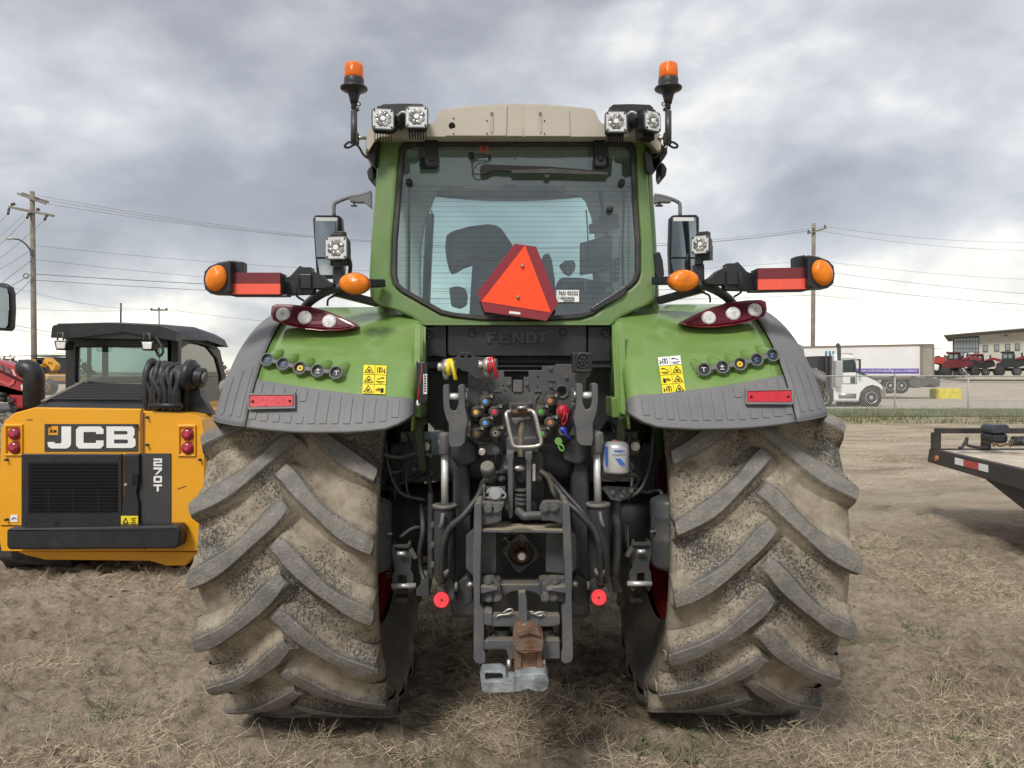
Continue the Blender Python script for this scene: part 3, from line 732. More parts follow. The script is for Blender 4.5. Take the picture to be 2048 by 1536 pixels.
def fender_b():
    b = B(); xs = [.445, .448, .455, .465, .48, .50] + [.5 + i * .0515 for i in range(1, 13)]
    P = [[fsurf(x, tg(x) - R(1.6) + (R(128) - tg(x)) * j / 40) for x in xs] for j in (0, .12, .25, .6) + tuple(range(1, 41))]
    b.grid(P, flip=True)
    # inner wall, toward the middle of the tractor
    P = []
    for j in range(41):
        th = R(38) + R(90) * j / 40; p = fsurf(.445, th); q = T(-.455, p.y, 1.50 - .02 * (j / 40)); 
        if p.z < q.z + .01: q = Vector((p.x, p.y + .01, p.z - .02))
        P.append([p, p.lerp(q, .5) , q])
    b.grid(P); return b
def trim_b():
    b = B(); xs = [.442, .447, .455, .465, .48, .50] + [.5 + i * .0517 for i in range(1, 12)] + [1.09, 1.115]
    b.grid([[fsurf(x, t0(x) + (tg(x) - t0(x)) * j / 8, .010) for x in xs] for j in (0, .1, 1, 2, 3, 4, 5, 6, 7, 7.9, 8)], flip=True)
    b.grid([[fsurf(x, t0(x), -.012 * k / 2 + .010) + Vector((0, .012 * k, 0)) for x in xs] for k in (3, 0)], flip=True)   # rolled lower lip
    return b
def trim2_b():
    b = B(); xs = [1.121, 1.145, 1.17, 1.195, 1.22, 1.24, 1.258, 1.272, 1.284, 1.293, 1.298, 1.30, 1.306, 1.316]
    sx = lambda x, th: x - max(0, (R(85) - th)) * 0
    b.grid([[fsurf(x, t0(x) + (R(128) - t0(x)) * (j / 40) ** 1.1, .010) for x in xs] for j in range(41)], flip=True)
    b.grid([[fsurf(x, t0(x), .010) + Vector((0, .03 * k, -.004 * k)) for x in xs] for k in (1, 0)], flip=True)
    return b
def slats_b():                      # raised flutes of the grey trim
    b = B()
    for i in range(13):
        x = .515 + i * .0485
        lo, hi = t0(x) + R(1.9), tg(x) - R(1.0)
        if x > .90: 
            segs = [(lo, lo + R(1.7)), (hi - R(2.6), hi)]
        else: segs = [(lo, hi)]
        for l_, h_ in segs:
            Pq = [[fsurf(x + dx, l_ + (h_ - l_) * j / 4, o_) for dx, o_ in ((-.016, .009), (-.014, .0135), (.012, .0135), (.014, .009))] for j in range(5)]
            b.grid(Pq, sm=False)
            b.add([Pq[0][0], Pq[0][1], Pq[0][2], Pq[0][3]], [(3, 2, 1, 0)]); b.add([Pq[-1][0], Pq[-1][1], Pq[-1][2], Pq[-1][3]], [(0, 1, 2, 3)])
    for i in range(3):
        x = 1.155 + i * .042; lo, hi = t0(x) + R(2), R(46 - i)
        Pq = [[fsurf(x + dx, lo + (hi - lo) * j / 5, o_) for dx, o_ in ((-.009, .009), (-.008, .013), (.008, .013), (.009, .009))] for j in range(6)]
        b.grid(Pq, sm=False)
    return b
def disc_on(px, py, r, off, t, n=18, sx=1, Rr=None, face=.55):
    """short cylinder on the fender skin, turned part way to the rear"""
    p = W(px, py, cyl_y((Rr or FR) + off)); th = math.atan2(p.z - AZ, AX - p.y) * face
    nrm = Vector((0, -math.cos(th), math.sin(th))); return p, nrm
fend = []
for side in (-1, 1):
    mm_ = (lambda b: b) if side < 0 else (lambda b: b.mir())
    fd = mm_(fender_b()).build('fender', green, tr, solid=.010); fend.append(fd)
    mm_(trim_b()).build('lower_trim', trim, fd, solid=.009)
    mm_(trim2_b()).build('outer_trim', trim, fd, solid=.004)
    mm_(slats_b()).build('trim_flutes', trim, fd)
    # tail lamp cluster (eye shaped)
    Yc = lambda px, py: cyl_y(FR + .034)(px, 664) + (664 - py) * .0013 + abs(px - 620) * .0002
    outl = [(543, 612), (541, 628), (546, 641), (575, 651), (610, 658), (645, 661.5), (680, 661), (706, 656), (713, 652), (706, 646), (680, 633), (650, 621), (615, 612), (580, 608.5), (553, 608)]
    inl = [(549, 616), (547, 628), (551, 637), (578, 646), (610, 652.5), (645, 656), (680, 656), (700, 653), (704, 651), (678, 638), (648, 626), (614, 617), (580, 613.5), (556, 612.5)]
    tl = mm_(B().pp(outl, Yc, .10)).build('tail_lamp_cluster', M('dark red lamp rim', (.16, .010, .018), .3, coat=.2), fd, bev=.004, seg=2, ang=50)
    mm_(B().pp(inl, lambda a, b_: Yc(a, b_) - .006, .012)).build('lens', dred, tl)
    for cx, cy in ((566, 629), (609.5, 635), (658.5, 643)):
        p = W(cx, cy, Yc(cx, cy) - .008); nn = Vector((0, -.97, .22))
        mm_(B().rev(p + nn * .006, p - nn * .03, [(.0005, -.05), (.020, -.04), (.029, 0.0), (.032, .12), (.033, .8)], 24)).build('round_lamp', lpink, tl)
        mm_(B().cyl(p + nn * .0095, p + nn * .002, .010, n=14)).build('lamp_centre', ledbright, tl)
    for cx, cy in ((550.5, 626), (697, 650)):
        p = W(cx, cy, Yc(cx, cy) - .008); nn = Vector((0, -1, .3)); mm_(B().cyl(p, p - nn * .01, .004, n=8)).build('screw', blkprint, tl)
    # switch row
    for i, (cx, cy) in enumerate(((534, 719), (566, 727.5), (599.5, 735.5), (635, 741), (672, 745))):
        p, nn = disc_on(cx, cy, 0, .030, 0, face=.35)
        hd = B(); up = Vector((.35 if side < 0 else .35, .55, .62)).normalized()
        P = []
        for k in range(5):
            c = p + Vector((.3, .62, .60)).normalized() * (.075 * k / 4) - nn * (.028 + .012 * k / 4); rr = .0305 * (1 - .25 * (k / 4) ** 2)
            P.append([c + Vector((rr * math.cos(a), 0.12 * rr * math.sin(a), rr * math.sin(a))) - nn * 0 for a in [2 * math.pi * j / 18 for j in range(18)]])
        hd.rev(p - nn * .004, p - nn * .05, [(.030, 0), (.033, .5), (.034, 1)], 20, caps=False)
        hd.tube([p - nn * .030, p - nn * .030 + Vector((.022, .055, .028)), p - nn * .05 + Vector((.038, .12, .042))], lambda t: .031 * (1 - .35 * t), n=18, sub=3)
        mm_(hd).build('switch_hood', green, fd)
        sw = mm_(B().rev(p + nn * .002, p - nn * .03, [(.0235, .55), (.0238, .0), (.0285, -.06), (.0305, .2), (.0305, .9)], 24, caps=False)).build('switch_bezel', trim, fd)
        mm_(B().cyl(p - nn * .010, p - nn * .028, .0235, n=20)).build('push_button', [blk, blk, M('yellow button', (.75, .5, .03), .4), blk, blk][i] if i != 2 else blk, sw)
        q = p - nn * .009; xd = nn.cross(Vector((0, 0, 1))).normalized() * -1
        yd = nn.cross(xd) * -1; yd = yd if yd.z > 0 else -yd
        xd = Vector((1, 0, 0)); yd = (Vector((0, 0, 1)) - nn * nn.z).normalized()
        g = B()
        if i == 2: g.cyl(q, q + nn * .004, .0125, n=16); mk_ = M('yellow button', (.75, .5, .03), .4)
        else:
            for (a0, b0), (a1, b1) in ([((-.010, .008), (.010, .008)), ((0, .008), (0, -.010))] if i == 4 else [((-.009, .004), (.009, .004)), ((0, .012), (0, -.004)), ((-.009, -.009), (.009, -.009))] if i == 3 else [((-.007, .010), (.006, .004)), ((.006, .004), (-.004, -.004)), ((-.004, -.004), (.008, -.010))]):
                g.beam(q + xd * a0 + yd * b0 + nn * .002, q + xd * a1 + yd * b1 + nn * .002, .0028, .002, up=nn)
            mk_ = wht if i > 2 else lblue
        mm_(g).build('symbol', mk_, sw)
        if i == 2: mm_(B().cyl(q + nn * .0045, q + nn * .0052, .004, n=10)).build('symbol', blkprint, sw)
        if i < 4:
            (nx_, ny_) = ((534, 719), (566, 727.5), (599.5, 735.5), (635, 741), (672, 745))[i + 1]
            p2, _n = disc_on(nx_, ny_, 0, .026, 0); d = (p2 - p).normalized()
            mm_(B().beam(p - nn * .008 + d * .026, p2 - _n * .004 - d * .026, .018, .024, up=nn)).build('switch_link', trim, fd, bev=.003)
    # reflector on the trim
    Yr = cyl_y(FR + .022)
    rf = mm_(B().pp([[(494, 786), (590, 786), (590, 817), (495, 819)], [(498, 790.5), (498, 814.5), (587, 812.5), (587, 790.5)]], cyl_y(FR + .026), .02)).build('reflector_frame', trim, fd, bev=.003)
    mm_(B().pp([(498.5, 791), (586.5, 791), (586.5, 812), (498.5, 814)], Yr, .012)).build('red_reflector', redref, fd, bev=.002)
    for cx, cy in ((505, 803), (579, 802)):
        p = W(cx, cy, cyl_y(FR + .026)); mm_(B().cyl(p, p + Vector((0, .01, 0)), .005, n=8)).build('screw', blkprint, fd)
# warning decals
def decal(x0, y0, x1, y1, skew, rows, parent, white_top=False, mr=False):
    mm_ = (lambda b: b.mir()) if mr else (lambda b: b)
    Y = cyl_y(FR + .0035); h = (y1 - y0) / rows
    def q(u, v): return (x0 + (x1 - x0) * u + skew[0] * v, y0 + (y1 - y0) * v + skew[1] * u)
    for r in range(rows):
        mat = wht if (white_top and r == 0) else ylw
        for c in (0, 1):
            u0, u1 = .5 * c + .012, .5 * c + .488; v0, v1 = (r + .03) / rows, (r + .97) / rows
            cell = mm_(B().pp([q(u0, v0), q(u1, v0), q(u1, v1), q(u0, v1)], Y, .002)).build('warning_decal', mat, parent)
            g = B(); Y2 = cyl_y(FR + .0045)
            def L(a, b_, w=.0032):
                pa = W(*q(u0 + (u1 - u0) * a[0], v0 + (v1 - v0) * a[1]), Y2); pb = W(*q(u0 + (u1 - u0) * b_[0], v0 + (v1 - v0) * b_[1]), Y2)
                g.beam(pa, pb, w, .001, up=(0, -1, .4))
            if c == 0 and not (white_top and r == 0):
                L((.12, .84), (.5, .12)); L((.5, .12), (.88, .84)); L((.88, .84), (.12, .84))
                L((.35, .72), (.65, .62)); L((.45, .45), (.55, .72)); L((.38, .6), (.6, .52))
            else:
                k = (r * 2 + c) % 3
                if k == 0: L((.1, .7), (.9, .7)); L((.2, .5), (.55, .3)); L((.55, .3), (.85, .3), .006); L((.25, .85), (.75, .85))
                elif k == 1: L((.2, .25), (.2, .85)); L((.2, .25), (.6, .25)); L((.6, .25), (.6, .85)); L((.6, .5), (.9, .75)); L((.4, .3), (.4, .8), .006); L((.85, .3), (.82, .85))
                else: L((.12, .5), (.55, .5)); L((.12, .65), (.55, .65)); L((.7, .35), (.7, .85), .012); L((.3, .35), (.5, .42))
            mm_(g).build('pictogram', blkprint, parent)
decal(727, 729, 774, 787, (-3, 2), 3, tr)
decal(718, 716, 764, 790, (-8, 3), 4, tr, True, True)

# ------------------------------------------------------------------ cab
YC = lambda px, py: 3.62 - .10 * (py - 280) / 360
def YCo(o): return lambda px, py: YC(px, py) + o
outer = [(757, 272), (748, 400), (741, 480), (737, 560), (740, 600), (752, 608), (790, 620), (822, 634), (842, 650), (1036, 650), (1226, 650), (1244, 634), (1272, 620), (1300, 608), (1311, 600), (1312, 560), (1306, 480), (1300, 400), (1291, 272)]
hole = [(824, 279), (1248, 279), (1262, 284), (1270, 298), (1274, 400), (1280, 480), (1280, 545), (1274, 561), (1262, 573), (1187, 628), (1162, 636), (1100, 640), (1036, 641), (960, 639), (906, 633), (880, 627), (802, 583), (788, 569), (783, 550), (785, 480), (792, 400), (800, 298), (808, 284)]
glassl = [(827, 288), (1246, 288), (1256, 292), (1262, 302), (1266, 400), (1272, 480), (1272, 543), (1266, 557), (1256, 567), (1183, 620), (1160, 627), (1100, 631), (1036, 632), (960, 630), (908, 625), (884, 619), (808, 576), (796, 565), (792, 548), (793, 480), (800, 400), (808, 302), (815, 292)]
B().pp([outer, hole], YC, .11).build('cab_frame', green_cab, tr, bev=.018, seg=3, ang=50)
rw_ = B().pp([[(x, y) for x, y in hole], glassl], YCo(-.012), .05).build('window_seal', rubber, tr, bev=.004)
gp = B().pp(glassl, YCo(.004), .006).build('rear_window', gl_cab, tr)
hl = B()
for i in range(24):
    y = 372 + i * 10.2; u = interp(y, [(370, 0), (480, 0), (550, 2), (620, 90)])
    lft = interp(y, [(370, 806), (480, 798), (548, 797), (566, 802), (618, 888)]); rgt = interp(y, [(370, 1262), (480, 1267), (545, 1267), (566, 1252), (620, 1178)])
    if i in (15, 16): y -= 4
    hl.add([W(lft, y, YCo(.002)), W(rgt, y, YCo(.002)), W(rgt, y + .4, YCo(.002)), W(lft, y + .4, YCo(.002))], [(0, 1, 2, 3)])
hl.build('heating_wires', M('heating wire', (.05, .05, .05), .6), gp)
# black lower right latch pad
B().pp([(1181, 616), (1250, 572), (1256, 572), (1253, 584), (1246, 592), (1190, 621), (1183, 622)], YCo(-.018), .02).build('latch_pad', blk, tr, bev=.004)
# cab sides: rear quarter glass, door glass, posts, running back to the windscreen
for s in (-1, 1):
    sx = lambda v: v * -1 * s
    def side(z0, z1, w0=.66, n=8):
        P = []
        for i in range(n + 1):
            t = i / n; y = 3.68 + 1.55 * t
            P.append([T(s * (w + .13 * math.sin(min(1, t * 1.6) * math.pi / 2) - .16 * max(0, t - .6) / .4), y + .04 * (1 - v_), z0 + (z1 - z0) * v_) for v_, w in ((0, w0 + .035), (.25, w0 + .03), (.5, w0 + .015), (.75, w0 - .005), (1, w0 - .03))])
        return P
    B().grid(side(2.06, 2.83), flip=(s < 0)).build('side_window', gl_cab, tr)
    B().grid(side(1.30, 2.06, .70), flip=(s < 0)).build('cab_door', green_cab, tr, solid=.02)
    pl = side(1.3, 2.86)
    for ti, w_ in ((0, .06), (4, .05), (8, .06)):
        B().tube([p + Vector((0, 0, 0)) for p in pl[ti]], w_ * .5, n=8, sub=1).build('cab_post', green_cab if ti == 0 else blk, tr)
# floor, front and windscreen
B().bb(T(-.70, 3.72, 1.20), T(.70, 5.2, 1.32)).build('cab_floor', darkin, tr)
P = []
for i in range(12):
    u = -1 + 2 * i / 11; w = .72; P.append([T(u * w, 5.25 + .10 * (1 - u * u) - .02, 1.62), T(u * w, 5.20 + .13 * (1 - u * u), 2.1), T(u * w * .98, 5.08 + .14 * (1 - u * u), 2.5), T(u * w * .96, 4.90 + .10 * (1 - u * u), 2.86), T(u * w * .92, 4.62, 2.99), T(u * w * .9, 4.38, 3.03)])
B().grid(P).build('windscreen', gl_front, tr)
# headliner: ceiling with an arched opening above the windscreen, pillars tapering down each side
YH = lambda px, py: 4.42 + .0 * px
ho = [(790, 285), (1275, 285), (1285, 640), (1192, 640), (1196, 560), (1192, 480), (1183, 430), (1172, 400), (1156, 386), (1138, 384), (1132, 372), (1010, 368), (886, 372), (874, 380), (862, 410), (850, 440), (842, 490), (840, 540), (842, 640), (785, 640)]
B().pp(ho, YH, .05).build('headliner', headl, tr, bev=.01)
B().bb(T(-.66, 3.72, 2.86), T(.66, 4.46, 2.90)).build('ceiling', headl, tr)
B().rect(1005, 369, 1032, 376, 4.40, .03).build('grab_handle', darkin, tr)
# interior
st = [(893, 470), (905, 462), (940, 452), (975, 448), (992, 450), (1004, 458), (1020, 482), (1040, 515), (1070, 530), (1097, 505), (1104, 520), (1110, 560), (1112, 640), (938, 640), (940, 600), (945, 524), (925, 531), (908, 541), (899, 543), (893, 520), (890, 495)]
seat = B().pp(st, 4.30, .14).build('driver_seat', seatm, tr, bev=.03, seg=3)
B().pp([(1085, 508), (1098, 505), (1104, 520), (1110, 560), (1111, 640), (1080, 640)], 4.24, .10).build('armrest', seatm, tr, bev=.02)
B().pp([(1160, 486), (1222, 468), (1226, 472), (1222, 540), (1160, 550)], lambda px, py: 4.25, .03).build('monitor', darkin, tr, bev=.006)
B().beam(W(1190, 545, 4.28), W(1196, 600, 4.28), .03, .03).build('monitor_arm', blk, tr)
B().pp([(1118, 530), (1130, 521), (1147, 519), (1152, 528), (1150, 540), (1140, 552), (1128, 546)], 4.2, .05).build('joystick', darkin, tr, bev=.01)
B().pp([(1116, 560), (1125, 554), (1160, 555), (1225, 565), (1235, 600), (1200, 640), (1116, 640)], 4.22, .4).build('console', darkin, tr, bev=.02)
B().pp([(1218, 520), (1240, 515), (1244, 560), (1220, 566)], 4.3, .02).build('bracket_plate', darkin, tr)
B().rect(1240, 470, 1252, 600, 4.0, .04).build('interior_post', headl, tr)
B().pp([(898, 575), (915, 572), (930, 576), (935, 590), (933, 610), (920, 617), (902, 612)], 4.15, .05).build('interior_mirror', darkin, tr, bev=.01)
B().pp([(1178, 447), (1206, 447), (1210, 462), (1180, 466)], 4.35, .05).build('sensor_unit', darkin, tr, bev=.008)
B().pp([(1200, 430), (1238, 425), (1240, 455), (1218, 460), (1202, 445)], 4.35, .06).build('speaker', darkin, tr, bev=.01)
for s in (0, 1):
    x = (818, 1247)[s]
    B().tube([W(x, 375, 3.75), W(x, 430, 3.75), W(x - 2 * s, 500, 3.75), W(x, 590, 3.75)], .007, n=8).build('gas_strut', blk, tr)
for a in ([(862, 420), (865, 440), (858, 512), (846, 512)], [(1172, 420), (1174, 440), (1176, 480), (1177, 520)]):
    B().tube([W(x, y, 4.2) for x, y in a], .004, n=6, sub=2).build('cable', blk, tr)
wheel = B(); c = T(-.02, 4.95, 1.78); wheel.tube([c + Vector((.19 * math.cos(a), .07 * math.sin(a), .17 * math.sin(a))) for a in [2 * math.pi * i / 20 for i in range(20)]], .015, closed=True, sub=1)
wheel.beam(c + Vector((-.19, 0, 0)), c + Vector((.19, 0, 0)), .03, .02); wheel.cyl(c, c + Vector((0, .25, -.4)), .03)
wheel.build('steering_wheel', darkin, tr)
seam = M('seat seam', (.13, .135, .14), .7); ctl = M('control grey', (.26, .27, .28), .5)
B().pp([(905, 474), (940, 462), (974, 457), (990, 460), (1005, 482), (1018, 508), (985, 516), (945, 512), (908, 525), (903, 500)], 4.285, .02).build('headrest_pad', seam, tr, bev=.008)  # paler inset panel: shading put into the seat's colour
B().pp([(950, 530), (1030, 528), (1060, 545), (1060, 640), (948, 640)], 4.285, .02).build('backrest_panel', M('backrest shell', (.05, .052, .056), .5), tr, bev=.01)
for y in (560, 585, 610): B().rect(955, y, 1055, y + 2, 4.28, .006).build('seat_seam', seam, tr)
B().pp([(1163, 490), (1219, 474), (1216, 537), (1163, 546)], 4.243, .006).build('monitor_back', M('monitor back', (.14, .145, .15), .5), tr, bev=.003)
for x, y in ((1128, 527), (1143, 523), (1145, 534), (1134, 535), (1136, 545)): B().cyl(W(x, y, 4.19), W(x, y, 4.2), .008, n=8).build('button', ctl, tr)
for i, (x, y, w_, h_) in enumerate(((1124, 560, 26, 3), (1124, 572, 10, 16), (1140, 566, 18, 5), (1168, 560, 6, 22), (1184, 566, 20, 6), (1192, 580, 5, 28), (1210, 575, 12, 10), (1172, 590, 10, 8), (1130, 612, 30, 3))): B().rect(x, y, x + w_, y + h_, 4.20 - .004 * (i % 3), .02).build('control', (ctl, seam, darkin)[i % 3], tr, bev=.003)
for k in range(4):
    for j in range(2): B().cyl(W(1227 + j * 7, 524 + k * 9, 4.29), W(1227 + j * 7, 524 + k * 9, 4.3), .005, n=8).build('bracket_hole', wht, tr)
B().rect(811, 380, 815, 600, 3.9, .03).build('interior_trim', M('trim pale', (.45, .46, .46), .6), tr)
B().rect(1256, 380, 1261, 560, 3.9, .03).build('interior_trim', M('trim pale'), tr)
hc = [W(870 + i * 1.3, 318 - i * .9 + 3 * math.sin(i * 1.6), 4.0 + .02 * math.cos(i * 1.6)) for i in range(34)]
B().tube(hc, .004, n=5, sub=1).build('coiled_lead', blk, tr)
B().tube([W(1200, 380, 4.3), W(1205, 420, 4.3), W(1212, 470, 4.28)], .012).build('screen_post', blk, tr)
# things on the glass
YG = YCo(-.03)
for x in (849.5, 1189.5):
    h = B().pp([(x, 268), (x + 24, 268), (x + 23.5, 326), (x + 19, 331), (x + 5, 331), (x + .5, 326)], YCo(-.035), .03)
    h.rect(x - 1.5, 268, x + 25.5, 281, YCo(-.05), .04); h.join(B().cyl(W(x + 12, 317, YCo(-.045)), W(x + 12, 317, YCo(-.03)), .012, n=14))
    h.build('window_hinge', blk, tr, bev=.004)
    B().pp([(x - 14, 292), (x + 27, 292), (x + 29, 332), (x + 24, 338), (x - 8, 338), (x - 13, 330)], YCo(.012), .012).build('hinge_backing', darkin, tr, bev=.003)
wp = B()
wp.pp([(961, 331), (970, 328), (985, 329), (1100, 333), (1160, 338), (1218, 344), (1218, 347), (1160, 346), (1090, 346), (985, 341), (975, 347), (964, 349), (959, 343)], YCo(-.035), .018)
wp.build('wiper_arm', blkprint, tr, bev=.002)
B().pp([(1022, 340), (1105, 337), (1216, 345), (1216, 349), (1100, 346), (1024, 346)], YCo(-.045), .012).build('wiper_blade', rubber, tr)
B().pp([(1085, 345), (1102, 345), (1100, 352), (1092, 355)], YCo(-.04), .01).build('wiper_clip', blk, tr)
B().tube([W(942, 312, YG), W(962, 309, YG), W(978, 312, YG)], .0035).tube([W(943, 318, YG), W(944, 338, YG), W(950, 348, YG), (W(963, 348, YG))], .0035).tube([W(944, 330, YG), W(955, 316, YG), W(974, 314, YG)], .0035).build('wiper_hose', rubber, tr)
for x, y in ((943, 311), (818, 364), (1243.5, 365), (1220, 419), (979, 313)):
    r0 = .017 if x != 979 else .009
    B().rev(W(x, y, YCo(-.02)), W(x, y, YCo(.004)), [(r0 * .45, -.2), (r0 * .8, 0), (r0, .3), (r0, 1)], 16).build('glass_fixing', blk, tr)
B().rect(960, 292, 966, 305, YCo(.010), .002).build('light_strip', redor, tr); B().rect(971, 292, 977, 305, YCo(.010), .002).build('light_strip', redor, tr)
# inventory sticker
B().rect(1113, 580, 1158, 604, YCo(-.006), .003).build('stock_label', wht, tr)
def ptext(body, x0, yb, x1, h, Y, mat, name, parent, bold=0.0, dep=.002, d2=(1, 0, 0)):
    a = W(x0, yb, Y); b_ = W(x1, yb, Y); hh = h / F * a.y
    return text_b(body, a, (b_ - a), (0, 0, 1), (b_ - a).length, hh, dep, bold).build(name, mat, parent)
ptext('765/ 05322', 1117, 590, 1156, 8, YCo(-.0085), blkprint, 'stock_number', tr, 0)
ptext('118554656', 1116, 598.5, 1149, 5.5, YCo(-.0085), blkprint, 'stock_number', tr, 0)
bc = B(); xx = 1127
for i in range(12): w = (1.3, .6, .9, 1.4)[i % 4]; bc.rect(xx, 600, xx + w, 603, YCo(-.0085), .001); xx += w + .8
bc.build('barcode', blkprint, tr)
# slow vehicle triangle
tri_o = [(1029.6, 487), (1072.3, 493.3), (1117, 606.5), (1093, 641.7), (968.4, 623.4), (954.7, 584.2)]
tri_i = [(1050, 490.7), (1102, 625), (962.8, 602.8)]
YT = lambda px, py: 3.43
sm_ = B().pp(tri_o, YT, .004).build('warning_triangle', smvr, tr, bev=.001)
B().pp(tri_i, lambda a, b_: 3.4275, .002).build('orange_face', smvo, sm_)
for x, y in ((1045, 532), (1036, 594)): B().rev(W(x, y, 3.418), W(x, y, 3.428), [(.004, -.3), (.007, 0), (.008, 1)], 14).build('bolt', steel, sm_)
B().pp([(1018.5, 622), (1040.5, 624.5), (1040.5, 629), (1018, 627)], lambda a, b_: 3.4275, .002).build('small_label', wht, sm_)
B().bb(W(1040, 580, 3.44), W(1060, 640, 3.5)).build('triangle_bracket', blk, sm_)

# ------------------------------------------------------------------ roof
ro = [(733, 268), (737, 259), (752, 253), (866, 247), (871, 240), (878, 222), (885, 219), (940, 212), (990, 208.5), (1036, 207.5), (1085, 208.5), (1130, 212), (1183, 218), (1190, 222), (1198, 240), (1204, 247), (1303, 256), (1316, 262), (1322, 272), (1322, 298), (1316, 302), (1296, 280), (1286, 273), (760, 273), (750, 280), (738, 300), (733, 296)]
def roofb():
    b = B(); Y0 = 3.50; n = len(ro); f = [W(x, y, Y0) for x, y in ro]
    mid = [p + Vector((0, .06, 0)) for p in f]; rings = [f]
    for t, sc_, dz in ((.15, 1.05, .012), (.5, 1.09, .03), (.75, 1.07, .045), (.90, 1.0, .055)):
        c = T(0, 0, 2.9); rings.append([Vector((c.x + (p.x - c.x) * sc_, Y0 + t, p.z + dz - (.0 if p.z > 2.9 else 0))) for p in f])
    P = rings
    b.grid([list(r) for r in P], wrap=True, sm=True, flip=False)
    fl = B().slab([f], (0, .002, 0), back=False); b.join(fl)
    b.add(rings[-1], [tuple(range(n))]); return b
roof = roofb().build('roof', roofm, tr, bev=.01, seg=2, ang=45)
YR = lambda a, b_: 3.492
for poly in ([(893, 233), (895, 222), (900, 217), (950, 212), (1015, 209.5), (1013, 272), (891, 272)], [(1047, 209.5), (1050, 209), (1110, 212), (1136, 215), (1139, 220), (1140, 272), (1050, 272)]):
    B().pp(poly, YR, .01).build('roof_panel', roofm, roof, bev=.004, seg=2)
B().pp([(1016, 254), (1046, 254), (1046, 272), (1015, 272)], lambda a, b_: 3.496, .008).build('roof_panel', roofm, roof, bev=.002)
for x in (980, 1077):
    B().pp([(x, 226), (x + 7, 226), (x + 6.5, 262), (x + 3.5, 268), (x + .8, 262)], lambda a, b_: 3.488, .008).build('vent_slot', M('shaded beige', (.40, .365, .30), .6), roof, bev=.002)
    B().rect(x + 1, 224, x + 6, 230, lambda a, b_: 3.485, .004).build('slot_clip', trim, roof)
B().cyl(W(904, 251.5, 3.488), W(904, 251.5, 3.50), .0155, n=18).build('plug', blkprint, roof)
for x, y in ((907, 236), (907, 267), (974, 241), (974, 267), (1089, 241), (1089, 267), (840, 270), (1031, 274), (1219, 270)):
    B().cyl(W(x, y, 3.487), W(x, y, 3.50), .0032, n=8).build('screw', blkprint, roof)
# black roof corners
def rc_b(): return B().pp([(733, 296), (738, 300), (752, 284), (758, 276), (752, 300), (748, 330), (740, 322), (734, 312)], 3.56, .9)
both(rc_b, 'roof_corner', blk, tr, bev=.008)
def vent_b(): return B().pp([(739, 332), (747, 328), (748, 355), (744, 365), (736, 356), (733, 342)], 3.75, .12)
both(vent_b, 'side_lamp', blk, tr, bev=.008)
def vb2(): return B().pp([(1289, 303), (1296, 300), (1304, 312), (1308, 340), (1306, 345), (1298, 346), (1292, 338)], 3.55, .05)
vb2().build('door_hinge', blk, tr, bev=.006)
B().pp([(1307, 505), (1320, 503), (1326, 520), (1329, 548), (1327, 556), (1315, 556), (1308, 545)], 3.58, .06).build('door_hinge', blk, tr, bev=.006)

# ------------------------------------------------------------------ work lights
def worklight(c, yaw, pitch, w, parent, stem=None, spots=False):
    """square LED flood lamp; c is the centre of its face"""
    M_ = Matrix.Translation(c) @ Matrix.Rotation(yaw, 4, 'Z') @ Matrix.Rotation(pitch, 4, 'X')
    def rr(w, r, n=5):
        o = []
        for cx, cy, a0 in ((1, 1, 0), (-1, 1, 90), (-1, -1, 180), (1, -1, 270)):
            for k in range(n + 1):
                a = R(a0 + 90 * k / n); o.append((cx * (w / 2 - r) + r * math.cos(a), cy * (w / 2 - r) + r * math.sin(a)))
        return o
    def plate(w, r, y0, y1, w2=None):
        P = [[Vector((x, y, z)) for x, z in rr(ww, r)] for y, ww in ((y0, w), (y1, w2 or w))]
        b = B().grid(P, wrap=True, sm=False, flip=True); n = len(P[0]); b.add(P[0], [tuple(range(n))[::-1]]); b.add(P[1], [tuple(range(n))]); return b
    hs = plate(w, .018, .0, .05, w * .9)
    for i in range(7): hs.box((-.36 * w + i * .12 * w, .055, -.03), (.004, .05, w * .8)) 
    h = hs.xf(M_).build('work_light', blk, parent, bev=.002)
    plate(w * .97, .017, -.006, .002, None).xf(M_).build('lamp_frame', M('lamp rim grey', (.10, .105, .11), .4), h)
    plate(w * .88, .014, -.0075, -.002).xf(M_).build('reflector', ledbright, h)
    g = B(); g2 = B()
    for k in range(8):
        a = R(22.5 + 45 * k); x, z = .245 * w * math.cos(a), .245 * w * math.sin(a)
        g.rev((x, -.011, z), (x, -.004, z), [(.02 * w, -.3), (.09 * w, -.1), (.13 * w, .3), (.135 * w, 1)], 14)
        if spots: g2.sph((x * 1.05, -.0145, z * 1.05), .035 * w, 8, 5, sc=(1, .4, 1))
    g.xf(M_).build('led_lens', led, h)
    if spots: g2.xf(M_).build('led_dot', M('led dot', (.10, .09, .04), .25), h)
    B().rev((0, -.013, 0), (0, -.004, 0), [(.08 * w, -.1), (.12 * w, .1), (.13 * w, 1)], 8, a0=.4).xf(M_).build('lens_centre', wht, h)
    sc4 = B()
    for sx in (-1, 1):
        for sz in (-1, 1): sc4.cyl((sx * w * .37, -.010, sz * w * .37), (sx * w * .37, -.006, sz * w * .37), .004, n=8)
    sc4.xf(M_).build('screws', blkprint, h)
    br = B().bb((-.25 * w, .0, w * .47), (.25 * w, .02, w * .62)).bb((-.025, .03, w * .3), (.025, .07, w * .75)); br.xf(M_).build('bracket', blk, h, bev=.002)
    return h
def wl(x, y, Y, w_px, yaw, pitch, spots=False): return worklight(W(x, y, Y), R(yaw), R(pitch), w_px / F * Y, tr, spots=spots)
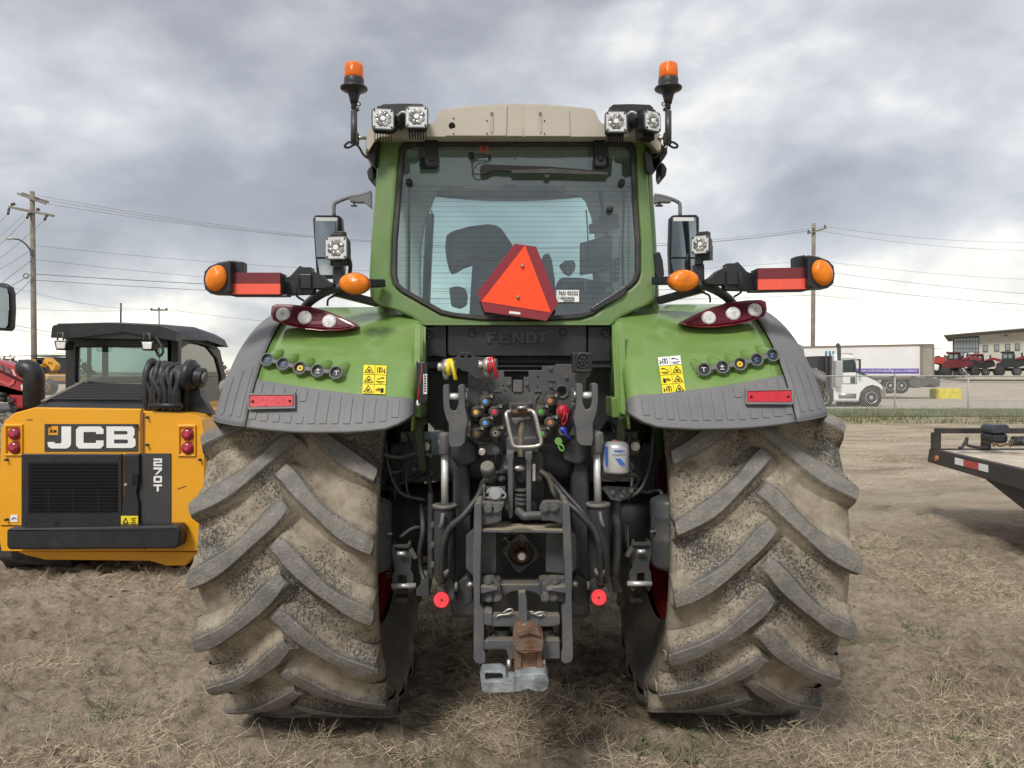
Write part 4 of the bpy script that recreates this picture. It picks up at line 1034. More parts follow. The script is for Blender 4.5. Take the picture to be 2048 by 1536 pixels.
wl(766, 239, 3.36, 45, 10, -6); wl(833.5, 235, 3.36, 46, 2, -6)
wl(1232, 244.5, 3.36, 45, 0, -6, True); wl(1304, 243, 3.36, 42, 28, -4)
for s in (0, 1):
    q = [(757, 214), (765, 208), (800, 206.5), (840, 207), (848, 213), (850, 220), (830, 222), (810, 228), (808, 250), (797, 255), (790, 240), (788, 222), (762, 221)]
    if s: q = [(1218, 215), (1226, 208.5), (1262, 207.5), (1300, 209), (1307, 215), (1306, 224), (1290, 224), (1282, 222), (1280, 246), (1262, 258), (1254, 240), (1250, 222), (1222, 222)]
    B().pp(q, 3.42, .05).build('lamp_bracket', blk, tr, bev=.004)
    c = W((806, 1263)[s], 236, 3.40); B().cyl(c, c + Vector((.07 * (1 - 2 * s) * -1, .05, -.03)), .03).build('horn', blk, tr, bev=.003)
    y0 = 226
    B().tube([W(795 + 458 * s, 232, 3.38), W(805 + 458 * s, 224, 3.36), W(815 + 458 * s, 228, 3.36)], .006).build('lamp_cable', galv, tr)
wl(673, 496, 3.35, 48, -6, 0); wl(1401, 489.5, 3.35, 38, -32, 0)
# ------------------------------------------------------------------ beacons
for s, cx in ((-1, 708), (1, 1336.5)):
    Yb = 3.48; k = Yb / F
    c = W(cx, 176, Yb)
    bc = B().rev(c + Vector((0, 0, -.035)), c + Vector((0, 0, .03)), [(.016, -.6), (.021, -.3), (.026, .0), (.032, .22), (.056, .36), (.063, .44), (.064, .54), (.060, .60), (.046, .63), (.0465, 1.15), (.044, 1.2)], 28).build('beacon', blk, tr)
    b0 = c + Vector((0, 0, .042))
    B().rev(b0, b0 + Vector((0, 0, .075)), [(.0435, 0), (.0435, .1), (.0445, .12), (.0435, .3), (.0445, .34), (.0435, .5), (.0438, .55), (.0425, .76), (.040, .88), (.028, .97), (.004, 1.0)], 28).build('amber_lens', amb2, bc)
    pole = B().cyl(W(cx + (.5 if s < 0 else -1), 186, Yb), W(cx - .5, 218, Yb), .013).cyl(W(cx, 222, Yb), W(cx, 288, Yb), .0155).build('beacon_pole', M('pole grey', (.05, .055, .055), .45), tr)
    d = 9 if s < 0 else -9
    B().cyl(W(cx + d, 208, Yb - .01), W(cx + d, 208, Yb + .015), .011).bb(W(cx + d * .3, 214, Yb - .01), W(cx + d * 1.2, 223, Yb + .01)).build('pole_clamp', blk, pole, bev=.002)
    B().cyl(W(cx + d, 208, Yb - .016), W(cx + d, 208, Yb - .009), .006).build('clamp_bolt', wht, pole)
    B().bb(W(cx + d * .9, 264, Yb - .01), W(cx + d * .2, 290, Yb + .02)).build('pole_foot', blk, pole, bev=.003)
    B().tube([W(cx + d, 276, Yb), W(cx + d * 3.2, 276, Yb + .04)], .008, sub=1).build('mount_spring', steel, pole)
    e = -1 if s < 0 else 1
    lp = [(cx + 2, 288), (cx + e * 8, 284), (cx + e * 17, 289), (cx + e * 18, 294), (cx + e * 10, 295), (cx - e * 2, 289), (cx - e * 10, 294), (cx - e * 18, 308), (cx - e * 26, 315), (cx - e * 32, 314)]
    B().tube([W(x, y, Yb + .01 * i) for i, (x, y) in enumerate(lp)], .0055, n=7).build('beacon_cable', rubber, tr)
# ------------------------------------------------------------------ mirrors, arms, marker lamps
def mir_b(s):
    if s < 0: ol = [(625, 436), (629, 430), (680, 431), (683, 437), (687, 480), (688, 550), (683, 556), (640, 556), (632, 548)]; x0, x1, sh = 629, 680, 5; arm = [(668, 432), (668, 414), (672, 405), (700, 394), (715, 392), (743, 384)]; pl = [(698, 392), (742, 383), (742, 416), (728, 404), (714, 404), (699, 402)]
    else: ol = [(1340, 436), (1344, 430), (1395, 429), (1399, 435), (1399, 520), (1390, 550), (1350, 556), (1340, 550), (1338, 500)]; x0, x1, sh = 1344, 1394, -2; arm = [(1360, 432), (1360, 414), (1356, 404), (1330, 394), (1309, 390)]; pl = [(1309, 389), (1345, 397), (1343, 404), (1325, 404), (1309, 406)]
    Ym = 4.75; mc = (x0 + x1) / 2
    YMf = lambda a, b_: Ym - .022 + s * -1 * (a - mc) * .0017 + (b_ - 480) * .0002
    m = B().pp(ol, lambda a, b_: YMf(a, b_) + .006, .07).build('side_mirror', blk, tr, bev=.012, seg=3)
    B().pp([(x0, 434), (x1 - 2, 435), (x1 + sh * .4, 478), (x1 + sh, 514), (x0 + sh * .8, 514), (x0 + sh * .2, 470)], YMf, .006).build('mirror_glass', mirg, m)
    B().pp([(x0 + sh, 518), (x1 + sh, 518), (x1 + sh, 550), (x0 + sh + 6, 550)], YMf, .006).build('mirror_glass', mirg, m)
    B().pp([(x0 + 3, 434.5), (x1 - 6, 435), (x1 - 6, 442), (x0 + 3, 442)], lambda a, b_: YMf(a, b_) - .005, .004).build('bright_strip', wht, m)  # white strip laid on the mirror, standing in for a bright reflection
    B().tube([W(x, y, Ym + .03) for x, y in arm], .012, n=10, sub=3).build('mirror_arm', trim, m)
    B().pp(pl, Ym + .02, .05).build('arm_plate', trim, m, bev=.006)
    kx = 708 if s < 0 else 1318
    B().bb(W(kx - 2, 402, Ym), W(kx + 3, 411, Ym + .02)).bb(W(kx - 7, 409, Ym), W(kx + 7, 414, Ym + .02)).build('arm_knob', blk, m, bev=.004)
    for i_, z_ in ((0, 0),): pass
mir_b(-1); mir_b(1)
def arms_b():
    Ya = 3.42
    b = B().tube([W(596, 634, Ya + .12), W(618, 605, Ya + .04), (W(646, 586, Ya - .02)), W(672, 576, Ya - .02), W(700, 571, Ya), W(728, 573, Ya + .1)], .026, n=12, sub=4, flat=.8)
    return b
both(arms_b, 'lamp_support_arm', M('matt grey steel tube', (.045, .047, .05), .5), tr)
def arm2_b():
    b = B().beam(W(668, 584, 3.46), W(758, 607, 3.58), .05, .035); b.beam(W(728, 567, 3.40), W(764, 567, 3.50), .05, .038); return b
both(arm2_b, 'support_strut', blk, tr, bev=.006)
def post_b():
    b = B().bb(W(665, 535, 3.40), W(690, 582, 3.44)); b.bb(W(667, 514, 3.38), W(685, 538, 3.42)); b.tube([W(697, 515, 3.40), W(701, 530, 3.40), W(699, 550, 3.42)], .010); return b
both(post_b, 'lamp_post', blk, tr, bev=.005)
def fl_b():
    b = B().pp([(567, 556), (580, 552), (597, 533), (600, 531), (605, 534), (622, 534), (623, 541), (640, 548), (655, 561), (668, 566), (664, 574), (645, 577), (626, 577), (625, 587), (600, 588), (562, 590), (560, 558)], 3.30, .06)
    b.rect(598, 548, 622, 577, 3.285, .03); b.bb(W(562, 548, 3.32), W(574, 590, 3.36)); return b
both(fl_b, 'folding_bracket', blk, tr, bev=.005)
both(lambda: B().pp([(455, 542), (464, 542), (464, 520), (485, 523), (485, 545), (562, 545), (562, 590), (575, 588), (575, 592), (462, 592), (457, 585)], 3.215, .06), 'marker_back', blk, tr, bev=.004)
both(lambda: B().rect(461.5, 545, 560, 567, 3.205, .014), 'marker_upper_panel', M('dark red panel', (.16, .012, .02), .35, coat=.3), tr, bev=.001)
both(lambda: B().rect(461.5, 567.3, 560, 588.5, 3.203, .014), 'marker_lower_panel', redor, tr, bev=.001)
both(lambda: B().pp([(461, 520), (461, 584), (452, 588), (420, 587), (409, 578), (406, 560), (408, 543), (418, 532), (438, 524)], 3.17, .09), 'position_lamp_housing', blk, tr, bev=.015, seg=3, ang=60)
def plens():
    c = W(433.5, 556.5, 3.165); P = []
    for k, (r, d) in enumerate(((1, .0), (.95, -.012), (.75, -.022), (.45, -.028), (.02, -.03))):
        P.append([c + Vector((.047 * r * math.cos(a) * (1 if math.cos(a) < 0 else .9), d, .055 * r * math.sin(a) + .010 * r * math.cos(a))) for a in [2 * math.pi * i / 24 for i in range(24)]])
    return B().grid(P, wrap=True, flip=False)
both(plens, 'amber_lens', amb, tr)
def oval():
    c = W(708, 566.5, 3.24); P = []
    for k, (r, d) in enumerate(((1, .03), (1, .0), (.93, -.012), (.7, -.022), (.35, -.027), (.01, -.028))):
        P.append([c + Vector((.064 * r * math.cos(a), d, .045 * r * math.sin(a))) for a in [2 * math.pi * i / 32 for i in range(32)]])
    return B().grid(P, wrap=True)
both(oval, 'turn_signal', amb, tr)
def oval2():
    c = W(708, 566.5, 3.24); P = []
    for r, d in ((1.06, .035), (1.06, .004), (.98, .002)):
        P.append([c + Vector((.064 * r * math.cos(a), d, .045 * r * math.sin(a))) for a in [2 * math.pi * i / 32 for i in range(32)]])
    return B().grid(P, wrap=True)
both(oval2, 'turn_signal_rim', M('amber rim', (.35, .07, .02), .4), tr)
both(lambda: B().tube([W(595, 552, 3.27), W(593, 575, 3.27), W(594, 592, 3.3), W(607, 601, 3.38)], .005, n=7), 'lamp_cable', rubber, tr)
both(lambda: B().tube([W(655, 612, 3.4), W(656, 600, 3.4), W(663, 594, 3.42), W(680, 588, 3.45)], .005, n=7), 'lamp_cable', rubber, tr)
rodm = M('ground steel rod', (.72, .72, .70), .34, metal=.55, var=.04)
# ------------------------------------------------------------------ rear machinery
def bolt(px, py, Y, r=.011, mat=None, parent=None, n=6):
    c = W(px, py, Y); return B().cyl(c, c + Vector((0, .012, 0)), r * 1.55, n=14).cyl(c + Vector((0, -.010, 0)), c + Vector((0, .002, 0)), r, n=n, sm=False).build('bolt', mat or dgrey2, parent or tr)
# firewall under the cab
fw = B().pp([(843, 650), (1223, 650), (1224, 716), (1222, 830), (1200, 860), (870, 860), (845, 830), (843, 716)], 3.70, .1).build('rear_bulkhead', blk, tr)
mp = B().pp([(895, 651), (1173, 651), (1174, 708), (1168, 713), (900, 713), (895, 708)], 3.56, .04).build('rear_panel', blk, tr, bev=.006, seg=3)
B().pp([(845, 653), (866, 653), (868, 650), (890, 650), (892, 653), (893, 716), (868, 712), (845, 716)], 3.57, .04).build('rear_panel', blk, tr, bev=.006, seg=3)
B().pp([(1176, 652), (1222, 652), (1221, 724), (1176, 724)], 3.565, .04).build('rear_panel', blk, tr, bev=.006, seg=3)
for x, y in ((943, 665), (1126, 664), (856.5, 668), (1210, 665)):
    B().tube([W(x + 7 * math.cos(a), y + 7 * math.sin(a), 3.557) for a in [2 * math.pi * i / 16 for i in range(16)]], .003, n=6, closed=True, sub=1).cyl(W(x, y, 3.558), W(x, y, 3.57), .006, n=6).build('panel_fixing', blk, tr)
# raised lettering F E N D T (slightly lighter black than the panel)
Lt = {'F': [[(970, 664), (994, 664), (993, 669), (979, 669), (980, 673), (990, 673), (989, 678), (981, 678), (983, 687), (976, 687)]],
      'E': [[(997, 664), (1021, 664), (1021, 668), (1005, 668), (1005, 673), (1018, 673), (1018, 677), (1006, 677), (1006, 683), (1021, 683), (1021, 687), (998, 687)]],
      'N': [[(1024, 664), (1032, 664), (1041, 677), (1041, 664), (1048, 664), (1048, 687), (1041, 687), (1031, 673), (1031, 687), (1024, 687)]],
      'D': [[(1051, 664), (1068, 664), (1074, 669), (1074, 682), (1067, 687), (1051, 687)], [(1058, 669), (1058, 682), (1064, 682), (1067, 679), (1067, 672), (1064, 669)]],
      'T': [[(1076, 664), (1099, 664), (1096, 669), (1090, 669), (1087, 687), (1080, 687), (1082, 669), (1076, 669)]]}
for k, l in Lt.items(): B().pp(l, 3.552, .01).build('raised_letter', M('letter black', (.030, .031, .034), .33), tr, bev=.0015)
for y in (722, 731, 740): B().rect(900, y, 1172, y + 4, 3.60, .05).build('cross_rail', blk, tr, bev=.003)
B().rect(845, 724, 945, 737, 3.58, .05).build('cross_rail', blkm, tr, bev=.003); B().rect(1185, 724, 1222, 735, 3.58, .05).build('cross_rail', blkm, tr, bev=.003)
# inner fender flutes
for i, x in enumerate((-.447,)):
    for s in (-1, 1):
        for k in range(3):
            y0 = 3.18 + k * .09; B().beam(T(s * .449, y0 + .10, 1.96), T(s * .449, y0, 1.56), .008, .03, up=(1, 0, 0)).build('fender_rib', green, tr, bev=.003)
B().pp([(1222, 795), (1256, 795), (1252, 836), (1224, 836)], 3.3, .2).build('fender_bracket', green, tr, bev=.006)
B().pp([(826, 790), (842, 790), (842, 836), (828, 834)], 3.2, .2).build('fender_bracket', green, tr, bev=.006)
# left latch board with label
B().pp([(832, 722), (836, 724), (850, 723), (855, 728), (856, 796), (851, 805), (834, 812)], 3.12, .02).build('latch_board', blk, tr, bev=.004)
B().rect(846.5, 748, 854, 788, 3.114, .003).build('white_label', wht, tr)
for yy in range(7): B().rect(848, 751 + yy * 5, 852.5, 753 + yy * 5, 3.111, .001).build('label_print', blkprint, tr)
B().tube([W(843, 727, 3.10), W(843, 745, 3.09), W(838, 775, 3.09), W(836, 808, 3.10)], .0022, n=6).build('red_wire', redref, tr)
B().cyl(W(832, 810, 3.1), W(841, 810, 3.1), .010).cyl(W(835, 800, 3.1), W(835, 818, 3.1), .006).build('latch_pin', steel, tr)
# ---- castings behind everything
B().bb(T(-.34, 3.55, .55), T(.34, 4.6, 1.35)).build('transmission_housing', cast, tr, bev=.03)
B().bb(T(-.20, 3.42, 1.12), T(.20, 3.75, 1.42)).bb(T(-.37, 3.60, 1.25), T(.37, 3.9, 1.50)).build('lift_housing', cast, tr, bev=.02)
def axle_b():
    b = B(); b.rev(T(-.25, 4.0, .95), T(-.72, 4.0, .95), [(.30, 0), (.30, .06), (.25, .10), (.21, .35), (.19, .6), (.20, .85), (.24, .87), (.24, .95), (.16, 1.0)], 32)
    for i in range(16): g = 2 * math.pi * i / 16; c = T(-.27, 4.0 + .275 * math.cos(g), .95 + .275 * math.sin(g)); b.cyl(c, c - NX * .05, .012, n=6)
    return b
both(axle_b, 'axle_housing', cast, tr)
# rockshaft cross tube at y 895-950
B().tube([W(912, 925, 3.40), W(965, 920, 3.36), W(1040, 918, 3.36), W(1115, 920, 3.36), W(1165, 925, 3.40)], .085, n=20).build('rockshaft', cast, tr)
B().pp([(898, 880), (920, 872), (1160, 872), (1180, 880), (1175, 945), (1155, 955), (920, 955), (900, 945)], 3.42, .12).build('rockshaft_cover', cast, tr, bev=.02)
# coupling plate
plate = [(938, 736), (952, 745), (975, 757), (976, 741), (1008, 740), (1008, 754), (1023, 754), (1024, 784), (1046, 784), (1047, 754), (1057, 754), (1057, 741), (1084, 741), (1084, 732), (1111, 731), (1111, 728), (1181, 728), (1180, 752), (1172, 758), (1172, 800), (1150, 812), (1128, 830), (1128, 868), (1118, 880), (942, 880), (941, 835), (936, 820), (936, 745)]
def circ(x, y, r, n=20): return [(x + r * math.cos(2 * math.pi * i / n), y + r * math.sin(2 * math.pi * i / n)) for i in range(n)]
B().pp([plate, circ(1124, 783, 9), circ(1007, 772, 2, 8), circ(1076, 754, 2, 8), circ(1076, 775, 2, 8), circ(1011, 782, 2, 8), circ(1059, 782, 2, 8)], 3.20, .012).build('coupler_plate', dgrey, tr, bev=.002)
B().rect(1026, 760, 1045, 784, 3.19, .012).build('plate_tongue', dgrey2, tr, bev=.002)
B().tube([W(1115, 774, 3.195), W(1124, 771, 3.195), W(1133, 774, 3.195), W(1136, 783, 3.195), W(1133, 792, 3.195), W(1124, 795.5, 3.195), W(1115, 792, 3.195), W(1112, 783, 3.195)], .003, n=6, closed=True).build('hole_rim', dgrey2, tr)
for x, y in ((946, 769), (966, 769), (1017, 767.5), (1053, 768), (1101, 772), (1101, 736), (1132, 754), (1154, 753), (1060, 806), (1011, 806), (1012, 868)): bolt(x, y, 3.195, .007)
for a, b_ in (((978, 770), (984, 782)), ((996, 788), (1003, 800)), ((1102, 767), (1110, 780)), ((1070, 800), (1076, 788))): B().beam(W(*a, 3.19), W(*b_, 3.19), .006, .006).build('plate_crease', dgrey2, tr, bev=.001)
for x0, x1, y in ((969, 985, 763), (986, 1002, 782), (1068, 1083, 782), (1096, 1110, 760)): B().rect(x0, y, x1, y + 1.6, 3.19, .008).build('plate_crease', dgrey2, tr, bev=.001)
# left upper bracket with two air couplings
B().pp([[(882, 724), (885, 718), (893, 717), (910, 715), (917, 712), (921, 705), (926, 704), (941, 704), (946, 709), (949, 713), (972, 715), (976, 721), (976, 735), (968, 738), (972, 752), (970, 757), (950, 757), (938, 745), (922, 740), (917, 735), (895, 735), (882, 732)], circ(925.5, 711.5, 4.5, 14), circ(939, 711.5, 4.5, 14)], 3.12, .014).build('coupling_bracket', blkm, tr, bev=.002)
for x, y, mt, nm in ((898, 734, ylw, 'yellow'), (979, 730, redref, 'red')):
    c = W(x, y, 3.06)
    a_ = B().rev(c + Vector((-.045, .0, 0)), c + Vector((.03, -.015, .0)), [(.010, 0), (.017, .02), (.020, .12), (.015, .25), (.028, .34), (.032, .5), (.032, .75), (.027, .78), (.027, .98)], 16)
    a_.rev(c + Vector((-.012, .0, .01)), c + Vector((-.012, .0, -.058)), [(.014, 0), (.016, .5), (.010, .9)], 12).build('air_coupling', zinc, tr)
    B().rev(c + Vector((-.004, -.01, .0)), c + Vector((.010, -.012, 0)), [(.034, 0), (.035, .8), (.03, 1)], 16).tube([c + Vector((.010, -.025, .030)), c + Vector((.018, -.040, .0)), c + Vector((.026, -.03, -.035)), c + Vector((.028, -.02, -.050))], .008, n=6).build('coupling_flap', mt, tr)
    B().pp([(x + 7, y - 12), (x + 10, y - 12), (x + 10, y + 8), (x + 7, y + 8)], 3.03, .05).build('coupling_guard', zinc, tr)
# seven pin socket
s7 = B().rect(1145, 704, 1185, 745, 3.10, .06).build('trailer_socket', blk, tr, bev=.006)
B().pp([circ(1166, 721, 15, 24), circ(1166, 721, 12.5, 24)], 3.085, .02).build('socket_ring', blkm, s7, bev=.001)
for i in range(7): a = 2 * math.pi * i / 6; rr = 0 if i == 6 else 7; bolt(1166 + rr * math.cos(a), 721 + rr * math.sin(a), 3.092, .0045, blkm, s7)
B().rect(1152, 738, 1180, 743, 3.085, .02).build('socket_latch', blkm, s7, bev=.002)
for x in (1151, 1181): bolt(x, 708.5, 3.095, .006, blkm, s7)
# hydraulic couplers
def coupler(x, y, mat, open_=False):
    b = B(); Y = 3.11
    c = W(x, y, Y)
    b.rev(c, c + Vector((0, .09, 0)), [(.018, -.06), (.0245, 0), (.0255, .15), (.022, .3), (.024, .5), (.024, 1)], 16)
    b.pp([(x - 9, y - 14), (x + 6, y - 17), (x + 7, y + 6), (x - 7, y + 12)], Y + .035, .06)
    b.pp([(x - 6, y - 20), (x + 7, y - 20), (x + 7, y - 8), (x - 6, y - 8)], Y + .05, .05)
    b.pp([(x - 8, y + 4), (x + 7, y + 4), (x + 5, y + 18), (x - 5, y + 18)], Y + .05, .05)
    b.tube([W(x + 3, y - 7, Y), W(x + 12, y - 12, Y - .004), W(x + 17, y - 12, Y + .01), W(x + 15, y - 4, Y + .015), W(x + 6, y + 8, Y + .01)], .0075, n=7)
    o = b.build('hydraulic_coupler', M('grimy coupler', (.045, .042, .037), .55, var=.3, dust=.5, ds=22, dcol=(.13, .10, .07), bump=.3), tr, bev=.0025)
    cc = W(x + 13, y - 10, Y - .012); B().cyl(cc, cc + Vector((0, .02, 0)), .0055, n=8).build('lever_screw', steel, o)
    if open_:
        B().cyl(c + Vector((0, -.006, 0)), c, .011, n=14).build('socket_core', steel, o); B().cyl(c + Vector((0, -.007, 0)), c, .006, n=12).build('socket_bore', blkprint, o)
    else: B().cyl(c + Vector((0, -.007, 0)), c + Vector((0, .004, 0)), .0105, n=16).build('coupler_cap', mat, o, bev=.002)
for x, y, mt in ((970, 803, lblue), (951.5, 824.5, lyel), (988.5, 823.5, lred), (970, 846, lblue), (951.5, 867.5, lbrown), (1099.5, 801.5, lor), (1081, 823, lgr), (1100, 845, lor), (1083.5, 867, lgr)): coupler(x, y, mt)
coupler(991, 866, None, True)
for (x0, y0, x1, y1) in ((944, 808, 1003, 884), (1074, 800, 1112, 885)):
    B().pp([(x0, y0), (x1, y0), (x1, y1), (x0, y1)], 3.19, .05).build('valve_block', M('valve block', (.035, .033, .03), .6, dust=.4, dcol=(.10, .08, .06)), tr, bev=.006)
# red and blue capped ports, dangling green cap
B().pp([(1113, 800), (1140, 795), (1142, 822), (1148, 850), (1137, 872), (1122, 898), (1108, 890), (1110, 830)], 3.22, .02).build('port_plate', blkm, tr, bev=.003)
for x, y, r, mt in ((1129, 822, .0245, capr), (1129, 860, .0155, capb)):
    c = W(x, y, 3.12); o = B().rev(c + Vector((-.006, -.008, -.004)), c + Vector((-.012, .09, .01)), [(r * 1.15, 0), (r * 1.2, .1), (r, .3), (r, 1)], 18).build('port_body', steel if r < .02 else M('dusty red port', (.30, .05, .05), .5, dust=.4), tr)
    B().rev(c + Vector((-.002, -.016, 0)), c + Vector((-.005, -.004, 0)), [(r * .3, -.2), (r * .85, 0), (r, .4), (r * .98, 1)], 18).build('port_cap', mt, o)
B().tube([W(1130, 822, 3.09), W(1128, 834, 3.085), W(1124, 845, 3.10), W(1128, 849, 3.10), W(1134, 836, 3.10), W(1133, 825, 3.11)], .0045, n=7).build('cap_strap', capr, tr)
B().tube([W(1130, 860, 3.09), W(1132, 870, 3.085), W(1138, 876, 3.09), W(1142, 878, 3.10)], .0045, n=7).build('cap_strap', capb, tr)
B().pp([circ(1117, 883, 7.5, 16)], 3.085, .02).build('hanging_cap', capg, tr, bev=.004)
B().tube([W(1119, 889, 3.09), W(1126, 892, 3.085), W(1127, 900, 3.09), W(1122, 901, 3.09), W(1117, 893, 3.09)], .0045, n=7, closed=True).build('cap_strap', capg, tr)
# ports under the left block
pb = B().rect(957, 889, 1006, 911, 3.16, .03).build('port_block', blkm, tr, bev=.003)
c = W(964, 904, 3.12); B().rev(c, c + Vector((0, .06, 0)), [(.012, -.05), (.0165, 0), (.0165, .4), (.012, .5), (.012, 1)], 18).build('quick_port', zinc, tr)
c = W(992, 901, 3.14); B().cyl(c, c + Vector((0, .04, 0)), .017, n=6, sm=False).build('quick_port', dgrey, tr)
B().tube([W(992, 902, 3.13), W(991, 915, 3.12), W(987, 935, 3.14)], .002, n=6).build('thin_cable', hose, tr)
# handle and threaded top link stub
B().tube([W(1022, 822, 2.98), W(1013, 826, 2.97), W(1014, 838, 2.96), (W(1024, 884, 2.96)), W(1031, 893, 2.96), W(1050, 894, 2.96), W(1074, 892, 2.96), W(1082, 884, 2.96), W(1077, 860, 2.96), W(1070, 830, 2.96), W(1064, 822, 2.97), W(1054, 821, 2.98)], .0082, n=9, sub=3).build('wire_handle', zinc, tr)
B().cyl(W(1025, 824, 2.98), W(1062, 822, 2.98), .010).build('handle_crossbar', rust, tr)
th_ = B(); a, b_ = W(1044, 815, 3.0), W(1041, 912, 3.02); n = 60
th_.rev(a, b_, [((.0115 if i % 2 else .0135) * (1.35 if i < 10 else 1), i / n) for i in range(n + 1)], 14, sm=False)
th_.build('threaded_spindle', M('dirty thread', (.16, .135, .10), .55, metal=.4, var=.4, vs=30, dust=.4), tr)
B().cyl(W(1043, 812, 2.97), W(1043.5, 818, 2.97), .021, n=16).build('spindle_collar', steel, tr)
B().pp([(1022, 836), (1060, 833), (1062, 838), (1040, 842), (1032, 852), (1026, 846)], 2.985, .02).build('catch_hook', dgrey2, tr, bev=.006)
B().pp([[(1018, 806), (1056, 806), (1056, 828), (1050, 828), (1050, 812), (1024, 812), (1024, 828), (1018, 828)]], 3.12, .05).build('spindle_bracket', dgrey, tr, bev=.003)
B().pp([(1012, 875), (1078, 875), (1078, 906), (1012, 906)], 3.12, .2).build('top_link_block', dgrey, tr, bev=.01)
for x in (1021, 1057.5):
    B().pp([(x - 8, 905), (x + 7, 905), (x + 7, 915), (x + 5, 922), (x + 5, 1030), (x + 2, 1038), (x - 2, 1038), (x - 5, 1030), (x - 5, 922), (x - 8, 915)], 3.02, .10).build('top_link_bracket', dgrey2, tr, bev=.005)
B().cyl(W(1008, 937, 3.06), W(1070, 937, 3.06), .0155).build('top_link_pin', steel, tr)
B().pp([(1065, 928), (1071, 928), (1071, 963), (1065, 963)], 3.03, .014).build('pin_retainer', zinc, tr, bev=.003)
B().pp([(1000, 900), (1090, 900), (1092, 1000), (1078, 1030), (1004, 1030), (998, 1000)], 3.18, .25).build('top_link_casting', cast, tr, bev=.03)
for x, y in ((1002, 955), (1042, 957), (1076, 955), (1022, 1014), (1064, 1014)):
    c = W(x, y, 3.13); B().cyl(c, c + Vector((0, .06, 0)), .026, n=18).build('casting_boss', cast, tr, bev=.004); bolt(x, y, 3.12, .012)
B().tube([W(1043, 990, 3.08), W(1042, 1000, 3.06), W(1041, 1018, 3.07)], .034, n=14).build('lift_sensor', cast, tr)
for i in range(4): B().cyl(W(1043, 978 + i * 9, 3.05), W(1043, 982 + i * 9, 3.05), .028, n=18).build('bellows_ring', cast, tr)
B().tube([W(1035, 1022, 3.03), W(1048, 1032, 3.0), W(1062, 1031, 3.0), W(1085, 1031, 3.0)], .018, n=10).build('oil_pipe', dgrey, tr)
# oil filler
B().cyl(W(976, 940, 3.03), W(987, 976, 3.12), .0235, .019, n=18).build('filler_neck', dgrey, tr)
B().rev(W(975, 935, 3.01), W(977, 945, 3.03), [(.026, -.4), (.030, 0), (.030, 1), (.026, 1.1)], 18).build('filler_cap', dgrey2, tr)
# grey round socket on its rail
B().pp([(966, 973), (969, 973), (969, 1056), (966, 1056)], 2.93, .05).build('socket_rail', dgrey2, tr)
B().pp([(966, 974), (1010, 974), (1010, 1008), (966, 1008)], 2.97, .02).build('socket_plate', dgrey, tr)
B().pp([[(968, 989), (975, 979), (983, 975), (997, 975), (1005, 979), (1013, 989), (1011, 997), (1000, 999), (997, 1010), (985, 1010), (982, 999), (970, 997)], circ(974, 991, 3.5, 10), circ(1006, 991, 3.5, 10)], 2.945, .02).build('round_socket', M('grey socket', (.26, .28, .28), .5, dust=.2), tr, bev=.003)
B().rev(W(990.5, 988, 2.925), W(990.5, 988, 2.95), [(.020, 0), (.0235, .1), (.0245, 1)], 20).build('socket_lid', M('grey socket', (.3, .3, .3)), tr)
# drawbar frame
def upr_b():
    return B().pp([(948.5, 1012), (952, 1007), (961, 1006), (963, 1010), (963, 1060), (961, 1150), (960, 1210), (968, 1222), (968, 1300), (971, 1308), (971, 1325), (964, 1329), (951, 1326), (947, 1318), (948, 1200), (945, 1130)], 2.86, .24)
both(upr_b, 'frame_upright', dgrey2, tr, bev=.004)
B().pp([(962, 1006), (966, 1004), (1008, 1006), (1008, 1012), (1002, 1020), (1003, 1040), (996, 1045), (962, 1052)], 2.90, .05).build('frame_corner', dgrey, tr, bev=.006)
B().pp([(1082, 1010), (1086, 1004), (1118, 1003), (1130, 1008), (1134, 1012), (1134, 1052), (1100, 1042), (1083, 1042)], 2.90, .05).build('frame_corner', dgrey, tr, bev=.006)
for x, y in ((977, 1018), (994, 1017), (1089, 1016), (1108, 1014)): bolt(x, y, 2.888, .013)
B().slab([[W(962, 1058, 2.88), W(1131, 1060, 2.88), W(1131, 1048, 3.05), W(966, 1046, 3.05)]], (0, .002, -.012)).build('dusty_shelf', M('dusty shelf', (.30, .25, .175), .85, var=.3, vs=12, bump=.4), tr, bev=.002)
B().pp([(960, 1060), (1015, 1061), (1035, 1057), (1050, 1057), (1070, 1061), (1131, 1062), (1131, 1066), (1068, 1065), (1050, 1061), (1034, 1061), (1018, 1065), (961, 1064)], 2.875, .02).build('shelf_lip', dgrey2, tr)
# inner guard plates, recess and PTO
B().pp([(963, 1064), (992, 1064), (992, 1145), (975, 1149), (963, 1148)], 2.98, .12).build('guard_plate', dgrey, tr, bev=.003)
B().pp([(1091, 1064), (1128, 1066), (1129, 1148), (1092, 1144)], 2.98, .12).build('guard_plate', dgrey, tr, bev=.003)
for s in (0, 1):
    q = [(932, 1072), (947, 1058), (948, 1150), (944, 1150), (932, 1136)] if not s else [(1137, 1058), (1151, 1072), (1153, 1136), (1140, 1150), (1138, 1150)]
    B().pp(q, 2.99, .02).build('side_shield', dgrey, tr, bev=.002)
B().rect(985, 1060, 1100, 1170, 3.24, .2).build('pto_recess', cast, tr)
B().pp([[(1042, 1069), (1050, 1071), (1066, 1090), (1080, 1107), (1078, 1116), (1062, 1128), (1040, 1147), (1031, 1144), (1018, 1124), (1003, 1106), (1003, 1098), (1018, 1086), (1032, 1072)], circ(1042.5, 1107, 25, 28)], 3.12, .08).build('pto_flange', dgrey, tr, bev=.006)
for x, y in ((1046, 1080), (1011, 1104), (1071, 1113), (1037, 1138)): bolt(x, y, 3.115, .007)
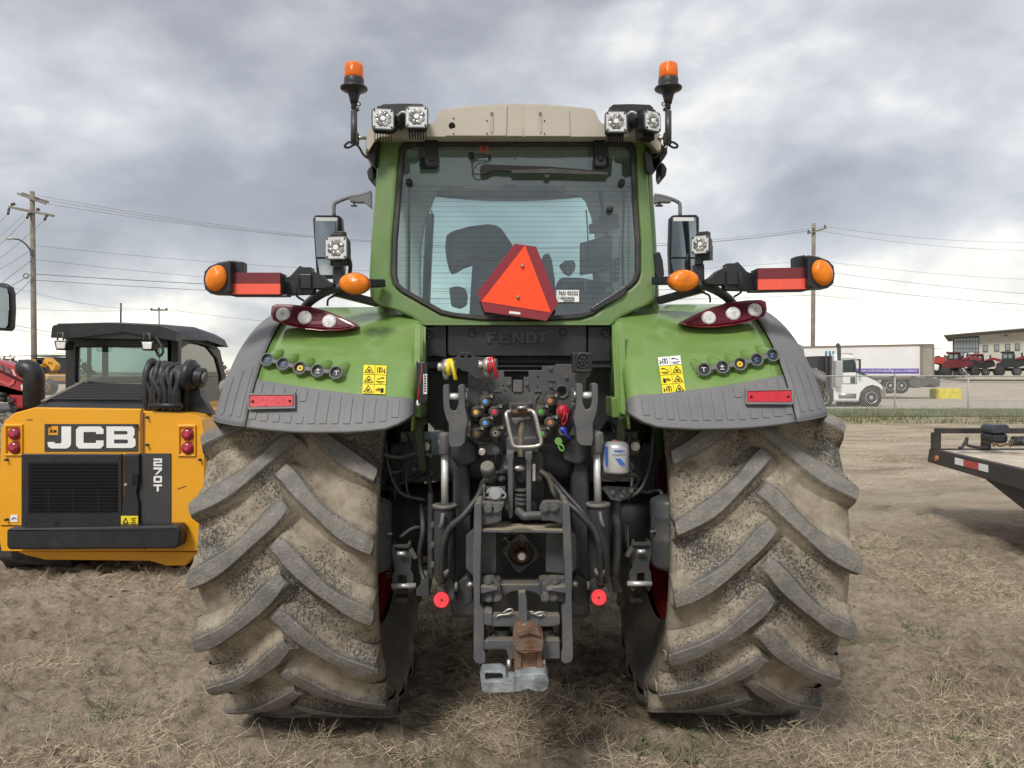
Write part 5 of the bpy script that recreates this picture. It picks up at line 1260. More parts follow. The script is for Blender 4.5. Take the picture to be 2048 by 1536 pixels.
B().pp([circ(1042.5, 1107, 24.5, 28), circ(1042.5, 1107, 12, 28)], 3.17, .03).build('pto_seal', rust, tr)
for i in range(7): a = math.pi * (1 + i / 6.0); bolt(1042.5 + 17 * math.cos(a), 1107 + 17 * math.sin(a), 3.165, .005, rust)
c0, c1 = W(1043, 1104, 3.18), W(1043.5, 1113, 3.02); pt = B(); n = 42; P = []
for t in (0, 1): P.append([c0.lerp(c1, t) + Vector(((.0225 if (i // 1) % 2 else .0195) * math.cos(2 * math.pi * i / n), 0, (.0225 if i % 2 else .0195) * math.sin(2 * math.pi * i / n))) for i in range(n)])
pt.grid(P, wrap=True, sm=False, flip=True); pt.add(P[1], [tuple(range(n))])
pt.build('pto_shaft', M('rusty shaft', (.16, .105, .075), .45, metal=.6, var=.35, vs=40), tr)
B().cyl(W(1043.5, 1113, 3.005), W(1043.5, 1113, 3.02), .014, n=18).build('shaft_tip', steel, tr)
B().tube([W(1003, 1083, 3.05), W(1008, 1075, 3.03), W(1014, 1080, 3.04), W(1024, 1092, 3.08)], .004, n=6).build('guard_clip', steel, tr)
B().tube([W(990, 1058, 3.2), W(1010, 1068, 3.15), W(1020, 1075, 3.15), W(1035, 1066, 3.2)], .012, n=8).build('hose', hose, tr)
# lower arch and corner gussets
ar = [(960, 1156), (1000, 1158), (1004, 1168), (1075, 1168), (1080, 1158), (1133, 1158), (1134, 1205), (1090, 1208), (1084, 1196), (1070, 1186), (1045, 1182), (1022, 1184), (1008, 1192), (1001, 1208), (962, 1206)]
B().pp(ar, 2.95, .06).build('lower_arch', dgrey, tr, bev=.006)
B().slab([[W(992, 1168, 2.95), W(1090, 1168, 2.95), W(1084, 1155, 3.2), W(1000, 1155, 3.2)]], (0, .002, -.01)).build('dusty_shelf', M('dusty shelf', (.3, .25, .17)), tr)
for s in (0, 1):
    q = [(961, 1156), (986, 1154), (1000, 1168), (1002, 1205), (962, 1204)] if not s else [(1133, 1156), (1100, 1154), (1084, 1168), (1082, 1205), (1134, 1204)]
    B().pp(q, 2.90, .04).build('gusset', dgrey, tr, bev=.005)
    q = [(961, 1172), (985, 1174), (996, 1180), (962, 1188)] if not s else [(1133, 1172), (1106, 1174), (1092, 1181), (1133, 1187)]
    B().pp(q, 2.86, .05).build('gusset_rib', dgrey2, tr, bev=.005)
    for x, y in ((976, 1161), (978, 1196), (994, 1195)) if not s else ((1110, 1161), (1091, 1195), (1108, 1194)): bolt(x, y, 2.89, .012)
for y0, y1, x0, x1, Yq in ((1064, 1160, 963, 968, 2.9),): pass
# hitch tower
B().pp([(968, 1223), (984, 1225), (984, 1252), (968, 1250)], 2.852, .2).build('slide_rail', dgrey2, tr, bev=.004)
B().pp([(968, 1232), (1120, 1232), (1120, 1250), (1100, 1254), (990, 1254), (968, 1250)], 2.86, .05).build('slide_bar', dgrey2, tr, bev=.005)
B().slab([[W(968, 1232, 2.86), W(1120, 1232, 2.86), W(1115, 1222, 2.99), W(973, 1222, 2.99)]], (0, .001, -.02)).build('slide_top', dgrey2, tr, bev=.002)
for s in (0, 1):
    x = (984, 1098)[s]; c = W(x + (0 if s else 18), 1257, 2.93); c = W((1004, 1090)[s], 1256, 2.94)
    B().cyl(c, c + Vector((0, 0, -.050)), .034, n=20).build('slide_bush', M('worn bush', (.09, .08, .07), .6, dust=.5, ds=14), tr, bev=.004)
B().pp([(968, 1281), (1120, 1281), (1120, 1318), (1088, 1320), (1082, 1310), (1082, 1294), (1032, 1294), (1032, 1318), (1018, 1322), (1012, 1300), (968, 1300)], 2.86, .05).build('hitch_carrier', dgrey2, tr, bev=.006)
B().slab([[W(976, 1281, 2.86), W(1118, 1281, 2.86), W(1112, 1265, 3.02), W(980, 1265, 3.02)]], (0, .001, -.02)).build('carrier_top', dgrey2, tr, bev=.002)
B().pp([(968, 1281), (972, 1296), (1016, 1300), (1020, 1318), (1120, 1318), (1120, 1300), (1122, 1281)], 2.90, .03).build('carrier_web', dgrey, tr, bev=.003)
for x, y in ((988, 1274), (1004, 1272), (1092, 1272), (1104, 1274)): B().cyl(W(x, y, 2.92), W(x, y, 2.92) + Vector((0, 0, .012)), .013, n=6).build('bolt', dgrey2, tr)
B().pp([(1036, 1184), (1051, 1182), (1054, 1205), (1055, 1240), (1053, 1252), (1037, 1250), (1037, 1205)], 2.82, .03).build('lock_lever', dgrey2, tr, bev=.005)
for s in (0, 1):
    a = [(1006, 1226), (1014, 1220), (1022, 1218), (1026, 1222), (1018, 1228), (1000, 1230), (992, 1234)] if not s else [(1058, 1222), (1066, 1228), (1080, 1224), (1088, 1226), (1078, 1232), (1062, 1222)]
    B().tube([W(x, y, 2.85) for x, y in a], .004, n=6).build('lynch_pin', steel, tr)
    B().cyl(W((1004, 1088)[s], 1226, 2.87), W((1004, 1088)[s], 1234, 2.87), .010).build('pin_stud', steel, tr)
# rusted clevis
B().pp([(1028, 1258), (1036, 1250), (1058, 1250), (1076, 1258), (1086, 1272), (1088, 1290), (1084, 1304), (1032, 1304), (1026, 1292), (1026, 1270)], 2.78, .10).build('clevis_head', rust, tr, bev=.007, seg=2)
B().pp([(1034, 1262), (1056, 1258), (1078, 1264), (1082, 1274), (1060, 1268), (1036, 1274)], 2.765, .03).build('clevis_ridge', rust, tr, bev=.004)
B().pp([(1032, 1292), (1050, 1300), (1084, 1296), (1085, 1303), (1050, 1308), (1031, 1302)], 2.765, .03).build('clevis_ridge', rust, tr, bev=.004)
B().pp([(1029, 1304), (1044, 1304), (1042, 1330), (1046, 1352), (1070, 1352), (1074, 1330), (1074, 1304), (1084, 1304), (1086, 1348), (1080, 1356), (1034, 1356), (1028, 1346)], 2.80, .07).build('clevis_body', rust, tr, bev=.004)
B().pp([(1040, 1304), (1076, 1304), (1074, 1350), (1042, 1350)], 2.815, .04).build('clevis_web', rust, tr)
for x in (1018, 1086): B().cyl(W(x, 1318, 2.86), W(x + 1, 1352, 2.86), .0105).build('guide_rod', steel, tr)
B().cyl(W(1049, 1246, 2.80), W(1049, 1254, 2.80), .014, n=6).build('lever_bolt', steel, tr)
# bottom plate and square ring
B().pp([(1030, 1350), (1087, 1346), (1093, 1350), (1098, 1362), (1096, 1378), (1088, 1384), (1070, 1383), (1056, 1378), (1040, 1384), (1030, 1384)], 2.75, .10).build('drawbar_tongue', flake, tr, bev=.008, seg=3)
B().cyl(W(1055, 1349, 2.80), W(1055, 1346, 2.80), .020, n=16).build('tongue_hole', blkprint, tr)
hk = B().pp([[(960, 1348), (964, 1342), (1002, 1341), (1012, 1346), (1014, 1358), (1030, 1358), (1031, 1385), (975, 1387), (965, 1383), (962, 1370)], [(970, 1349), (970, 1358), (974, 1363), (1004, 1362), (1007, 1358), (1005, 1349), (1000, 1346), (974, 1346)]], 2.75, .07).build('drawbar_hook', flake, tr, bev=.008, seg=3)
# ---- lift arms (left one, mirrored for the right)
def fork_b():
    b = B()
    b.pp([(886, 772), (889, 769), (895, 769), (898, 773), (899, 806), (900, 814), (903, 820), (908, 823), (912, 820), (915, 814), (917, 806), (916, 773), (919, 769), (926, 769), (929, 774), (930, 815), (936, 840), (931, 862), (930, 885), (922, 893), (900, 894), (897, 880), (898, 850), (893, 838), (888, 822), (886, 800)], 3.04, .10)
    return b
both(fork_b, 'lift_arm', dgrey2, tr, bev=.005, seg=2)
both(lambda: B().cyl(W(895, 793, 3.06), W(921, 793, 3.06), .0145), 'lift_arm_pin', rodm, tr)
both(lambda: B().cyl(W(929, 793, 3.09), W(935, 793, 3.09), .022, n=12), 'pin_nut', steel, tr)
both(lambda: B().pp([(897, 880), (932, 872), (955, 890), (958, 925), (920, 935), (900, 920)], 3.20, .14), 'arm_root', cast, tr, bev=.03, seg=3)
for s in (0, 1):
    for y in (781, 790, 799, 808): bolt((932, 1147)[s], y, 3.09, .007)
# cylinders
def m2(fn, name, mat, **k): return both(fn, name, mat, tr, **k)
m2(lambda: B().rev(W(889, 869, 3.10), W(889, 908, 3.10), [(.012, -.12), (.027, 0), (.030, .25), (.027, .6), (.024, 1)], 20), 'rod_eye', dgrey2, bev=.003)
m2(lambda: B().cyl(W(877, 886, 3.10), W(884, 886, 3.10), .024, n=16), 'eye_boss', dgrey2, bev=.003)
m2(lambda: B().cyl(W(889.5, 905, 3.12), W(889.5, 1012, 3.12), .0155, n=22), 'cylinder_rod', rodm)
m2(lambda: B().rev(W(889.5, 1010, 3.12), W(890, 1165, 3.12), [(.030, -.02), (.052, 0), (.052, .03), (.047, .04), (.047, .92), (.040, .97), (.022, 1)], 28), 'lift_cylinder', cast, bev=.002)
m2(lambda: B().rev(W(889.5, 1008, 3.12), W(889.5, 1015, 3.12), [(.044, 0), (.054, .2), (.054, 1)], 28), 'cylinder_collar', dgrey2)
m2(lambda: B().pp([(886, 1155), (896, 1155), (908, 1165), (910, 1195), (902, 1208), (893, 1206), (893, 1180), (884, 1175)], 3.08, .06), 'cylinder_foot', cast, bev=.006)
m2(lambda: B().cyl(W(909, 1174, 3.08), W(916, 1174, 3.08), .020, n=18), 'foot_pin', dgrey2, bev=.003)
m2(lambda: B().tube([W(886, 1028, 3.06), W(884, 1044, 3.04), W(880, 1056, 3.04)], .010, n=10), 'pipe_elbow', dgrey2)
for s in (0, 1):
    x, y = ((883, 1200), (1197.5, 1195))[s]
    rr = B().rev(W(x, y, 3.02), W(x, y, 3.04), [(.030, -.1), (.0325, .1), (.034, 1)], 28).build('round_reflector', redor if 0 else M('round red reflector', (.90, .035, .045), .35, var=.25, vs=140, coat=.3), tr)
    B().cyl(W(x, y, 3.014), W(x, y, 3.02), .004, n=10).build('reflector_screw', blkprint, rr)
m2(lambda: B().pp([(875, 1178), (888, 1178), (890, 1190), (874, 1190)], 3.045, .03), 'reflector_bracket', cast)
# hoses on each side
def hz(pts, r=.014, mat=hose, nm='hose'): B().tube([W(*p) for p in pts], r, n=10, sub=5).build(nm, mat, tr)
hz([(985, 955, 3.15), (968, 968, 3.08), (955, 995, 3.03), (928, 1030, 3.0), (900, 1055, 3.0), (887, 1085, 3.0), (883, 1130, 3.02), (884, 1165, 3.05)])
hz([(975, 965, 3.18), (950, 1000, 3.1), (912, 1045, 3.04), (895, 1075, 3.03), (891, 1110, 3.03), (891, 1160, 3.06)], .010)
hz([(1085, 950, 3.15), (1112, 975, 3.08), (1135, 1005, 3.03), (1162, 1030, 3.0), (1188, 1060, 3.0), (1197, 1090, 3.0), (1200, 1130, 3.02), (1201, 1170, 3.05)])
hz([(1095, 945, 3.18), (1130, 985, 3.1), (1170, 1030, 3.04), (1192, 1070, 3.03), (1208, 1110, 3.03), (1210, 1165, 3.06)], .010)
hz([(1080, 943, 3.12), (1096, 955, 3.1), (1108, 985, 3.08), (1118, 1000, 3.1)], .012, M('clay hose', (.09, .08, .06), .7))
hz([(1012, 945, 3.12), (985, 948, 3.1), (965, 965, 3.1), (960, 990, 3.1)], .010)
hz([(735, 985, 3.5), (775, 975, 3.45), (815, 960, 3.45), (850, 945, 3.5)], .012); hz([(790, 940, 3.4), (790, 1000, 3.4)], .008)
hz([(850, 880, 3.4), (858, 960, 3.4), (870, 1020, 3.4)], .010); hz([(742, 905, 3.5), (760, 960, 3.5), (800, 990, 3.5)], .010)
for s_ in (1,):
    hz([(1232, 1000, 3.25), (1233, 1100, 3.25), (1228, 1150, 3.25)], .022, cast, 'vertical_pipe')
    hz([(1256, 1045, 3.3), (1256, 1090, 3.28), (1262, 1130, 3.3)], .008)
for s in (0, 1):
    for k in range(2): B().cyl(W((883, 1203)[s] + k * 8 * (1, -1)[s], 1140, 3.03), W((883, 1203)[s] + k * 8 * (1, -1)[s], 1152, 3.04), .014, n=8).build('hose_ferrule', dgrey2, tr)
# ribbed inner castings flanking the cylinders
m2(lambda: B().pp([(905, 935), (915, 925), (935, 928), (940, 960), (942, 1060), (938, 1150), (925, 1165), (905, 1160)], 3.24, .2), 'side_casting', cast, bev=.02)
m2(lambda: B().pp([(912, 1165), (935, 1150), (946, 1170), (946, 1205), (930, 1215), (912, 1205)], 3.12, .1), 'lower_link', cast, bev=.012)
m2(lambda: B().cyl(W(934, 1169, 3.05), W(948, 1169, 3.05), .014), 'cross_pin', steel)
m2(lambda: B().pp([(855, 985), (866, 990), (866, 1150), (858, 1190), (840, 1190), (855, 1140)], 3.3, .05), 'side_web', cast, bev=.006)
# air tanks
def tank_b():
    p0, p1 = W(742, 998, 3.30), W(742, 1142, 3.30)
    return B().rev(p0, p1, [(.01, -.04), (.045, -.025), (.085, .03), (.092, .08), (.092, .24), (.0935, .25), (.092, .27), (.092, .55), (.0935, .56), (.092, .58), (.092, .90), (.085, .96), (.045, 1.02), (.01, 1.035)], 30)
tp = M('air tank grey', (.060, .064, .068), .4, var=.08, dust=.15)
both(tank_b, 'air_tank', tp, tr)
B().tube([W(1325, 1000, 3.3), W(1322, 984, 3.3), W(1310, 982, 3.4), W(1290, 985, 3.45), W(1265, 975, 3.4)], .009).build('tank_pipe', dgrey, tr)
both(lambda: B().bb(W(778, 1040, 3.26), W(782, 1075, 3.3)).cyl(W(772, 1068, 3.25), W(785, 1068, 3.25), .005), 'tank_clamp', dgrey2, tr)
both(lambda: B().cyl(W(745, 1144, 3.3), W(745, 1154, 3.3), .012), 'drain_plug', dgrey2, tr)
# stabiliser hooks beside the tanks
def stab_b():
    b = B(); Y = 3.30
    b.pp([(781, 1100), (784, 1088), (790, 1086), (790, 1098), (815, 1098), (815, 1085), (821, 1086), (825, 1100), (822, 1140), (827, 1150), (828, 1180), (820, 1186), (814, 1180), (812, 1150), (797, 1150), (795, 1180), (789, 1187), (783, 1180), (784, 1150), (788, 1140)], Y, .05)
    b.rect(786, 1090, 820, 1095, Y - .02, .02); return b
both(stab_b, 'stabiliser_catch', cast, tr, bev=.005)
both(lambda: B().cyl(W(783, 1172, 3.29), W(832, 1171, 3.29), .0115), 'stabiliser_pin', rodm, tr)
both(lambda: B().cyl(W(795, 1107, 3.27), W(811, 1107, 3.27), .009), 'catch_roller', rodm, tr)
both(lambda: B().beam(W(822, 1098, 3.27), W(832, 1116, 3.27), .018, .018), 'catch_lever', dgrey, tr)
B().tube([W(1251, 1046, 3.3), W(1253, 1070, 3.3), W(1254, 1085, 3.3)], .007).build('catch_handle', dgrey2, tr)
sp_ = B(); pts = []
for i in range(60): a = i * .9; pts.append(W(778, 1100 + i * .95, 3.33) + Vector((.013 * math.cos(a), .013 * math.sin(a), 0)))
sp_.tube(pts, .003, n=5, sub=1).build('coil_spring', dgrey, tr)
B().pp([(832, 1180), (858, 1150), (858, 1192), (832, 1192)], 3.25, .03).build('corner_gusset', cast, tr, bev=.003)
# canister
c0, c1 = W(1232, 945, 3.12), W(1232, 886, 3.12)
cn_ = B().rev(c0, c1, [(.050, 0), (.0545, .02), (.0555, .08), (.0555, .86), (.053, .93), (.040, 1.03), (.02, 1.06), (.001, 1.065)], 34).build('filter_canister', silver, tr)
def wrap(poly, mat, name, r=.0562, t=.001):
    # decal that follows the canister
    ax = c0; b = B(); P = []
    (x0, y0, x1, y1) = poly
    for j in (0, 1):
        row = []
        for i in range(7):
            x = x0 + (x1 - x0) * i / 6; u = (x - 1232) / F * 3.06; a = math.asin(max(-1, min(1, u / .0562)))
            z = W(1232, (y0, y1)[j], 3.065).z; row.append(Vector((c0.x + r * math.sin(a), c0.y - r * math.cos(a), z)))
        P.append(row)
    return b.grid(P, flip=True).build(name, mat, cn_)
wrap((1208, 894, 1213, 934), bluem, 'blue_stripe'); 
ptext('WABCO', 1227, 905, 1251, 5.5, lambda a, b_: 3.062, bluem, 'canister_print', cn_, .03, .002)
ptext('Air System Protector', 1224, 912, 1252, 4, lambda a, b_: 3.060, blkprint, 'canister_print', cn_, .0, .002)
B().pp([(1230, 917), (1241, 917), (1253, 931), (1242, 931)], lambda a, b_: 3.0615, .002).build('blue_flash', bluem, cn_)
for k in range(0): B().pp([(1218, 916 + k * 5), (1228 + k * 3, 916 + k * 5), (1228 + k * 3, 917 + k * 5), (1218, 917 + k * 5)], lambda a, b_: 3.066, .002).build('fine_print', bluem, cn_)
B().tube([W(1224, 882, 3.06), W(1230, 880, 3.06), W(1236, 883, 3.06)], .0015).build('red_mark', redref, cn_)
B().pp([(1205, 940), (1215, 936), (1250, 940), (1252, 952), (1240, 965), (1215, 960), (1203, 952)], 3.10, .12).build('dryer_base', blk, tr, bev=.012, seg=3)
B().pp([(1200, 975), (1215, 972), (1268, 976), (1266, 985), (1252, 998), (1240, 1003), (1222, 1000), (1210, 985)], 3.16, .02).build('dryer_bracket', dgrey, tr, bev=.003)
for x, y in ((1225, 984), (1247, 983), (1262, 981), (1243, 991)): bolt(x, y, 3.15, .008)
hz([(1250, 950, 3.12), (1268, 950, 3.15), (1276, 958, 3.18), (1272, 970, 3.2), (1262, 978, 3.18)], .009)
for s in (0, 1):
    x = (851, 1271)[s]; B().pp([(x - 10, 880), (x + 9, 880), (x + 9, 910), (x - 10, 910)], 3.35, .06).build('body_mount', cast, tr, bev=.006); bolt(x, 893, 3.34, .013, steel)
    x = (790, 1300)[s]; B().pp([(x - 9, 888), (x + 9, 888), (x + 10, 990), (x - 10, 990)], 3.6, .08).build('fender_support', cast, tr, bev=.008); bolt(x, 898, 3.59, .012, dgrey2)
both(lambda: B().beam(W(836, 838, 3.25), W(846, 940, 3.35), .035, .02).beam(W(846, 938, 3.35), W(862, 948, 3.4), .02, .02), 'hanging_strap', M('dark green steel', (.04, .06, .03), .5), tr, bev=.003)

# extra lines, clips and castings in the shadowed bays beside the wheels
rr_ = random.Random(4)
for sx in (0, 1):
    fx = (lambda x: x) if sx == 0 else (lambda x: 2076 - x)
    for pts, rad in (([(742, 880), (760, 905), (800, 915), (838, 905), (866, 915)], .008), ([(748, 930), (790, 945), (830, 930), (868, 950)], .010), ([(770, 870), (776, 930), (800, 985), (852, 1000)], .009),
                     ([(842, 1010), (846, 1060), (838, 1120), (850, 1165)], .012), ([(800, 1075), (830, 1055), (858, 1065), (874, 1100)], .008), ([(815, 870), (822, 900), (812, 960), (820, 1000)], .007)):
        if sx and rr_.random() < .3: continue
        B().tube([W(fx(x), y, 3.36 + rr_.uniform(-.04, .05)) for x, y in pts], rad, n=8, sub=4).build('hose', (hose, dgrey, hose)[rr_.randrange(3)], tr)
    for (x0, y0, x1, y1) in ((800, 862, 840, 884), (806, 925, 834, 944), (838, 1015, 858, 1040), (790, 1195, 815, 1206)):
        xa, xb = sorted((fx(x0), fx(x1))); B().rect(xa, y0, xb, y1, 3.44, .06).build('valve_body', dgrey, tr, bev=.006)
    for x, y in ((808, 870), (832, 870), (812, 934), (828, 934), (848, 1027), (866, 1050), (866, 1090), (866, 1130)): bolt(fx(x), y, 3.27 if x > 860 else 3.425, .009)
# ------------------------------------------------------------------ yellow skid steer on the left
def anchored(x, y): return Vector((x, y, float(gh(x, y))))
sk = thing('skid_steer', 'yellow tracked skid steer loader with a black cab and JCB 270T lettering', 'skid steer', (-3.45, 6.9, 0))
Yb = 6.30
bdy = B().pp([(2, 858), (8, 842), (28, 826), (68, 815), (283, 818), (285, 822), (370, 826), (395, 830), (404, 840), (409, 870), (409, 1000), (395, 1102), (2, 1102), (-6, 1050)], Yb, 1.75).build('body', yel, sk, bev=.05, seg=3)
B().pp([(283, 817), (286, 826), (286, 905), (279, 905), (280, 826)], Yb - .008, .012).build('body_seam', M('seam shadow', (.25, .11, .01), .6), sk)
B().rect(2, 1050.5, 240, 1052.5, Yb - .004, .008).build('body_seam', blkprint, sk)
B().pp([(30, 1102), (396, 1104), (372, 1131), (330, 1131), (300, 1122), (90, 1120), (50, 1110)], Yb + .03, 1.6).build('underbody', yel, sk, bev=.01)
B().pp([(12, 1060), (18, 1057), (356, 1051), (361, 1060), (358, 1092), (350, 1098), (16, 1100), (12, 1092)], Yb - .16, .15).build('rear_bumper', blk, sk, bev=.02, seg=3)
B().rect(42, 908, 243, 1052, Yb - .03, .04).build('grille_frame', blk, sk, bev=.008)
B().rect(56, 925, 235, 1026, Yb - .033, .01).build('grille_recess', blkprint, sk)
for i in range(15):
    y = 928 + i * 6.6; B().slab([[W(58, y, Yb - .05), W(233, y - .5, Yb - .05), W(233, y + 3.4, Yb - .035), W(58, y + 3.8, Yb - .035)]], (0, .006, 0)).build('grille_slat', M('slat black', (.03, .03, .033), .5), sk)
for x in (96, 146, 196): B().rect(x, 980, x + 1.6, 1026, Yb - .04, .004).build('grille_bar', blkm, sk)
B().pp([(247, 908), (278, 908), (278, 960), (272, 985), (277, 1004), (277, 1050), (242, 1050), (243, 1020), (248, 985)], Yb - .045, .05).build('latch_panel', blk, sk, bev=.008)
B().rect(263, 948, 276, 968, Yb - .055, .012).build('latch_handle', blkprint, sk, bev=.003)
B().cyl(W(251, 969, Yb - .055), W(251, 969, Yb - .04), .013, n=14).build('lock', zinc, sk)
B().rect(242, 1032, 276, 1050, Yb - .052, .006).build('warning_decal', ylw, sk)
g = B()
for a, b_ in (((246, 1046), (251, 1036)), ((251, 1036), (256, 1046)), ((256, 1046), (246, 1046)), ((262, 1038), (272, 1036)), ((261, 1045), (271, 1045)), ((264, 1041), (270, 1041))): g.beam(W(*a, Yb - .056), W(*b_, Yb - .056), .006, .002, up=(0, 1, 0))
g.build('pictogram', blkprint, sk)
B().rect(278, 907, 341, 1056, Yb - .012, .016).build('model_panel', M('decal charcoal', (.045, .045, .047), .5), sk)
# 2 7 0 T stacked down the strip, block figures
for pts in ([(307, 917), (324, 917), (324, 926), (311, 926), (311, 929), (324, 929), (324, 932.5), (307, 932.5), (307, 923), (320, 923), (320, 920.5), (307, 920.5)],
            [(307, 935), (324, 935), (324, 940), (314, 949), (310, 949), (319.5, 939), (307, 939)],
            [(307, 982), (307, 969), (324, 969), (324, 972.5), (317.5, 972.5), (317.5, 983), (313.5, 983), (313.5, 972.5), (307, 972.5)][1:]):
    B().pp(pts, Yb - .017, .006).build('figure', wht, sk)
B().pp([[(309, 952), (322, 952), (324, 954), (324, 963.5), (322, 965.5), (309, 965.5), (307, 963.5), (307, 954)], [(311, 955.5), (311, 962), (320, 962), (320, 955.5)]], Yb - .017, .006).build('figure', wht, sk)
B().rect(89, 848, 276, 903, Yb - .006, .01).build('name_panel', M('decal charcoal'), sk)
B().pp([(123, 853), (142, 853), (142, 888), (139, 894), (133, 897), (102, 897), (96, 893), (95, 884), (108, 884), (110, 887), (120, 887), (123, 885)], Yb - .010, .006).build('letter', wht, sk)
B().pp([(152, 859), (158, 853), (201, 853), (207, 859), (207, 868), (192, 868), (192, 864), (167, 864), (167, 886), (192, 886), (192, 881), (207, 881), (207, 891), (201, 897), (158, 897), (152, 891)], Yb - .010, .006).build('letter', wht, sk)
B().pp([[(213, 853), (264, 853), (269, 858), (269, 870), (265, 874), (271, 879), (271, 891), (265, 896), (213, 896)], [(228, 862), (228, 869), (253, 869), (255, 867), (255, 864), (253, 862)], [(228, 879), (228, 887), (254, 887), (256, 885), (256, 881), (254, 879)]], Yb - .010, .006).build('letter', wht, sk)
B().rect(97, 852.5, 116, 870, Yb - .010, .006).build('logo_square', yel, sk)
ptext('JCB', 99, 866, 113, 6, lambda a, b_: Yb - .014, blkprint, 'logo_print', sk, .03, .003)
ptext('JCB', 99, 866, 113, 6, lambda a, b_: Yb - .014, blkprint, 'logo_print', sk, .03, .003) if False else None
B().rect(21, 1030, 35, 1044, Yb - .006, .006).build('small_label', wht, sk); B().tube([W(24, 1039, Yb - .008), W(28, 1035, Yb - .008), W(32, 1038, Yb - .008)], .004).build('label_mark', bluem, sk)
for x, y0 in ((27, 868), (374, 869)):
    B().pp([[(x - 20, y0 - 20), (x + 17, y0 - 20), (x + 17, y0 + 44), (x - 20, y0 + 44)], [(x - 15, y0 - 14), (x - 15, y0 + 40), (x + 13, y0 + 40), (x + 13, y0 - 14)]], Yb - .018, .03).build('lamp_surround', yel, sk, bev=.008)
    for k in (0, 27.5):
        c = W(x - .5, y0 + k, Yb - .03); l_ = B().rev(c, c + Vector((0, .05, 0)), [(.004, -.3), (.03, -.25), (.048, .0), (.053, .3), (.053, 1)], 24).build('tail_lamp', M('red round lamp', (.26, .01, .03), .25, coat=.6, var=.2), sk)
        B().cyl(c + Vector((0, -.018, 0)), c, .02, n=16).build('lamp_bulb', M('lamp bulb red', (.5, .04, .08), .25, coat=.5), l_)
for a in (((53, 840), (65, 839)), ((355, 978), (372, 972))): B().beam(W(*a[0], Yb - .002), W(*a[1], Yb - .002), .008, .003, up=(0, 1, 0)).build('scratch', M('scuffed steel', (.18, .10, .03), .6), sk)
for x, y in ((50, 915), (235, 915), (50, 1044), (236, 1044), (95, 851.5), (271, 851.5), (292, 835), (292, 890), (398, 920), (398, 1010), (10, 920), (10, 1040)):
    c = W(x, y, Yb - .035); B().cyl(c, c + Vector((0, .04, 0)), .011, n=6).build('bolt', blkm, sk)
B().rect(110, 1043, 117, 1048, Yb - .034, .006).build('key_hole', blkprint, sk)
B().pp([(286, 826), (290, 826), (290, 1100), (286, 1100)], Yb - .003, .006).build('body_seam', M('seam shadow'), sk)
# bonnet with slats, sloping up to the cab
hb = B(); hb.add([W(69, 816, 6.36), W(290, 820, 6.36), W(293, 808, 6.42), W(84, 806, 6.42), W(292, 770, 6.92), W(165, 767, 6.92), W(80, 816, 7.0), W(290, 820, 7.0)], [(0, 1, 2, 3), (3, 2, 4, 5), (0, 3, 5, 6), (1, 7, 4, 2)]); hb.build('bonnet', blk, sk, bev=.006)
for i in range(11):
    t = i / 10; a = W(100, 800, 6.48).lerp(W(165, 769, 6.88), t); b_ = W(284, 801, 6.48).lerp(W(288, 772, 6.88), t)
    B().beam(a + Vector((0, 0, .012)), b_ + Vector((0, 0, .012)), .02, .012).build('bonnet_slat', M('slat black'), sk, bev=.002)
B().beam(W(86, 806, 6.42) + Vector((0, 0, .01)), W(165, 767, 6.92) + Vector((0, 0, .01)), .05, .02).build('bonnet_rail', dgrey2, sk, bev=.004)
# cab
Yk = 6.95
B().pp([[(130, 668), (356, 668), (356, 800), (130, 790)], [(152, 695), (150, 765), (290, 766), (334, 768), (334, 694)]], Yk, .08).build('cab_frame', blk, sk, bev=.01)
B().rect(152, 693, 334, 767, Yk + .03, .008).build('rear_window', gl_dark, sk)
B().rect(174, 693, 178, 766, Yk + 1.25, .05).build('front_post', blk, sk); B().rect(204, 693, 212, 766, Yk + 1.25, .05).build('front_post', blk, sk); 
B().bb((-3.95, Yk + .2, 1.25), (-3.2, Yk + .75, 1.62)).build('driver_seat', seatm, sk, bev=.05)
B().rect(150, 664, 320, 690, Yk + .1, 1.1).build('roof_lining', blk, sk)
B().pp([(170, 755), (330, 752), (334, 768), (170, 768)], Yk + .3, .6).build('dashboard', darkin, sk, bev=.02)
rf = B(); 
P = []
for Yq, dz, w0, w1 in ((6.72, 0, 102, 316), (6.95, .015, 100, 330), (7.6, .03, 96, 352), (8.15, -.02, 100, 360)):
    xl = (102 - 1024) / F * 6.72 + .02 * (Yq - 6.7); xr = (342 - 1024) / F * 6.9 + .04
    zt = W(0, 648, 6.8).z + dz
    P.append([Vector((xl, Yq, zt - .13)), Vector((xl + .01, Yq, zt - .04)), Vector((xl + .07, Yq, zt)), Vector(((xl + xr) / 2, Yq, zt + .01)), Vector((xr - .12, Yq, zt - .01)), Vector((xr - .02, Yq, zt - .07)), Vector((xr + .02, Yq, zt - .15))])
rf.grid(P).add(P[0], [tuple(range(7))[::-1]]); rf.add(P[-1], [tuple(range(7))])
rf.build('cab_roof', blk, sk, bev=.012, solid=.01)
B().pp([(104, 655), (108, 650), (320, 652), (352, 662), (352, 682), (318, 676), (250, 664), (180, 672), (130, 678), (106, 668)], 6.70, .12).build('roof_visor', blk, sk, bev=.012)
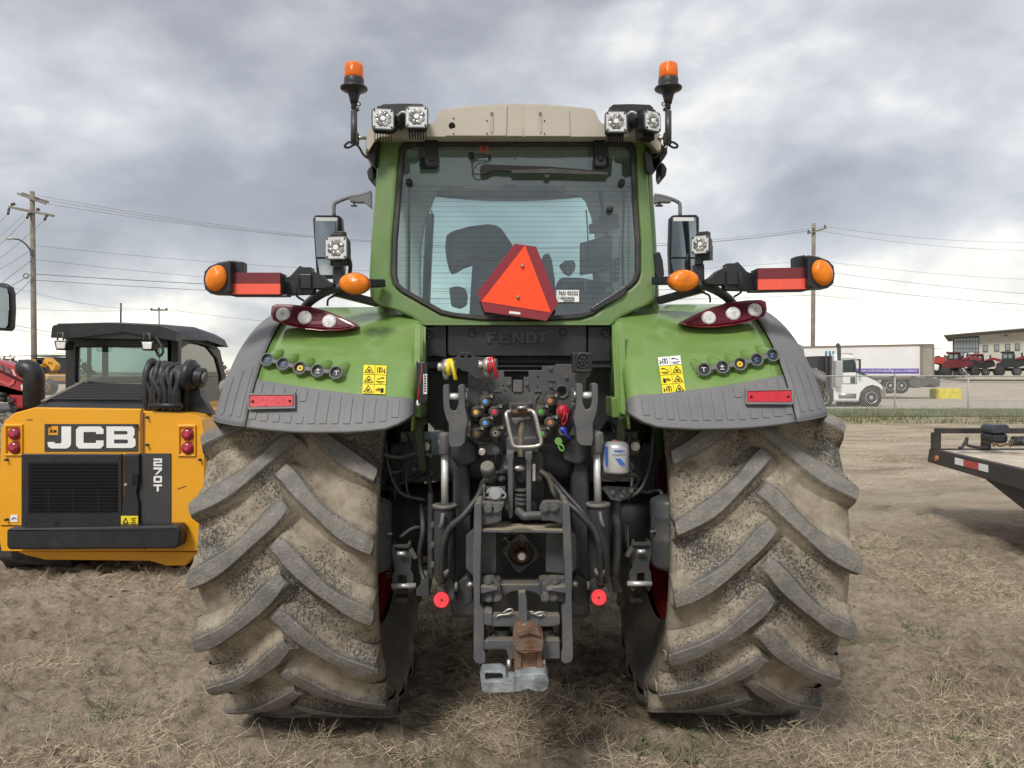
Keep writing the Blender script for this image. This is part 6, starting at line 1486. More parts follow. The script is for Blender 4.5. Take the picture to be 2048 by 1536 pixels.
# side of cab with window
xs_ = (345 - 1024) / F * 6.95
def SP(y, z): return Vector((xs_, y, z))
zt = W(0, 662, 6.95).z
sf = [SP(6.95, 1.0), SP(6.95, zt - .04), SP(7.3, zt), SP(7.8, zt - .02), SP(8.1, zt - .15), SP(8.25, 1.7), SP(8.3, 1.0)]
sh_ = [SP(7.08, 1.18), SP(7.08, zt - .18), SP(7.35, zt - .10), SP(7.75, zt - .12), SP(8.0, zt - .24), SP(8.12, 1.7), SP(8.15, 1.18)]
B().slab([sf, sh_], (-.05, 0, 0)).build('cab_side', blk, sk, bev=.01)
B().slab([sh_], (-.008, 0, 0)).move((-.02, 0, 0)).build('side_window', gl_dark, sk)
for x, y in ((121, 690), (294, 691)):
    wl_ = B().pp([(x - 14, y - 9), (x + 14, y - 9), (x + 10, y + 10), (x - 10, y + 10)], 6.60, .12).build('work_light', blk, sk, bev=.01)
    B().pp([(x - 10, y - 6), (x + 10, y - 6), (x + 8, y + 7), (x - 8, y + 7)], 6.592, .01).build('lens', ledbright, wl_, bev=.003)
    B().tube([W(x - 6, y - 10, 6.64), W(x - 5, y - 24, 6.66), W(x + 5, y - 24, 6.66), W(x + 6, y - 10, 6.64)], .008, n=6, sub=1).build('lamp_yoke', dgrey2, wl_)
B().tube([W(312, 675, 6.7), W(322, 690, 6.66), W(326, 704, 6.66), W(318, 712, 6.66), W(312, 700, 6.68)], .012).build('lamp_cable', rubber, sk)
B().tube([W(242, 606, 7.2), W(241.5, 646, 7.2)], .008, sub=1).build('aerial', blk, sk)
# hose bundle over the arm pivot, on the right
for i in range(11):
    x = 299 + i * 6.6; o = (0, 5, 2, 7)[i % 4]; x += (2, -3, 4, -1, 0, 3, -4)[i % 7]; k_ = (0, 5, -4, 7, -6)[i % 5]
    B().tube([W(x - 6, 828, 6.38), W(x - 10 + o + k_, 790, 6.34), W(x - 8 - k_, 745 + o, 6.34), W(x + 2, 722 + o + i * 1.0, 6.42), W(x + 12, 735 + o, 6.5), W(x + 14, 780, 6.5), W(x + 10, 828, 6.5)], .022 if i % 3 else .028, n=8, sub=4).build('arm_hose', hose, sk)
B().cyl(W(352, 748, 6.42), W(408, 756, 6.42), .085, n=24).build('arm_pivot', blk, sk, bev=.006)
B().rev(W(372, 750, 6.42), W(392, 753, 6.42), [(.12, 0), (.14, .1), (.14, .6), (.10, 1)], 24).build('pivot_collar', blk, sk)
B().cyl(W(400, 755, 6.40), W(412, 757, 6.40), .05, n=12).build('pivot_bolt', dgrey2, sk, bev=.003)
B().pp([(370, 730), (392, 728), (400, 790), (425, 830), (345, 830), (352, 770)], 6.48, .10).build('arm_tower', blk, sk, bev=.012)
B().cyl(W(300, 811, 6.28), W(364, 812, 6.28), .025, n=12).build('hose_clamp_bar', blk, sk); B().cyl(W(298, 811, 6.27), W(310, 811, 6.27), .014, n=8).build('clamp_bolt', zinc, sk)
# tracks
def track(x0, x1):
    b = B(); pth = []
    for i in range(60):
        t = i / 60; L = 1.6; r = .19; per = 2 * L + 2 * math.pi * r; s = t * per
        if s < L: pth.append((6.58 + s, .03, 0, -1))
        elif s < L + math.pi * r: a = (s - L) / r; pth.append((6.58 + L + r * math.sin(a), .03 + r - r * math.cos(a), math.sin(a), -math.cos(a)))
        elif s < 2 * L + math.pi * r: pth.append((6.58 + L - (s - L - math.pi * r), .03 + 2 * r, 0, 1))
        else: a = (s - 2 * L - math.pi * r) / r; pth.append((6.58 - r * math.sin(a), .03 + r + r * math.cos(a), -math.sin(a), math.cos(a)))
    P = []
    for i, (y, z, ny_, nz_) in enumerate(pth):
        h = .03 if i % 2 else 0
        P.append([Vector((x, y + ny_ * hh, z + nz_ * hh)) for x, hh in ((x0, -.05), (x0, h), ((x0 + x1) / 2, .03 - h), (x1, h), (x1, -.05))])
    P.append(P[0]); b.grid(P, sm=False); return b
track(-4.46, -3.87).build('track', rubber, sk); track(-2.95, -2.62).build('track', rubber, sk)
B().bb((-4.4, 6.7, .12), (-3.95, 8.4, .45)).build('track_frame', blk, sk, bev=.03); B().bb((-2.9, 6.9, .12), (-2.66, 8.4, .45)).build('track_frame', blk, sk, bev=.03)

# ------------------------------------------------------------------ red tractor nose at the far left
rt = thing('red_tractor', 'dark red tractor with a black pipe and mirror, cut off by the left edge', 'tractor', (-6.6, 9.3, 0))
Yr = 8.1
B().pp([(-260, 700), (-60, 712), (0, 722), (20, 730), (48, 745), (54, 762), (60, 785), (60, 815), (34, 819), (22, 812), (12, 790), (0, 776), (-30, 772), (-260, 780)], Yr, .22).build('bonnet', redm, rt, bev=.03, seg=3, ang=50)
B().pp([(-60, 738), (0, 741), (20, 750), (40, 760), (56, 772), (56, 774), (40, 763), (18, 753), (0, 744), (-60, 741)], Yr - .012, .02).build('bonnet_crease', blkprint, rt)
B().pp([(-40, 757), (0, 760), (16, 768), (26, 760), (30, 760), (27, 768), (17, 773), (0, 764), (-40, 761)], Yr - .014, .02).build('bonnet_trim', M('pale red edge', (.6, .12, .13), .35), rt)
for q in ([(0, 729), (3, 730), (8, 739), (4, 740), (0, 737)], [(8, 733), (15, 736), (22, 747), (13, 744)]): B().pp(q, Yr - .012, .02).build('vent', M('vent grey', (.14, .14, .15), .5), rt)
B().pp([(23, 739), (26, 740), (32, 752), (29, 751)], Yr - .012, .02).build('badge', wht, rt)
B().pp([(41, 770), (45, 769), (49, 773), (49, 780), (46, 782), (42, 779)], Yr - .012, .02).build('round_badge', wht, rt, bev=.005)
B().tube([W(47, 740, Yr - .05), W(56, 738, Yr - .06), W(67, 748, Yr - .06), W(68, 775, Yr - .05), W(68, 812, Yr)], .105, n=18, sub=5).build('intake_pipe', blk, rt)
B().cyl(W(21, 800, Yr - .05), W(21, 800, Yr + .2), .03, n=14).build('side_boss', dgrey, rt)
for y0 in (788, 797): B().tube([W(-40, y0, Yr), W(0, y0 + 1, Yr - .05), W(12, y0 + 3, Yr)], .03).build('front_pipe', hose, rt)
B().pp([(12, 800), (36, 817), (30, 828), (20, 818)], Yr - .02, .2).build('front_mudguard', blk, rt, bev=.01)
for x, yy in ((-5.58, 8.3), (-7.7, 8.3)):
    c = Vector((x, yy, .62)); hb_ = B().cyl(c + Vector((-.2, 0, 0)), c + Vector((.2, 0, 0)), .12).build('wheel', cast, rt); put(TMf, 'tyre', tyrem, hb_, c + Vector((0, 0, .05))).scale = (.85, .92, .92); put(rim_b(.34, .4, 1 if x > -6 else -1), 'rim', redrim, hb_, c)
B().bb((-7.6, 8.6, .5), (-5.9, 10.4, 1.3)).build('chassis', cast, rt, bev=.04)
mm2 = B().pp([(-18, 572), (0, 569), (18, 572), (22, 585), (23, 620), (21, 655), (16, 662), (-16, 660)], 7.4, .08).build('side_mirror', blk, rt, bev=.02, seg=3)
B().pp([(-14, 577), (0, 574), (13, 577), (16, 590), (17, 620), (15, 650), (11, 656), (-14, 654)], lambda a, b_: 7.39 - (a - 0) * .0012, .008).build('mirror_glass', mirg, mm2)
B().tube([W(-60, 560, 7.5), W(-10, 568, 7.45), W(10, 570, 7.45), W(19, 575, 7.44), W(20, 590, 7.44)], .018).build('mirror_arm', blk, mm2)
B().bb((-8.6, 8.4, .9), (-7.0, 9.6, 1.7)).build('engine_cover', redm, rt, bev=.04)

# ------------------------------------------------------------------ fence
FY = 28.3
def fbase(x): return Vector((x, FY, float(gh(x, FY))))
fe = thing('chain_link_fence', 'long galvanised chain link fence with posts angled at the top', 'fence', (0, FY, 0))
postx = [(1790 - 1024) / F * FY + 2.81 * k for k in range(-17, 6)]
p0_ = None
def fpost():
    b = B(); x = 0; y = FY
    b.cyl((0, 0, 0), (0, 0, 1.60), .030, n=10); b.cyl((0, 0, 1.58), (-.23, 0, 1.86), .022, .018, n=8); b.sph((0, 0, 1.6), .038, 8, 5); return b
for k, x in enumerate(postx):
    if p0_ is None:
        p0_ = fpost().move(Vector((x, FY, 0))).build('fence_post', galv, fe); px0 = x
    else:
        c = p0_.copy(); COL.objects.link(c); c.parent = fe; c.location = (x - px0, 0, 0)
B().cyl((postx[0], FY - .03, 1.56), (postx[-1], FY - .03, 1.56), .024, n=8).build('top_rail', galv, fe)
B().cyl((postx[0], FY - .03, .05), (postx[-1], FY - .03, .05), .006, n=5).build('bottom_wire', galv, fe)
b = B(); x0_, x1_ = postx[0], postx[-1]; pit = .085; h = 1.5; nW = int((x1_ - x0_) / pit)
V = []; Fc = []
for i in range(nW):
    for sg in (1, -1):
        xa = x0_ + i * pit; xb = xa + sg * h * .9; w = .0046
        o = len(V); yy = FY - .035 + .004 * sg
        V += [(xa - w, yy, .06), (xa + w, yy, .06), (xa, yy + w * 2, .06), (xb - w, yy, .06 + h), (xb + w, yy, .06 + h), (xb, yy + w * 2, .06 + h)]
        Fc += [(o, o + 1, o + 4, o + 3), (o + 1, o + 2, o + 5, o + 4), (o + 2, o, o + 3, o + 5)]
B().add(V, Fc).build('wire_mesh', galv, fe, kind='stuff')

# ------------------------------------------------------------------ utility poles and cables
def pole(px, py_top, Y, w_px, name_l, parts, lean=0):
    top = W(px, py_top, Y); bx = top.x
    t = thing('utility_pole', name_l, 'utility pole', (bx, Y, 0))
    r = w_px / 2 / F * Y
    B().rev((bx + lean, Y, -.3), top, [(r * 1.1, 0), (r * .95, .3), (r * .8, 1)], 14).build('shaft', wood, t)
    return t, r
Y1 = 44; t1, r1 = pole(64.5, 383, Y1, 11, 'tall wooden utility pole with two crossarms and a street lamp, behind the yellow skid steer', None)
B().beam(W(18, 414, Y1 - .2), W(108, 432, Y1 - .2), .10, .14).build('crossarm', wood, t1)
B().beam(W(35, 387, Y1 - .25), W(92, 408, Y1 - .1), .09, .12).build('crossarm', wood, t1)
B().beam(W(44, 386, Y1 + .3), W(97, 405, Y1 + .3), .09, .12).build('crossarm', wood, t1)
for x, y in ((24, 409), (28, 408), (75, 419), (77, 419)):
    B().rev(W(x, y + 3, Y1 - .2), W(x, y - 3, Y1 - .2), [(.03, 0), (.09, .3), (.05, .5), (.09, .7), (.03, 1)], 10).build('insulator', M('insulator brown', (.06, .045, .04), .3), t1)
for (a, b_) in (((18, 418), (16, 428)), ((58, 427), (54, 436)), ((94, 430), (89, 440))):
    B().tube([W(*a, Y1 - .2), W(*b_, Y1 - .5)], .07, sub=1, n=8).build('insulator', M('insulator brown'), t1)
B().tube([W(62, 502, Y1), W(52, 489, Y1 - .4), W(40, 480, Y1 - .8), W(28, 478, Y1 - 1.1)], .045).build('lamp_arm', dgrey2, t1)
B().sph(W(20, 477, Y1 - 1.2), .22, 12, 7, sc=(1.1, .7, .42)).build('lamp_head', galv, t1)
B().rect(60, 498, 65, 511, Y1 - .3, .1).build('fuse_box', dgrey, t1)
B().tube([W(52 + 5 * math.cos(a), 552 + 5 * math.sin(a), Y1 - .35) for a in [i * .8 for i in range(18)]], .03, n=6, sub=2).build('cable_coil', wirem, t1)
Y2 = 58; t2, r2 = pole(1627.5, 447, Y2, 9, 'wooden utility pole right of the tractor, above the white truck', None)
B().beam(W(1615, 467, Y2 - .2), W(1653, 456, Y2 - .2), .10, .14).build('crossarm', wood, t2)
for x, y in ((1617, 463), (1627, 460), (1650, 453)): B().rev(W(x, y + 3, Y2 - .2), W(x, y - 3, Y2 - .2), [(.03, 0), (.10, .4), (.05, .6), (.08, 1)], 8).build('insulator', M('insulator brown'), t2)
Y3 = 112; t3, r3 = pole(318, 614, Y3, 3, 'small distant utility pole rising above the skid steer cab roof', None)
B().beam(W(301, 620, Y3 - .2), W(335, 620, Y3 - .2), .2, .25).build('crossarm', wood, t3)
for x in (303, 318, 333): B().cyl(W(x, 619, Y3 - .2), W(x, 616, Y3 - .2), .15, n=6).build('insulator', M('insulator brown'), t3)
wires = [
 ((75, 391), Y1, (1617, 463), Y2, 62, .014, 'top'), ((80, 398), Y1, (1627, 460), Y2, 62, .014, 'top'), ((95, 408), Y1, (1650, 453), Y2, 60, .014, 'top'),
 ((68, 491), Y1, (1627, 520), Y2, 40, .013, 'mid'), ((70, 519), Y1, (1627, 540), Y2, 48, .015, 'mid'),
 ((68, 548), Y1, (1627, 566), Y2, 25, .028, 'low'), ((68, 560), Y1, (1627, 590), Y2, 22, .022, 'low'),
 ((1650, 453), Y2, (2300, 470), 70, 22, .014, 'r'), ((1627, 460), Y2, (2300, 492), 70, 22, .014, 'r'), ((1627, 520), Y2, (2300, 560), 70, 14, .013, 'r'), ((1627, 540), Y2, (2300, 600), 70, 10, .02, 'r'), ((1627, 566), Y2, (2300, 616), 70, 12, .026, 'r'), ((1627, 590), Y2, (2300, 628), 70, 8, .014, 'r'),
 ((16, 428), Y1, (-200, 610), 30, 8, .016, 'l'), ((54, 436), Y1, (-180, 640), 30, 8, .016, 'l'), ((89, 440), Y1, (-150, 620), 30, 10, .016, 'l'), ((63, 500), Y1, (-200, 640), 30, 6, .014, 'l'), ((63, 520), Y1, (-160, 670), 30, 6, .018, 'l'), ((63, 548), Y1, (-160, 640), 30, 10, .024, 'l'), ((62, 560), Y1, (-120, 690), 30, 12, .022, 'l'), ((46, 431), Y1, (-120, 560), 30, 6, .012, 'l'),
 ((335, 619), Y3, (900, 668), 150, 8, .03, 'f'), ((301, 619), Y3, (-120, 600), 90, 10, .025, 'f'), ((318, 619), Y3, (0, 568), 80, 12, .025, 'f'), ((-40, 716), 60, (140, 706), 70, 0, .03, 'f'), ((-40, 725), 60, (140, 722), 70, 0, .025, 'f'), ((-60, 632), 52, (240, 684), 95, 4, .028, 'f'), ((-60, 640), 52, (240, 692), 95, 4, .022, 'f'), ((1869, 697), 70, (1890, 698), 110, 0, .04, 'f')]
GR = {'top': 'high cables between the two poles', 'mid': 'middle cables between the two poles', 'low': 'low cables between the two poles', 'r': 'cables right of the right-hand pole', 'l': 'cables left of the lamp pole', 'f': 'distant cables low in the sky'}
WLAB = ['uppermost thin cable leaving the lamp pole top toward the right', 'second high cable from the top of the lamp pole', 'third high cable, leaving the crossarm end of the lamp pole',
 'thin cable leaving the lamp pole level with its street lamp', 'thin cable just below the street lamp of the lamp pole', 'thick dark cable passing behind the orange marker lamps', 'second dark cable, just under the thick one behind the marker lamps',
 'topmost cable right of the right-hand pole, from its crossarm end', 'second cable right of the right-hand pole, from its crossarm middle', 'third cable down on the right of the right-hand pole', 'fourth cable down on the right of the right-hand pole', 'thick fifth cable on the right of the right-hand pole', 'lowest cable on the right of the right-hand pole',
 'cable slanting from the left tip of the lamp pole crossarm', 'cable slanting left from beside the lamp pole shaft under the crossarm', 'cable slanting left from the right tip of the lamp pole crossarm', 'cable slanting left from the street lamp bracket height', 'cable slanting left from just under the street lamp bracket', 'cable slanting left from the coil on the lamp pole', 'lowest cable slanting left from under the coil on the lamp pole', 'thin wire falling left from the middle of the lamp pole crossarm',
 'faint cable running right from the small distant pole', 'faint cable from the left arm tip of the small distant pole', 'faint cable rising left from the middle of the small distant pole', 'upper of two level cables above the red bonnet', 'lower of two level cables above the red bonnet', 'upper of two distant cables crossing behind the lamp pole shaft', 'lower of two distant cables crossing behind the lamp pole shaft', 'short faint cable between the white box trailer and the cream building']
wi = 0
for a, ya, b_, yb, sag, r, g in wires:
    pa, pb = W(*a, ya), W(*b_, yb); pts = []
    sg = sag / F * (ya + yb) / 2
    for i in range(13): t = i / 12; p = pa.lerp(pb, t); p.z -= sg * 4 * t * (1 - t); pts.append(p)
    o = B().tube(pts, r * .72, n=5, sub=1).build('overhead_cable', wirem); tag(o, WLAB[wi], 'cable', GR[g]); wi += 1

# ------------------------------------------------------------------ white highway truck
def wheel_far(name, c, r, w, parent, hubm, n=22):
    c = Vector(c); hb = B().rev(c + Vector((0, -w / 2, 0)), c + Vector((0, w / 2, 0)), [(r * .55, .02), (r * .9, 0), (r, .15), (r, .85), (r * .9, 1), (r * .55, .98)], n).build(name, rubber, parent)
    B().rev(c + Vector((0, -w / 2 - .01, 0)), c + Vector((0, 0, 0)), [(r * .12, -.05), (r * .2, .15), (r * .25, .2), (r * .45, .3), (r * .52, .05), (r * .56, .0), (r * .56, .6)], n).build('rim', hubm, hb); return hb
tk = thing('semi_truck', 'white day-cab highway truck with tall chrome exhaust, behind the fence', 'truck', (17.2, 36.6, 0))
Yt = 36.0
cabp = [(1669, 709), (1674, 708), (1706, 712), (1712, 718), (1713, 742), (1740, 752), (1755, 760), (1765, 772), (1766, 782), (1758, 774), (1745, 770), (1732, 774), (1722, 784), (1718, 800), (1668, 800)]
B().pp([cabp], Yt, 2.0).build('cab', whitep, tk, bev=.08, seg=3)
B().pp([(1686, 720), (1709, 719), (1711, 727), (1712, 744), (1686, 745)], Yt - .02, .03).build('side_window', M('dark window', (.03, .05, .05), .08), tk, bev=.01)
B().rect(1701, 754, 1711, 766, Yt - .02, .03).build('peep_window', M('dark window'), tk)
B().pp([[(1684, 717), (1712, 717), (1714, 768), (1684, 768)], [(1684.8, 718), (1684.8, 767), (1713, 767), (1711.2, 718)]], Yt - .012, .02).build('door_seam', blkprint, tk)
B().pp([(1714, 742), (1740, 752), (1755, 760), (1763, 769), (1755, 762), (1738, 754), (1714, 745)], Yt - .03, .05).build('bonnet_edge', M('dark green stripe', (.02, .06, .05), .4), tk)
B().rect(1672, 721, 1683, 774, Yt - .25, .35).build('exhaust_shield', galv, tk, bev=.03)
B().tube([W(1678, 722, Yt), W(1678, 700, Yt), W(1677, 692, Yt), W(1674, 688, Yt)], .09, n=10).build('exhaust_stack', M('stack metal', (.12, .12, .12), .4, metal=.6), tk)
B().rect(1672, 783, 1708, 800, Yt - .2, .7).build('fuel_tank', chrome, tk, bev=.12, seg=3) if False else B().cyl(W(1673, 792, Yt + .2), W(1708, 792, Yt + .2), .24, n=18).build('fuel_tank', steel, tk)
B().rect(1668, 800, 1718, 803, Yt - .1, .5).build('step', galv, tk)
B().pp([(1714, 718), (1722, 718), (1722, 748), (1718, 748), (1718, 721), (1714, 721)], Yt - .3, .05).build('door_mirror', dgrey, tk)
B().pp([(1764, 772), (1772, 774), (1773, 788), (1768, 796), (1762, 796), (1760, 782)], Yt + .1, 1.8).build('front_bumper', steel, tk, bev=.03)
B().rect(1636, 712, 1669, 800, Yt + .3, 1.5).build('rear_rack', blkm, tk, bev=.02)
B().rect(1655, 778, 1672, 803, Yt + .1, .8).build('chassis_rail', blkm, tk)
for x in (1652, 1660): B().rect(x, 707, x + 2, 790, Yt + .15, .1).build('rack_post', dgrey, tk)
wheel_far('front_wheel', W(1740, 795, Yt + .1), .52, .3, tk, silver); wheel_far('front_wheel', W(1740, 795, Yt + .1) + Vector((0, 1.7, 0)), .52, .3, tk, silver)
wheel_far('rear_wheel', W(1642, 796, Yt + .2), .52, .5, tk, silver); wheel_far('rear_wheel', W(1692, 800, Yt + 1.9), .5, .3, tk, silver)
B().tube([W(1680, 709, Yt + .3), W(1690, 706.5, Yt + .3), W(1705, 708, Yt + .3)], .04).build('roof_rail', galv, tk)
# box trailer with purple stripe
vt = thing('box_trailer', 'long white box trailer with a purple lettered stripe, parked behind the truck', 'trailer', (19, 47, 0))
Yv = 46.0
B().pp([(1560, 695), (1840, 689), (1843, 752), (1560, 752)], Yv, 2.5).build('box_side', vanw, vt)
B().pp([(1843, 689), (1869, 690), (1869, 752), (1843, 752)], lambda x, y: Yv + (x - 1843) * .06 - .01, .1).build('box_end', M('trailer end beige', (.42, .38, .32), .55, var=.15, vs=2), vt)
B().pp([[(1842, 688), (1869, 689), (1869, 752), (1842, 752)], [(1846, 694), (1846, 750), (1866, 750), (1866, 695)]], lambda x, y: Yv + (x - 1843) * .06 - .06, .1).build('door_frame', M('frame taupe', (.27, .24, .21), .5), vt)
B().pp([(1560, 693.5), (1866, 687.5), (1869, 690), (1560, 696)], Yv - .06, .1).build('top_rail', M('rail brown', (.20, .14, .12), .5), vt)
B().rect(1700, 737, 1838, 747, Yv - .02, .02).build('purple_stripe', purple, vt)
ptext('HWY #3 BETWEEN MEDICINE HAT & LETHBRIDGE', 1723, 744.2, 1834, 4.6, lambda a, b_: Yv - .05, wht, 'stripe_lettering', vt, -.005, .02)
for i in range(24): x = 1700 + i * 6; B().rect(x, 694, x + .6, 737, Yv - .015, .02).build('panel_rib', vanw, vt)
for i, x in enumerate((1651, 1658, 1665)): B().pp([(x, 702), (x + 4, 701.8), (x + 3, 708), (x - 1, 708)], Yv - .02, .02).build('logo_block', M('teal logo', (.05, .3, .4), .5), vt)
B().rect(1640, 755, 1860, 760, Yv - .3, 2.2).build('deck_rail', M('brown steel', (.10, .08, .065), .7, var=.3), vt)
for x in (1705, 1713, 1720, 1788, 1830): B().rect(x - 3, 752, x + 3, 780 if x > 1780 and x < 1800 else 765, Yv, .3).build('support_leg', M('brown steel'), vt)
B().pp([(1820, 758), (1876, 757), (1880, 760), (1880, 772), (1872, 775), (1862, 768), (1838, 776), (1820, 770)], Yv - .4, 2).build('rear_underride', M('dark trailer steel', (.10, .09, .08), .7, var=.3, vs=2), vt)
wheel_far('wheel', W(1778, 771, Yv), .50, .4, vt, galv); wheel_far('wheel', W(1800, 771, Yv), .50, .4, vt, galv)
B().rect(1773, 758, 1800, 777, Yv + .3, .3).build('axle_beam', M('brown steel'), vt)
# yellow block
yb_ = B(); c = W(1897, 788, 46.7); 
P = [W(x, y, 46.2) for x, y in ((1872, 779), (1876, 777.5), (1920, 777), (1923, 779), (1924, 796), (1920, 798), (1875, 799), (1872, 796))]
yb_.slab([P], (0, .75, 0)); tag(yb_.build('concrete_block', M('faded yellow paint', (.72, .62, .04), .8, var=.15, vs=4, dust=.3, ds=3), None, bev=.03), 'yellow painted rectangular block alone on the gravel yard', 'concrete block')
# ------------------------------------------------------------------ flatbed trailer at the right
ft = thing('flatbed_trailer', 'black steel flatbed trailer with a plank deck and striped reflective tape', 'trailer', (5.8, 7.0, 0))
P1 = W(1862, 898, 8.5); zd = .85; xA, xB = P1.x, (2048 - 1024) / F * 6.2
def side_x(y): return 4.80 - (8.5 - y) * .10
blk_r = M('rusty black beam', (.030, .027, .026), .6, var=.3, vs=5, dust=.35, ds=5, dcol=(.12, .075, .055), bump=.1)
sx0, sx1 = side_x(8.5), side_x(2.5)
def SB(y, z): return Vector((side_x(y), y, z))
B().slab([[SB(8.55, .70), SB(8.50, .86), SB(2.5, .86), SB(2.5, .66), SB(6.0, .66)]], (.07, .0, 0)).build('side_beam', blk_r, ft, bev=.008)
B().beam((sx0 + .07, 8.47, .78), (7.4, 8.47, .78), .10, .16).build('end_beam', blk_r, ft, bev=.008)
B().beam((sx0 + .02, 8.42, 1.07), (7.4, 8.42, 1.07), .05, .06).build('rail_top', blk_r, ft, bev=.006)
for x in (sx0 + .03, sx0 + .60, sx0 + 1.2, sx0 + 1.8): B().bb((x - .045, 8.39, .86), (x + .045, 8.45, 1.05)).build('rail_post', blk_r, ft, bev=.006)
for k in range(12):
    xo = k * .205; cl = M('weathered deck plank', (.50, .43, .34), .85, var=.25, vs=4, bump=.3, bs=40, dust=.3)
    y1 = 8.40
    q = [Vector((side_x(2.6) + .09 + xo, 2.6, .850)), Vector((side_x(2.6) + .285 + xo, 2.6, .850)), Vector((side_x(y1) + .285 + xo, y1, .850)), Vector((side_x(y1) + .09 + xo, y1, .850))]
    B().slab([q], (0, 0, -.04)).build('deck_plank', cl, ft, bev=.004)
for y0, y1, mt in ((7.90, 7.72, wht), (7.72, 7.42, redref), (7.42, 7.25, wht)):
    B().slab([[SB(y0, .755), SB(y0, .825), SB(y1, .825), SB(y1, .755)]], (-.004, 0, 0)).build('reflective_tape', mt, ft)
B().cyl(SB(8.30, .77) + Vector((-.02, 0, 0)), SB(8.30, .77) + Vector((.02, 0, 0)), .03, n=14).build('side_marker', M('dull amber', (.45, .17, .04), .4), ft)
B().slab([[SB(7.65, .655), SB(6.8, .42), SB(6.3, .36), SB(2.6, .36), SB(2.6, .655)]], (.09, 0, 0)).move((.15, 0, 0)).build('main_beam', blk_r, ft, bev=.01)
B().slab([[SB(7.65, .655), SB(6.8, .42), SB(6.3, .36), SB(2.6, .36), SB(2.6, .655)]], (.09, 0, 0)).move((1.7, 0, 0)).build('main_beam', blk_r, ft, bev=.01)
for y in (4.6, 3.7):
    c = Vector((6.0, y, .36)); B().rev(c + Vector((-.12, 0, 0)), c + Vector((.12, 0, 0)), [(.2, 0), (.34, .05), (.36, .2), (.36, .8), (.34, .95), (.2, 1)], 24).build('wheel', rubber, ft)
for y in (8.2, 7.6, 7.0, 6.4, 5.8): B().beam((side_x(y) + .1, y, .74), (side_x(y) + 2.4, y, .74), .06, .10).build('cross_member', blk_r, ft)
ac = thing('air_compressor', 'small black motor unit with a coiled hose, standing on the flatbed deck', 'compressor', (5.55, 8.1, .86))
B().pp([(1985, 856), (1990, 850), (2015, 849), (2020, 853), (2021, 866), (1985, 867)], 8.0, .22).build('motor_cover', M('blue black plastic', (.03, .035, .045), .4), ac, bev=.02)
B().rect(1982, 866, 2020, 888, 8.02, .22).build('tank', blk, ac, bev=.05, seg=3)
B().tube([W(1988, 893, 8.0), W(1988, 886, 8.0), W(2000, 892, 8.0), W(2016, 888, 8.0), W(2022, 893, 8.0)], .012).build('leg_frame', rust, ac)
cp_ = [W(2024 + i * .45, 882 + 9 * math.sin(i * .8), 8.0 + 0) + Vector((0, .05 * math.cos(i * .8), 0)) for i in range(60)]
tag(B().tube(cp_, .007, n=6, sub=1).build('coiled_hose', hose), 'coiled black hose beside the motor unit on the deck', 'hose')
tag(B().tube([W(1918, 896, 8.1), W(1924, 894, 8.1), W(1930, 884, 8.1), W(1934, 876, 8.15), W(1933, 888, 8.1), W(1940, 892, 8.1), W(1960, 895, 8.1), W(1975, 894, 8.1)], .016, n=7).build('chain_binder', hose), 'dark strap heap lying on the deck near the corner post', 'strap')
# ------------------------------------------------------------------ sales building
bd = thing('dealership_building', 'cream metal-clad building with a sloping dark roof and gridded corner window', 'building', (120 * .62, 130, 0))
class _F:
    def __init__(s, o=0): s.o = o
    def __call__(s, a, b_): return 177.06 / (1 + .62 * (a - 1024) / F) + s.o
    def __sub__(s, o): return _F(s.o - o)
Yd = _F()
crm = M('cream cladding', (.50, .48, .41), .7, var=.04, vs=.3); dkf = M('dark window frame', (.03, .033, .035), .4)
bgl = M('building glass', (.16, .19, .20), .08, spec=.9, var=.2, vs=.1)
B().pp([(1905, 674), (2400, 640), (2400, 752), (1905, 752)], Yd, 25).build('wall', crm, bd)
B().pp([(1887, 670), (1888, 672.5), (2400, 632), (2400, 626)], Yd - 1.5, 28).build('roof', M('roof edge', (.07, .07, .07), .5), bd)
B().pp([(1905, 674), (2400, 640), (2400, 634.5), (1900, 672.5)], Yd - .3, .4).build('soffit', M('soffit taupe', (.30, .27, .24), .6), bd)
B().pp([(1906, 675), (1958, 672), (1958, 752), (1906, 752)], Yd - .15, .1).build('window', dkf, bd)
w0 = bpy.data.objects[bd.children[-1].name] if False else None
for i in range(8):
    for (ya, yb) in ((675.5, 682), (683, 696.5), (697.5, 704), (705, 712)):
        xa = 1908.5 + i * 6.15; B().rect(xa, ya + (7 - i) * .25 * (ya < 676), xa + 5.3, yb, Yd - .2, .08).build('pane', bgl, bd)
for x, y in ((1965.5, 690), (1988.5, 689), (2010.5, 688), (2030, 687), (2052, 686)):
    wn = B().rect(x, y, x + 10, y + 13.5, Yd - .12, .1).build('window', dkf, bd); B().rect(x + 1, y + 1, x + 9, y + 12.5, Yd - .18, .08).build('pane', bgl, wn)
for i in range(22): x = 1960 + i * 6; B().rect(x, 676 - i * .4, x + .35, 752, Yd - .05, .04).build('cladding_rib', crm, bd)
B().rect(2009, 670, 2015, 672, Yd - .6, .6).build('wall_lamp', dkf, bd)
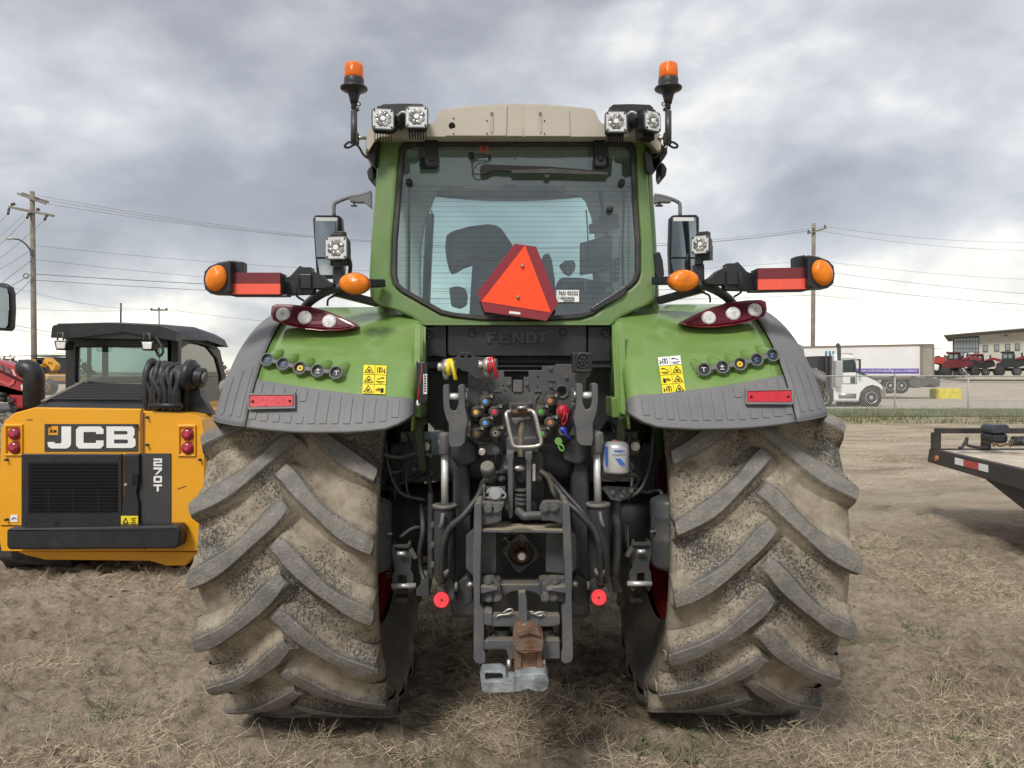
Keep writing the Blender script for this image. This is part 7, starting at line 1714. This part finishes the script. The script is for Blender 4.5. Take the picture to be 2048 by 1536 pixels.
# ------------------------------------------------------------------ machinery row in front of it
mred = M('sprayer red', (.13, .014, .022), .45, var=.2, vs=.8); mblk = M('far black', (.025, .026, .028), .6, var=.3, vs=2)
def sprayer(x0, s, Y, lab, body, cabm, roofc=None, flip=1):
    def q(pts): return [(x0 + a * s * flip, 752 - b_ * s) for a, b_ in pts]
    t = thing('field_sprayer', lab, 'farm machine', (W(x0, 752, Y).x, Y + 1.5, 0))
    B().pp(q([(2, 14), (4, 26), (12, 28), (14, 34), (40, 34), (58, 37), (64, 30), (66, 22), (50, 18), (30, 17), (12, 14)]), Y, 2.6).build('body', body, t, bev=.1)
    B().pp(q([(14, 34), (15, 45), (17, 47), (37, 47), (40, 45), (41, 34)]), Y + .3, 2.0).build('cab', cabm, t, bev=.1)
    B().pp(q([(12, 46), (12, 49), (38, 49.5), (40, 47)]), Y + .1, 2.4).build('cab_roof', roofc or body, t, bev=.05)
    for a in (17, 27): B().pp(q([(a, 35.5), (a, 44), (a + 7, 44), (a + 7, 35.5)]), Y + .25, .1).build('cab_window', bgl, t)
    B().pp(q([(42, 36), (60, 41), (84, 36), (84, 33), (62, 36), (44, 33)]), Y - .2, .3).build('folded_boom', M('boom red', (.24, .02, .032), .5), t)
    B().pp(q([(60, 40), (84, 30), (84, 28), (60, 36)]), Y - .3, .2).build('folded_boom', M('boom red'), t)
    B().pp(q([(20, 10), (60, 10), (62, 16), (18, 16)]), Y + .8, .8).build('chassis', mblk, t)
    for a in (10, 43, 70): wheel_far('wheel', W(*q([(a, 9)])[0], Y + .2), 9 * s / F * Y, .5, t, M('pale rim', (.35, .34, .33), .6) if a == 43 else mblk)
    B().tube([W(*q([(54, 36)])[0], Y), W(*q([(54, 47)])[0], Y)], .12, sub=1).build('exhaust_pipe', mblk, t)
    return t
sprayer(1882, .98, 108, 'dark red field sprayer with folded booms, nearest the white box trailer', mred, mblk)
sprayer(1990, 1.0, 106, 'black field sprayer with a green-tinted cab and red booms, at the right edge', mblk, M('dark green glass', (.03, .06, .055), .3), mblk)
sprayer(1932, .9, 113, 'dark machine with folded red booms between the two nearer sprayers', mblk, mblk, M('boom red', (.24, .02, .032), .5))
cb_ = thing('white_harvester', 'white and black machine cab between the dark red sprayer and the building', 'farm machine', (W(1940, 752, 116).x, 116, 0))
B().pp([(1928, 752), (1928, 712), (1932, 706), (1946, 705), (1952, 712), (1952, 752)], 115, 2.5).build('cab', whitep, cb_, bev=.1); B().pp([(1931, 711), (1934, 707.5), (1945, 707), (1949, 712), (1946, 710), (1936, 710.5)], 114.9, .1).build('window', bgl, cb_)
rm_ = thing('red_implement', 'low bright red implement beside the box trailer end', 'farm machine', (W(1878, 752, 118).x, 118, 0))
B().pp([(1868, 716), (1890, 714), (1892, 722), (1884, 728), (1868, 726)], 118, 2).build('body', M('bright implement red', (.45, .05, .04), .5), rm_, bev=.1); B().pp([(1868, 728), (1879, 730), (1876, 742), (1868, 740)], 117.8, 1.5).build('white_tank', whitep, rm_, bev=.2); B().pp([(1868, 740), (1892, 730), (1892, 753), (1868, 753)], 118.5, 1.5).build('frame', mblk, rm_)
for i, (x0, sc_) in enumerate(((2075, .9), (2160, 1.0))): sprayer(x0, sc_, 107, ('red field sprayer just past the right edge of the yard', 'last dark red sprayer of the row')[i], mred, mblk)
# yellow machines behind the fence at the left
def loader(x0, s, Y, lab):
    def q(pts): return [(x0 + a * s, 800 - b_ * s) for a, b_ in pts]
    t = thing('yellow_loader', lab, 'loader', (W(x0, 800, Y).x, Y + 1, 0))
    B().pp(q([(20, 40), (72, 42), (78, 60), (20, 62)]), Y, 1.8).build('body', yel, t, bev=.06)
    B().pp(q([(8, 36), (86, 36), (86, 44), (8, 44)]), Y + .4, 1.2).build('chassis', mblk, t, bev=.05)
    B().pp(q([(18, 64), (22, 84), (33, 96), (38, 82), (60, 82), (66, 97), (74, 98), (92, 82), (90, 72), (82, 66), (76, 78), (66, 86), (56, 76), (30, 76), (26, 64)]), Y - .2, .4).build('lift_arm', yel, t, bev=.05)
    B().pp([[*q([(0, 60), (4, 90), (6, 94), (30, 94), (34, 60)])], q([(4, 64), (7, 88), (27, 88), (30, 64)])], Y + .3, 1.5).build('cab', mblk, t)
    B().pp(q([(4, 64), (7, 88), (27, 88), (30, 64)]), Y + .5, .05).build('cab_window', bgl, t)
    B().pp(q([(36, 60), (36, 98), (94, 100), (98, 60)]), Y + 1.2, 1.0).build('engine_cover', M('far charcoal', (.05, .05, .052), .6), t, bev=.05)
    B().pp(q([(34, 101), (34, 103.5), (98, 105), (98, 102)]), Y + 1.1, 1.2).build('roof_bar', mblk, t)
    for a in (16, 74): wheel_far('wheel', W(*q([(a, 30)])[0], Y), 19 * s / F * Y, .5, t, yel)
    ptext('JCB', x0 + 74 * s, 800 - 84 * s, x0 + 84 * s, 4, lambda a, b_: Y - .25, blkprint, 'arm_lettering', t, .02, .01)
    return t
loader(32, .86, 34, 'yellow telescopic loader behind the fence, left of the skid steer cab')
loader(352, .55, 50, 'yellow loader beyond the fence, glimpsed through the skid steer cab side window')
for i in range(3): loader(150 + i * 70, .5, 52 + i, ('yellow loader standing first behind the skid steer cab', 'yellow loader standing second behind the skid steer cab', 'yellow loader standing third behind the skid steer cab')[i])
# distant bushes on the horizon
def bush(x, y, w, h, seed, lab):
    r = random.Random(seed); b = B(); c = Vector((x, y, 0))
    for i in range(220):
        a = r.uniform(0, 6.28); rr = math.sqrt(r.random()); zz = r.random()
        p = c + Vector((w * rr * math.cos(a) * (1 - zz * .5), w * .5 * rr * math.sin(a), .3 + h * zz * (1 - .4 * rr))); s = r.uniform(.25, .6) * h / 5
        d = Vector((r.gauss(0, 1), r.gauss(0, 1), r.gauss(0, 1))).normalized(); e = d.orthogonal().normalized() * s; f = d.cross(e)
        b.add([p - e, p + f, p + e, p - f], [(0, 1, 2, 3)])
    t = thing('tree', lab, 'tree', (x, y, 0)); b.build('crown', M('bare spring crown', (.13, .125, .085), .9, var=.4, vs=.5), t)
    B().cyl((x, y, -.1), (x, y, h * .6), .2, .1, n=8).build('trunk', wood, t)
for i, (px, Y, w, h) in enumerate(((1878, 165, 4.5, 5.5), (1893, 172, 4, 6), (1902, 160, 3, 4.5), (-60, 170, 6, 6), (20, 190, 7, 6), (150, 180, 6, 5), (420, 190, 6, 6))):
    bush(W(px, 742, Y).x, Y, w, h, i, ('leafless tree nearest the box trailer end on the horizon', 'taller leafless tree left of the cream building', 'low leafless tree touching the cream building corner', 'far tree beyond the left edge', 'far tree behind the red tractor', 'far tree behind the skid steer cab', 'far tree behind the left fender')[i])
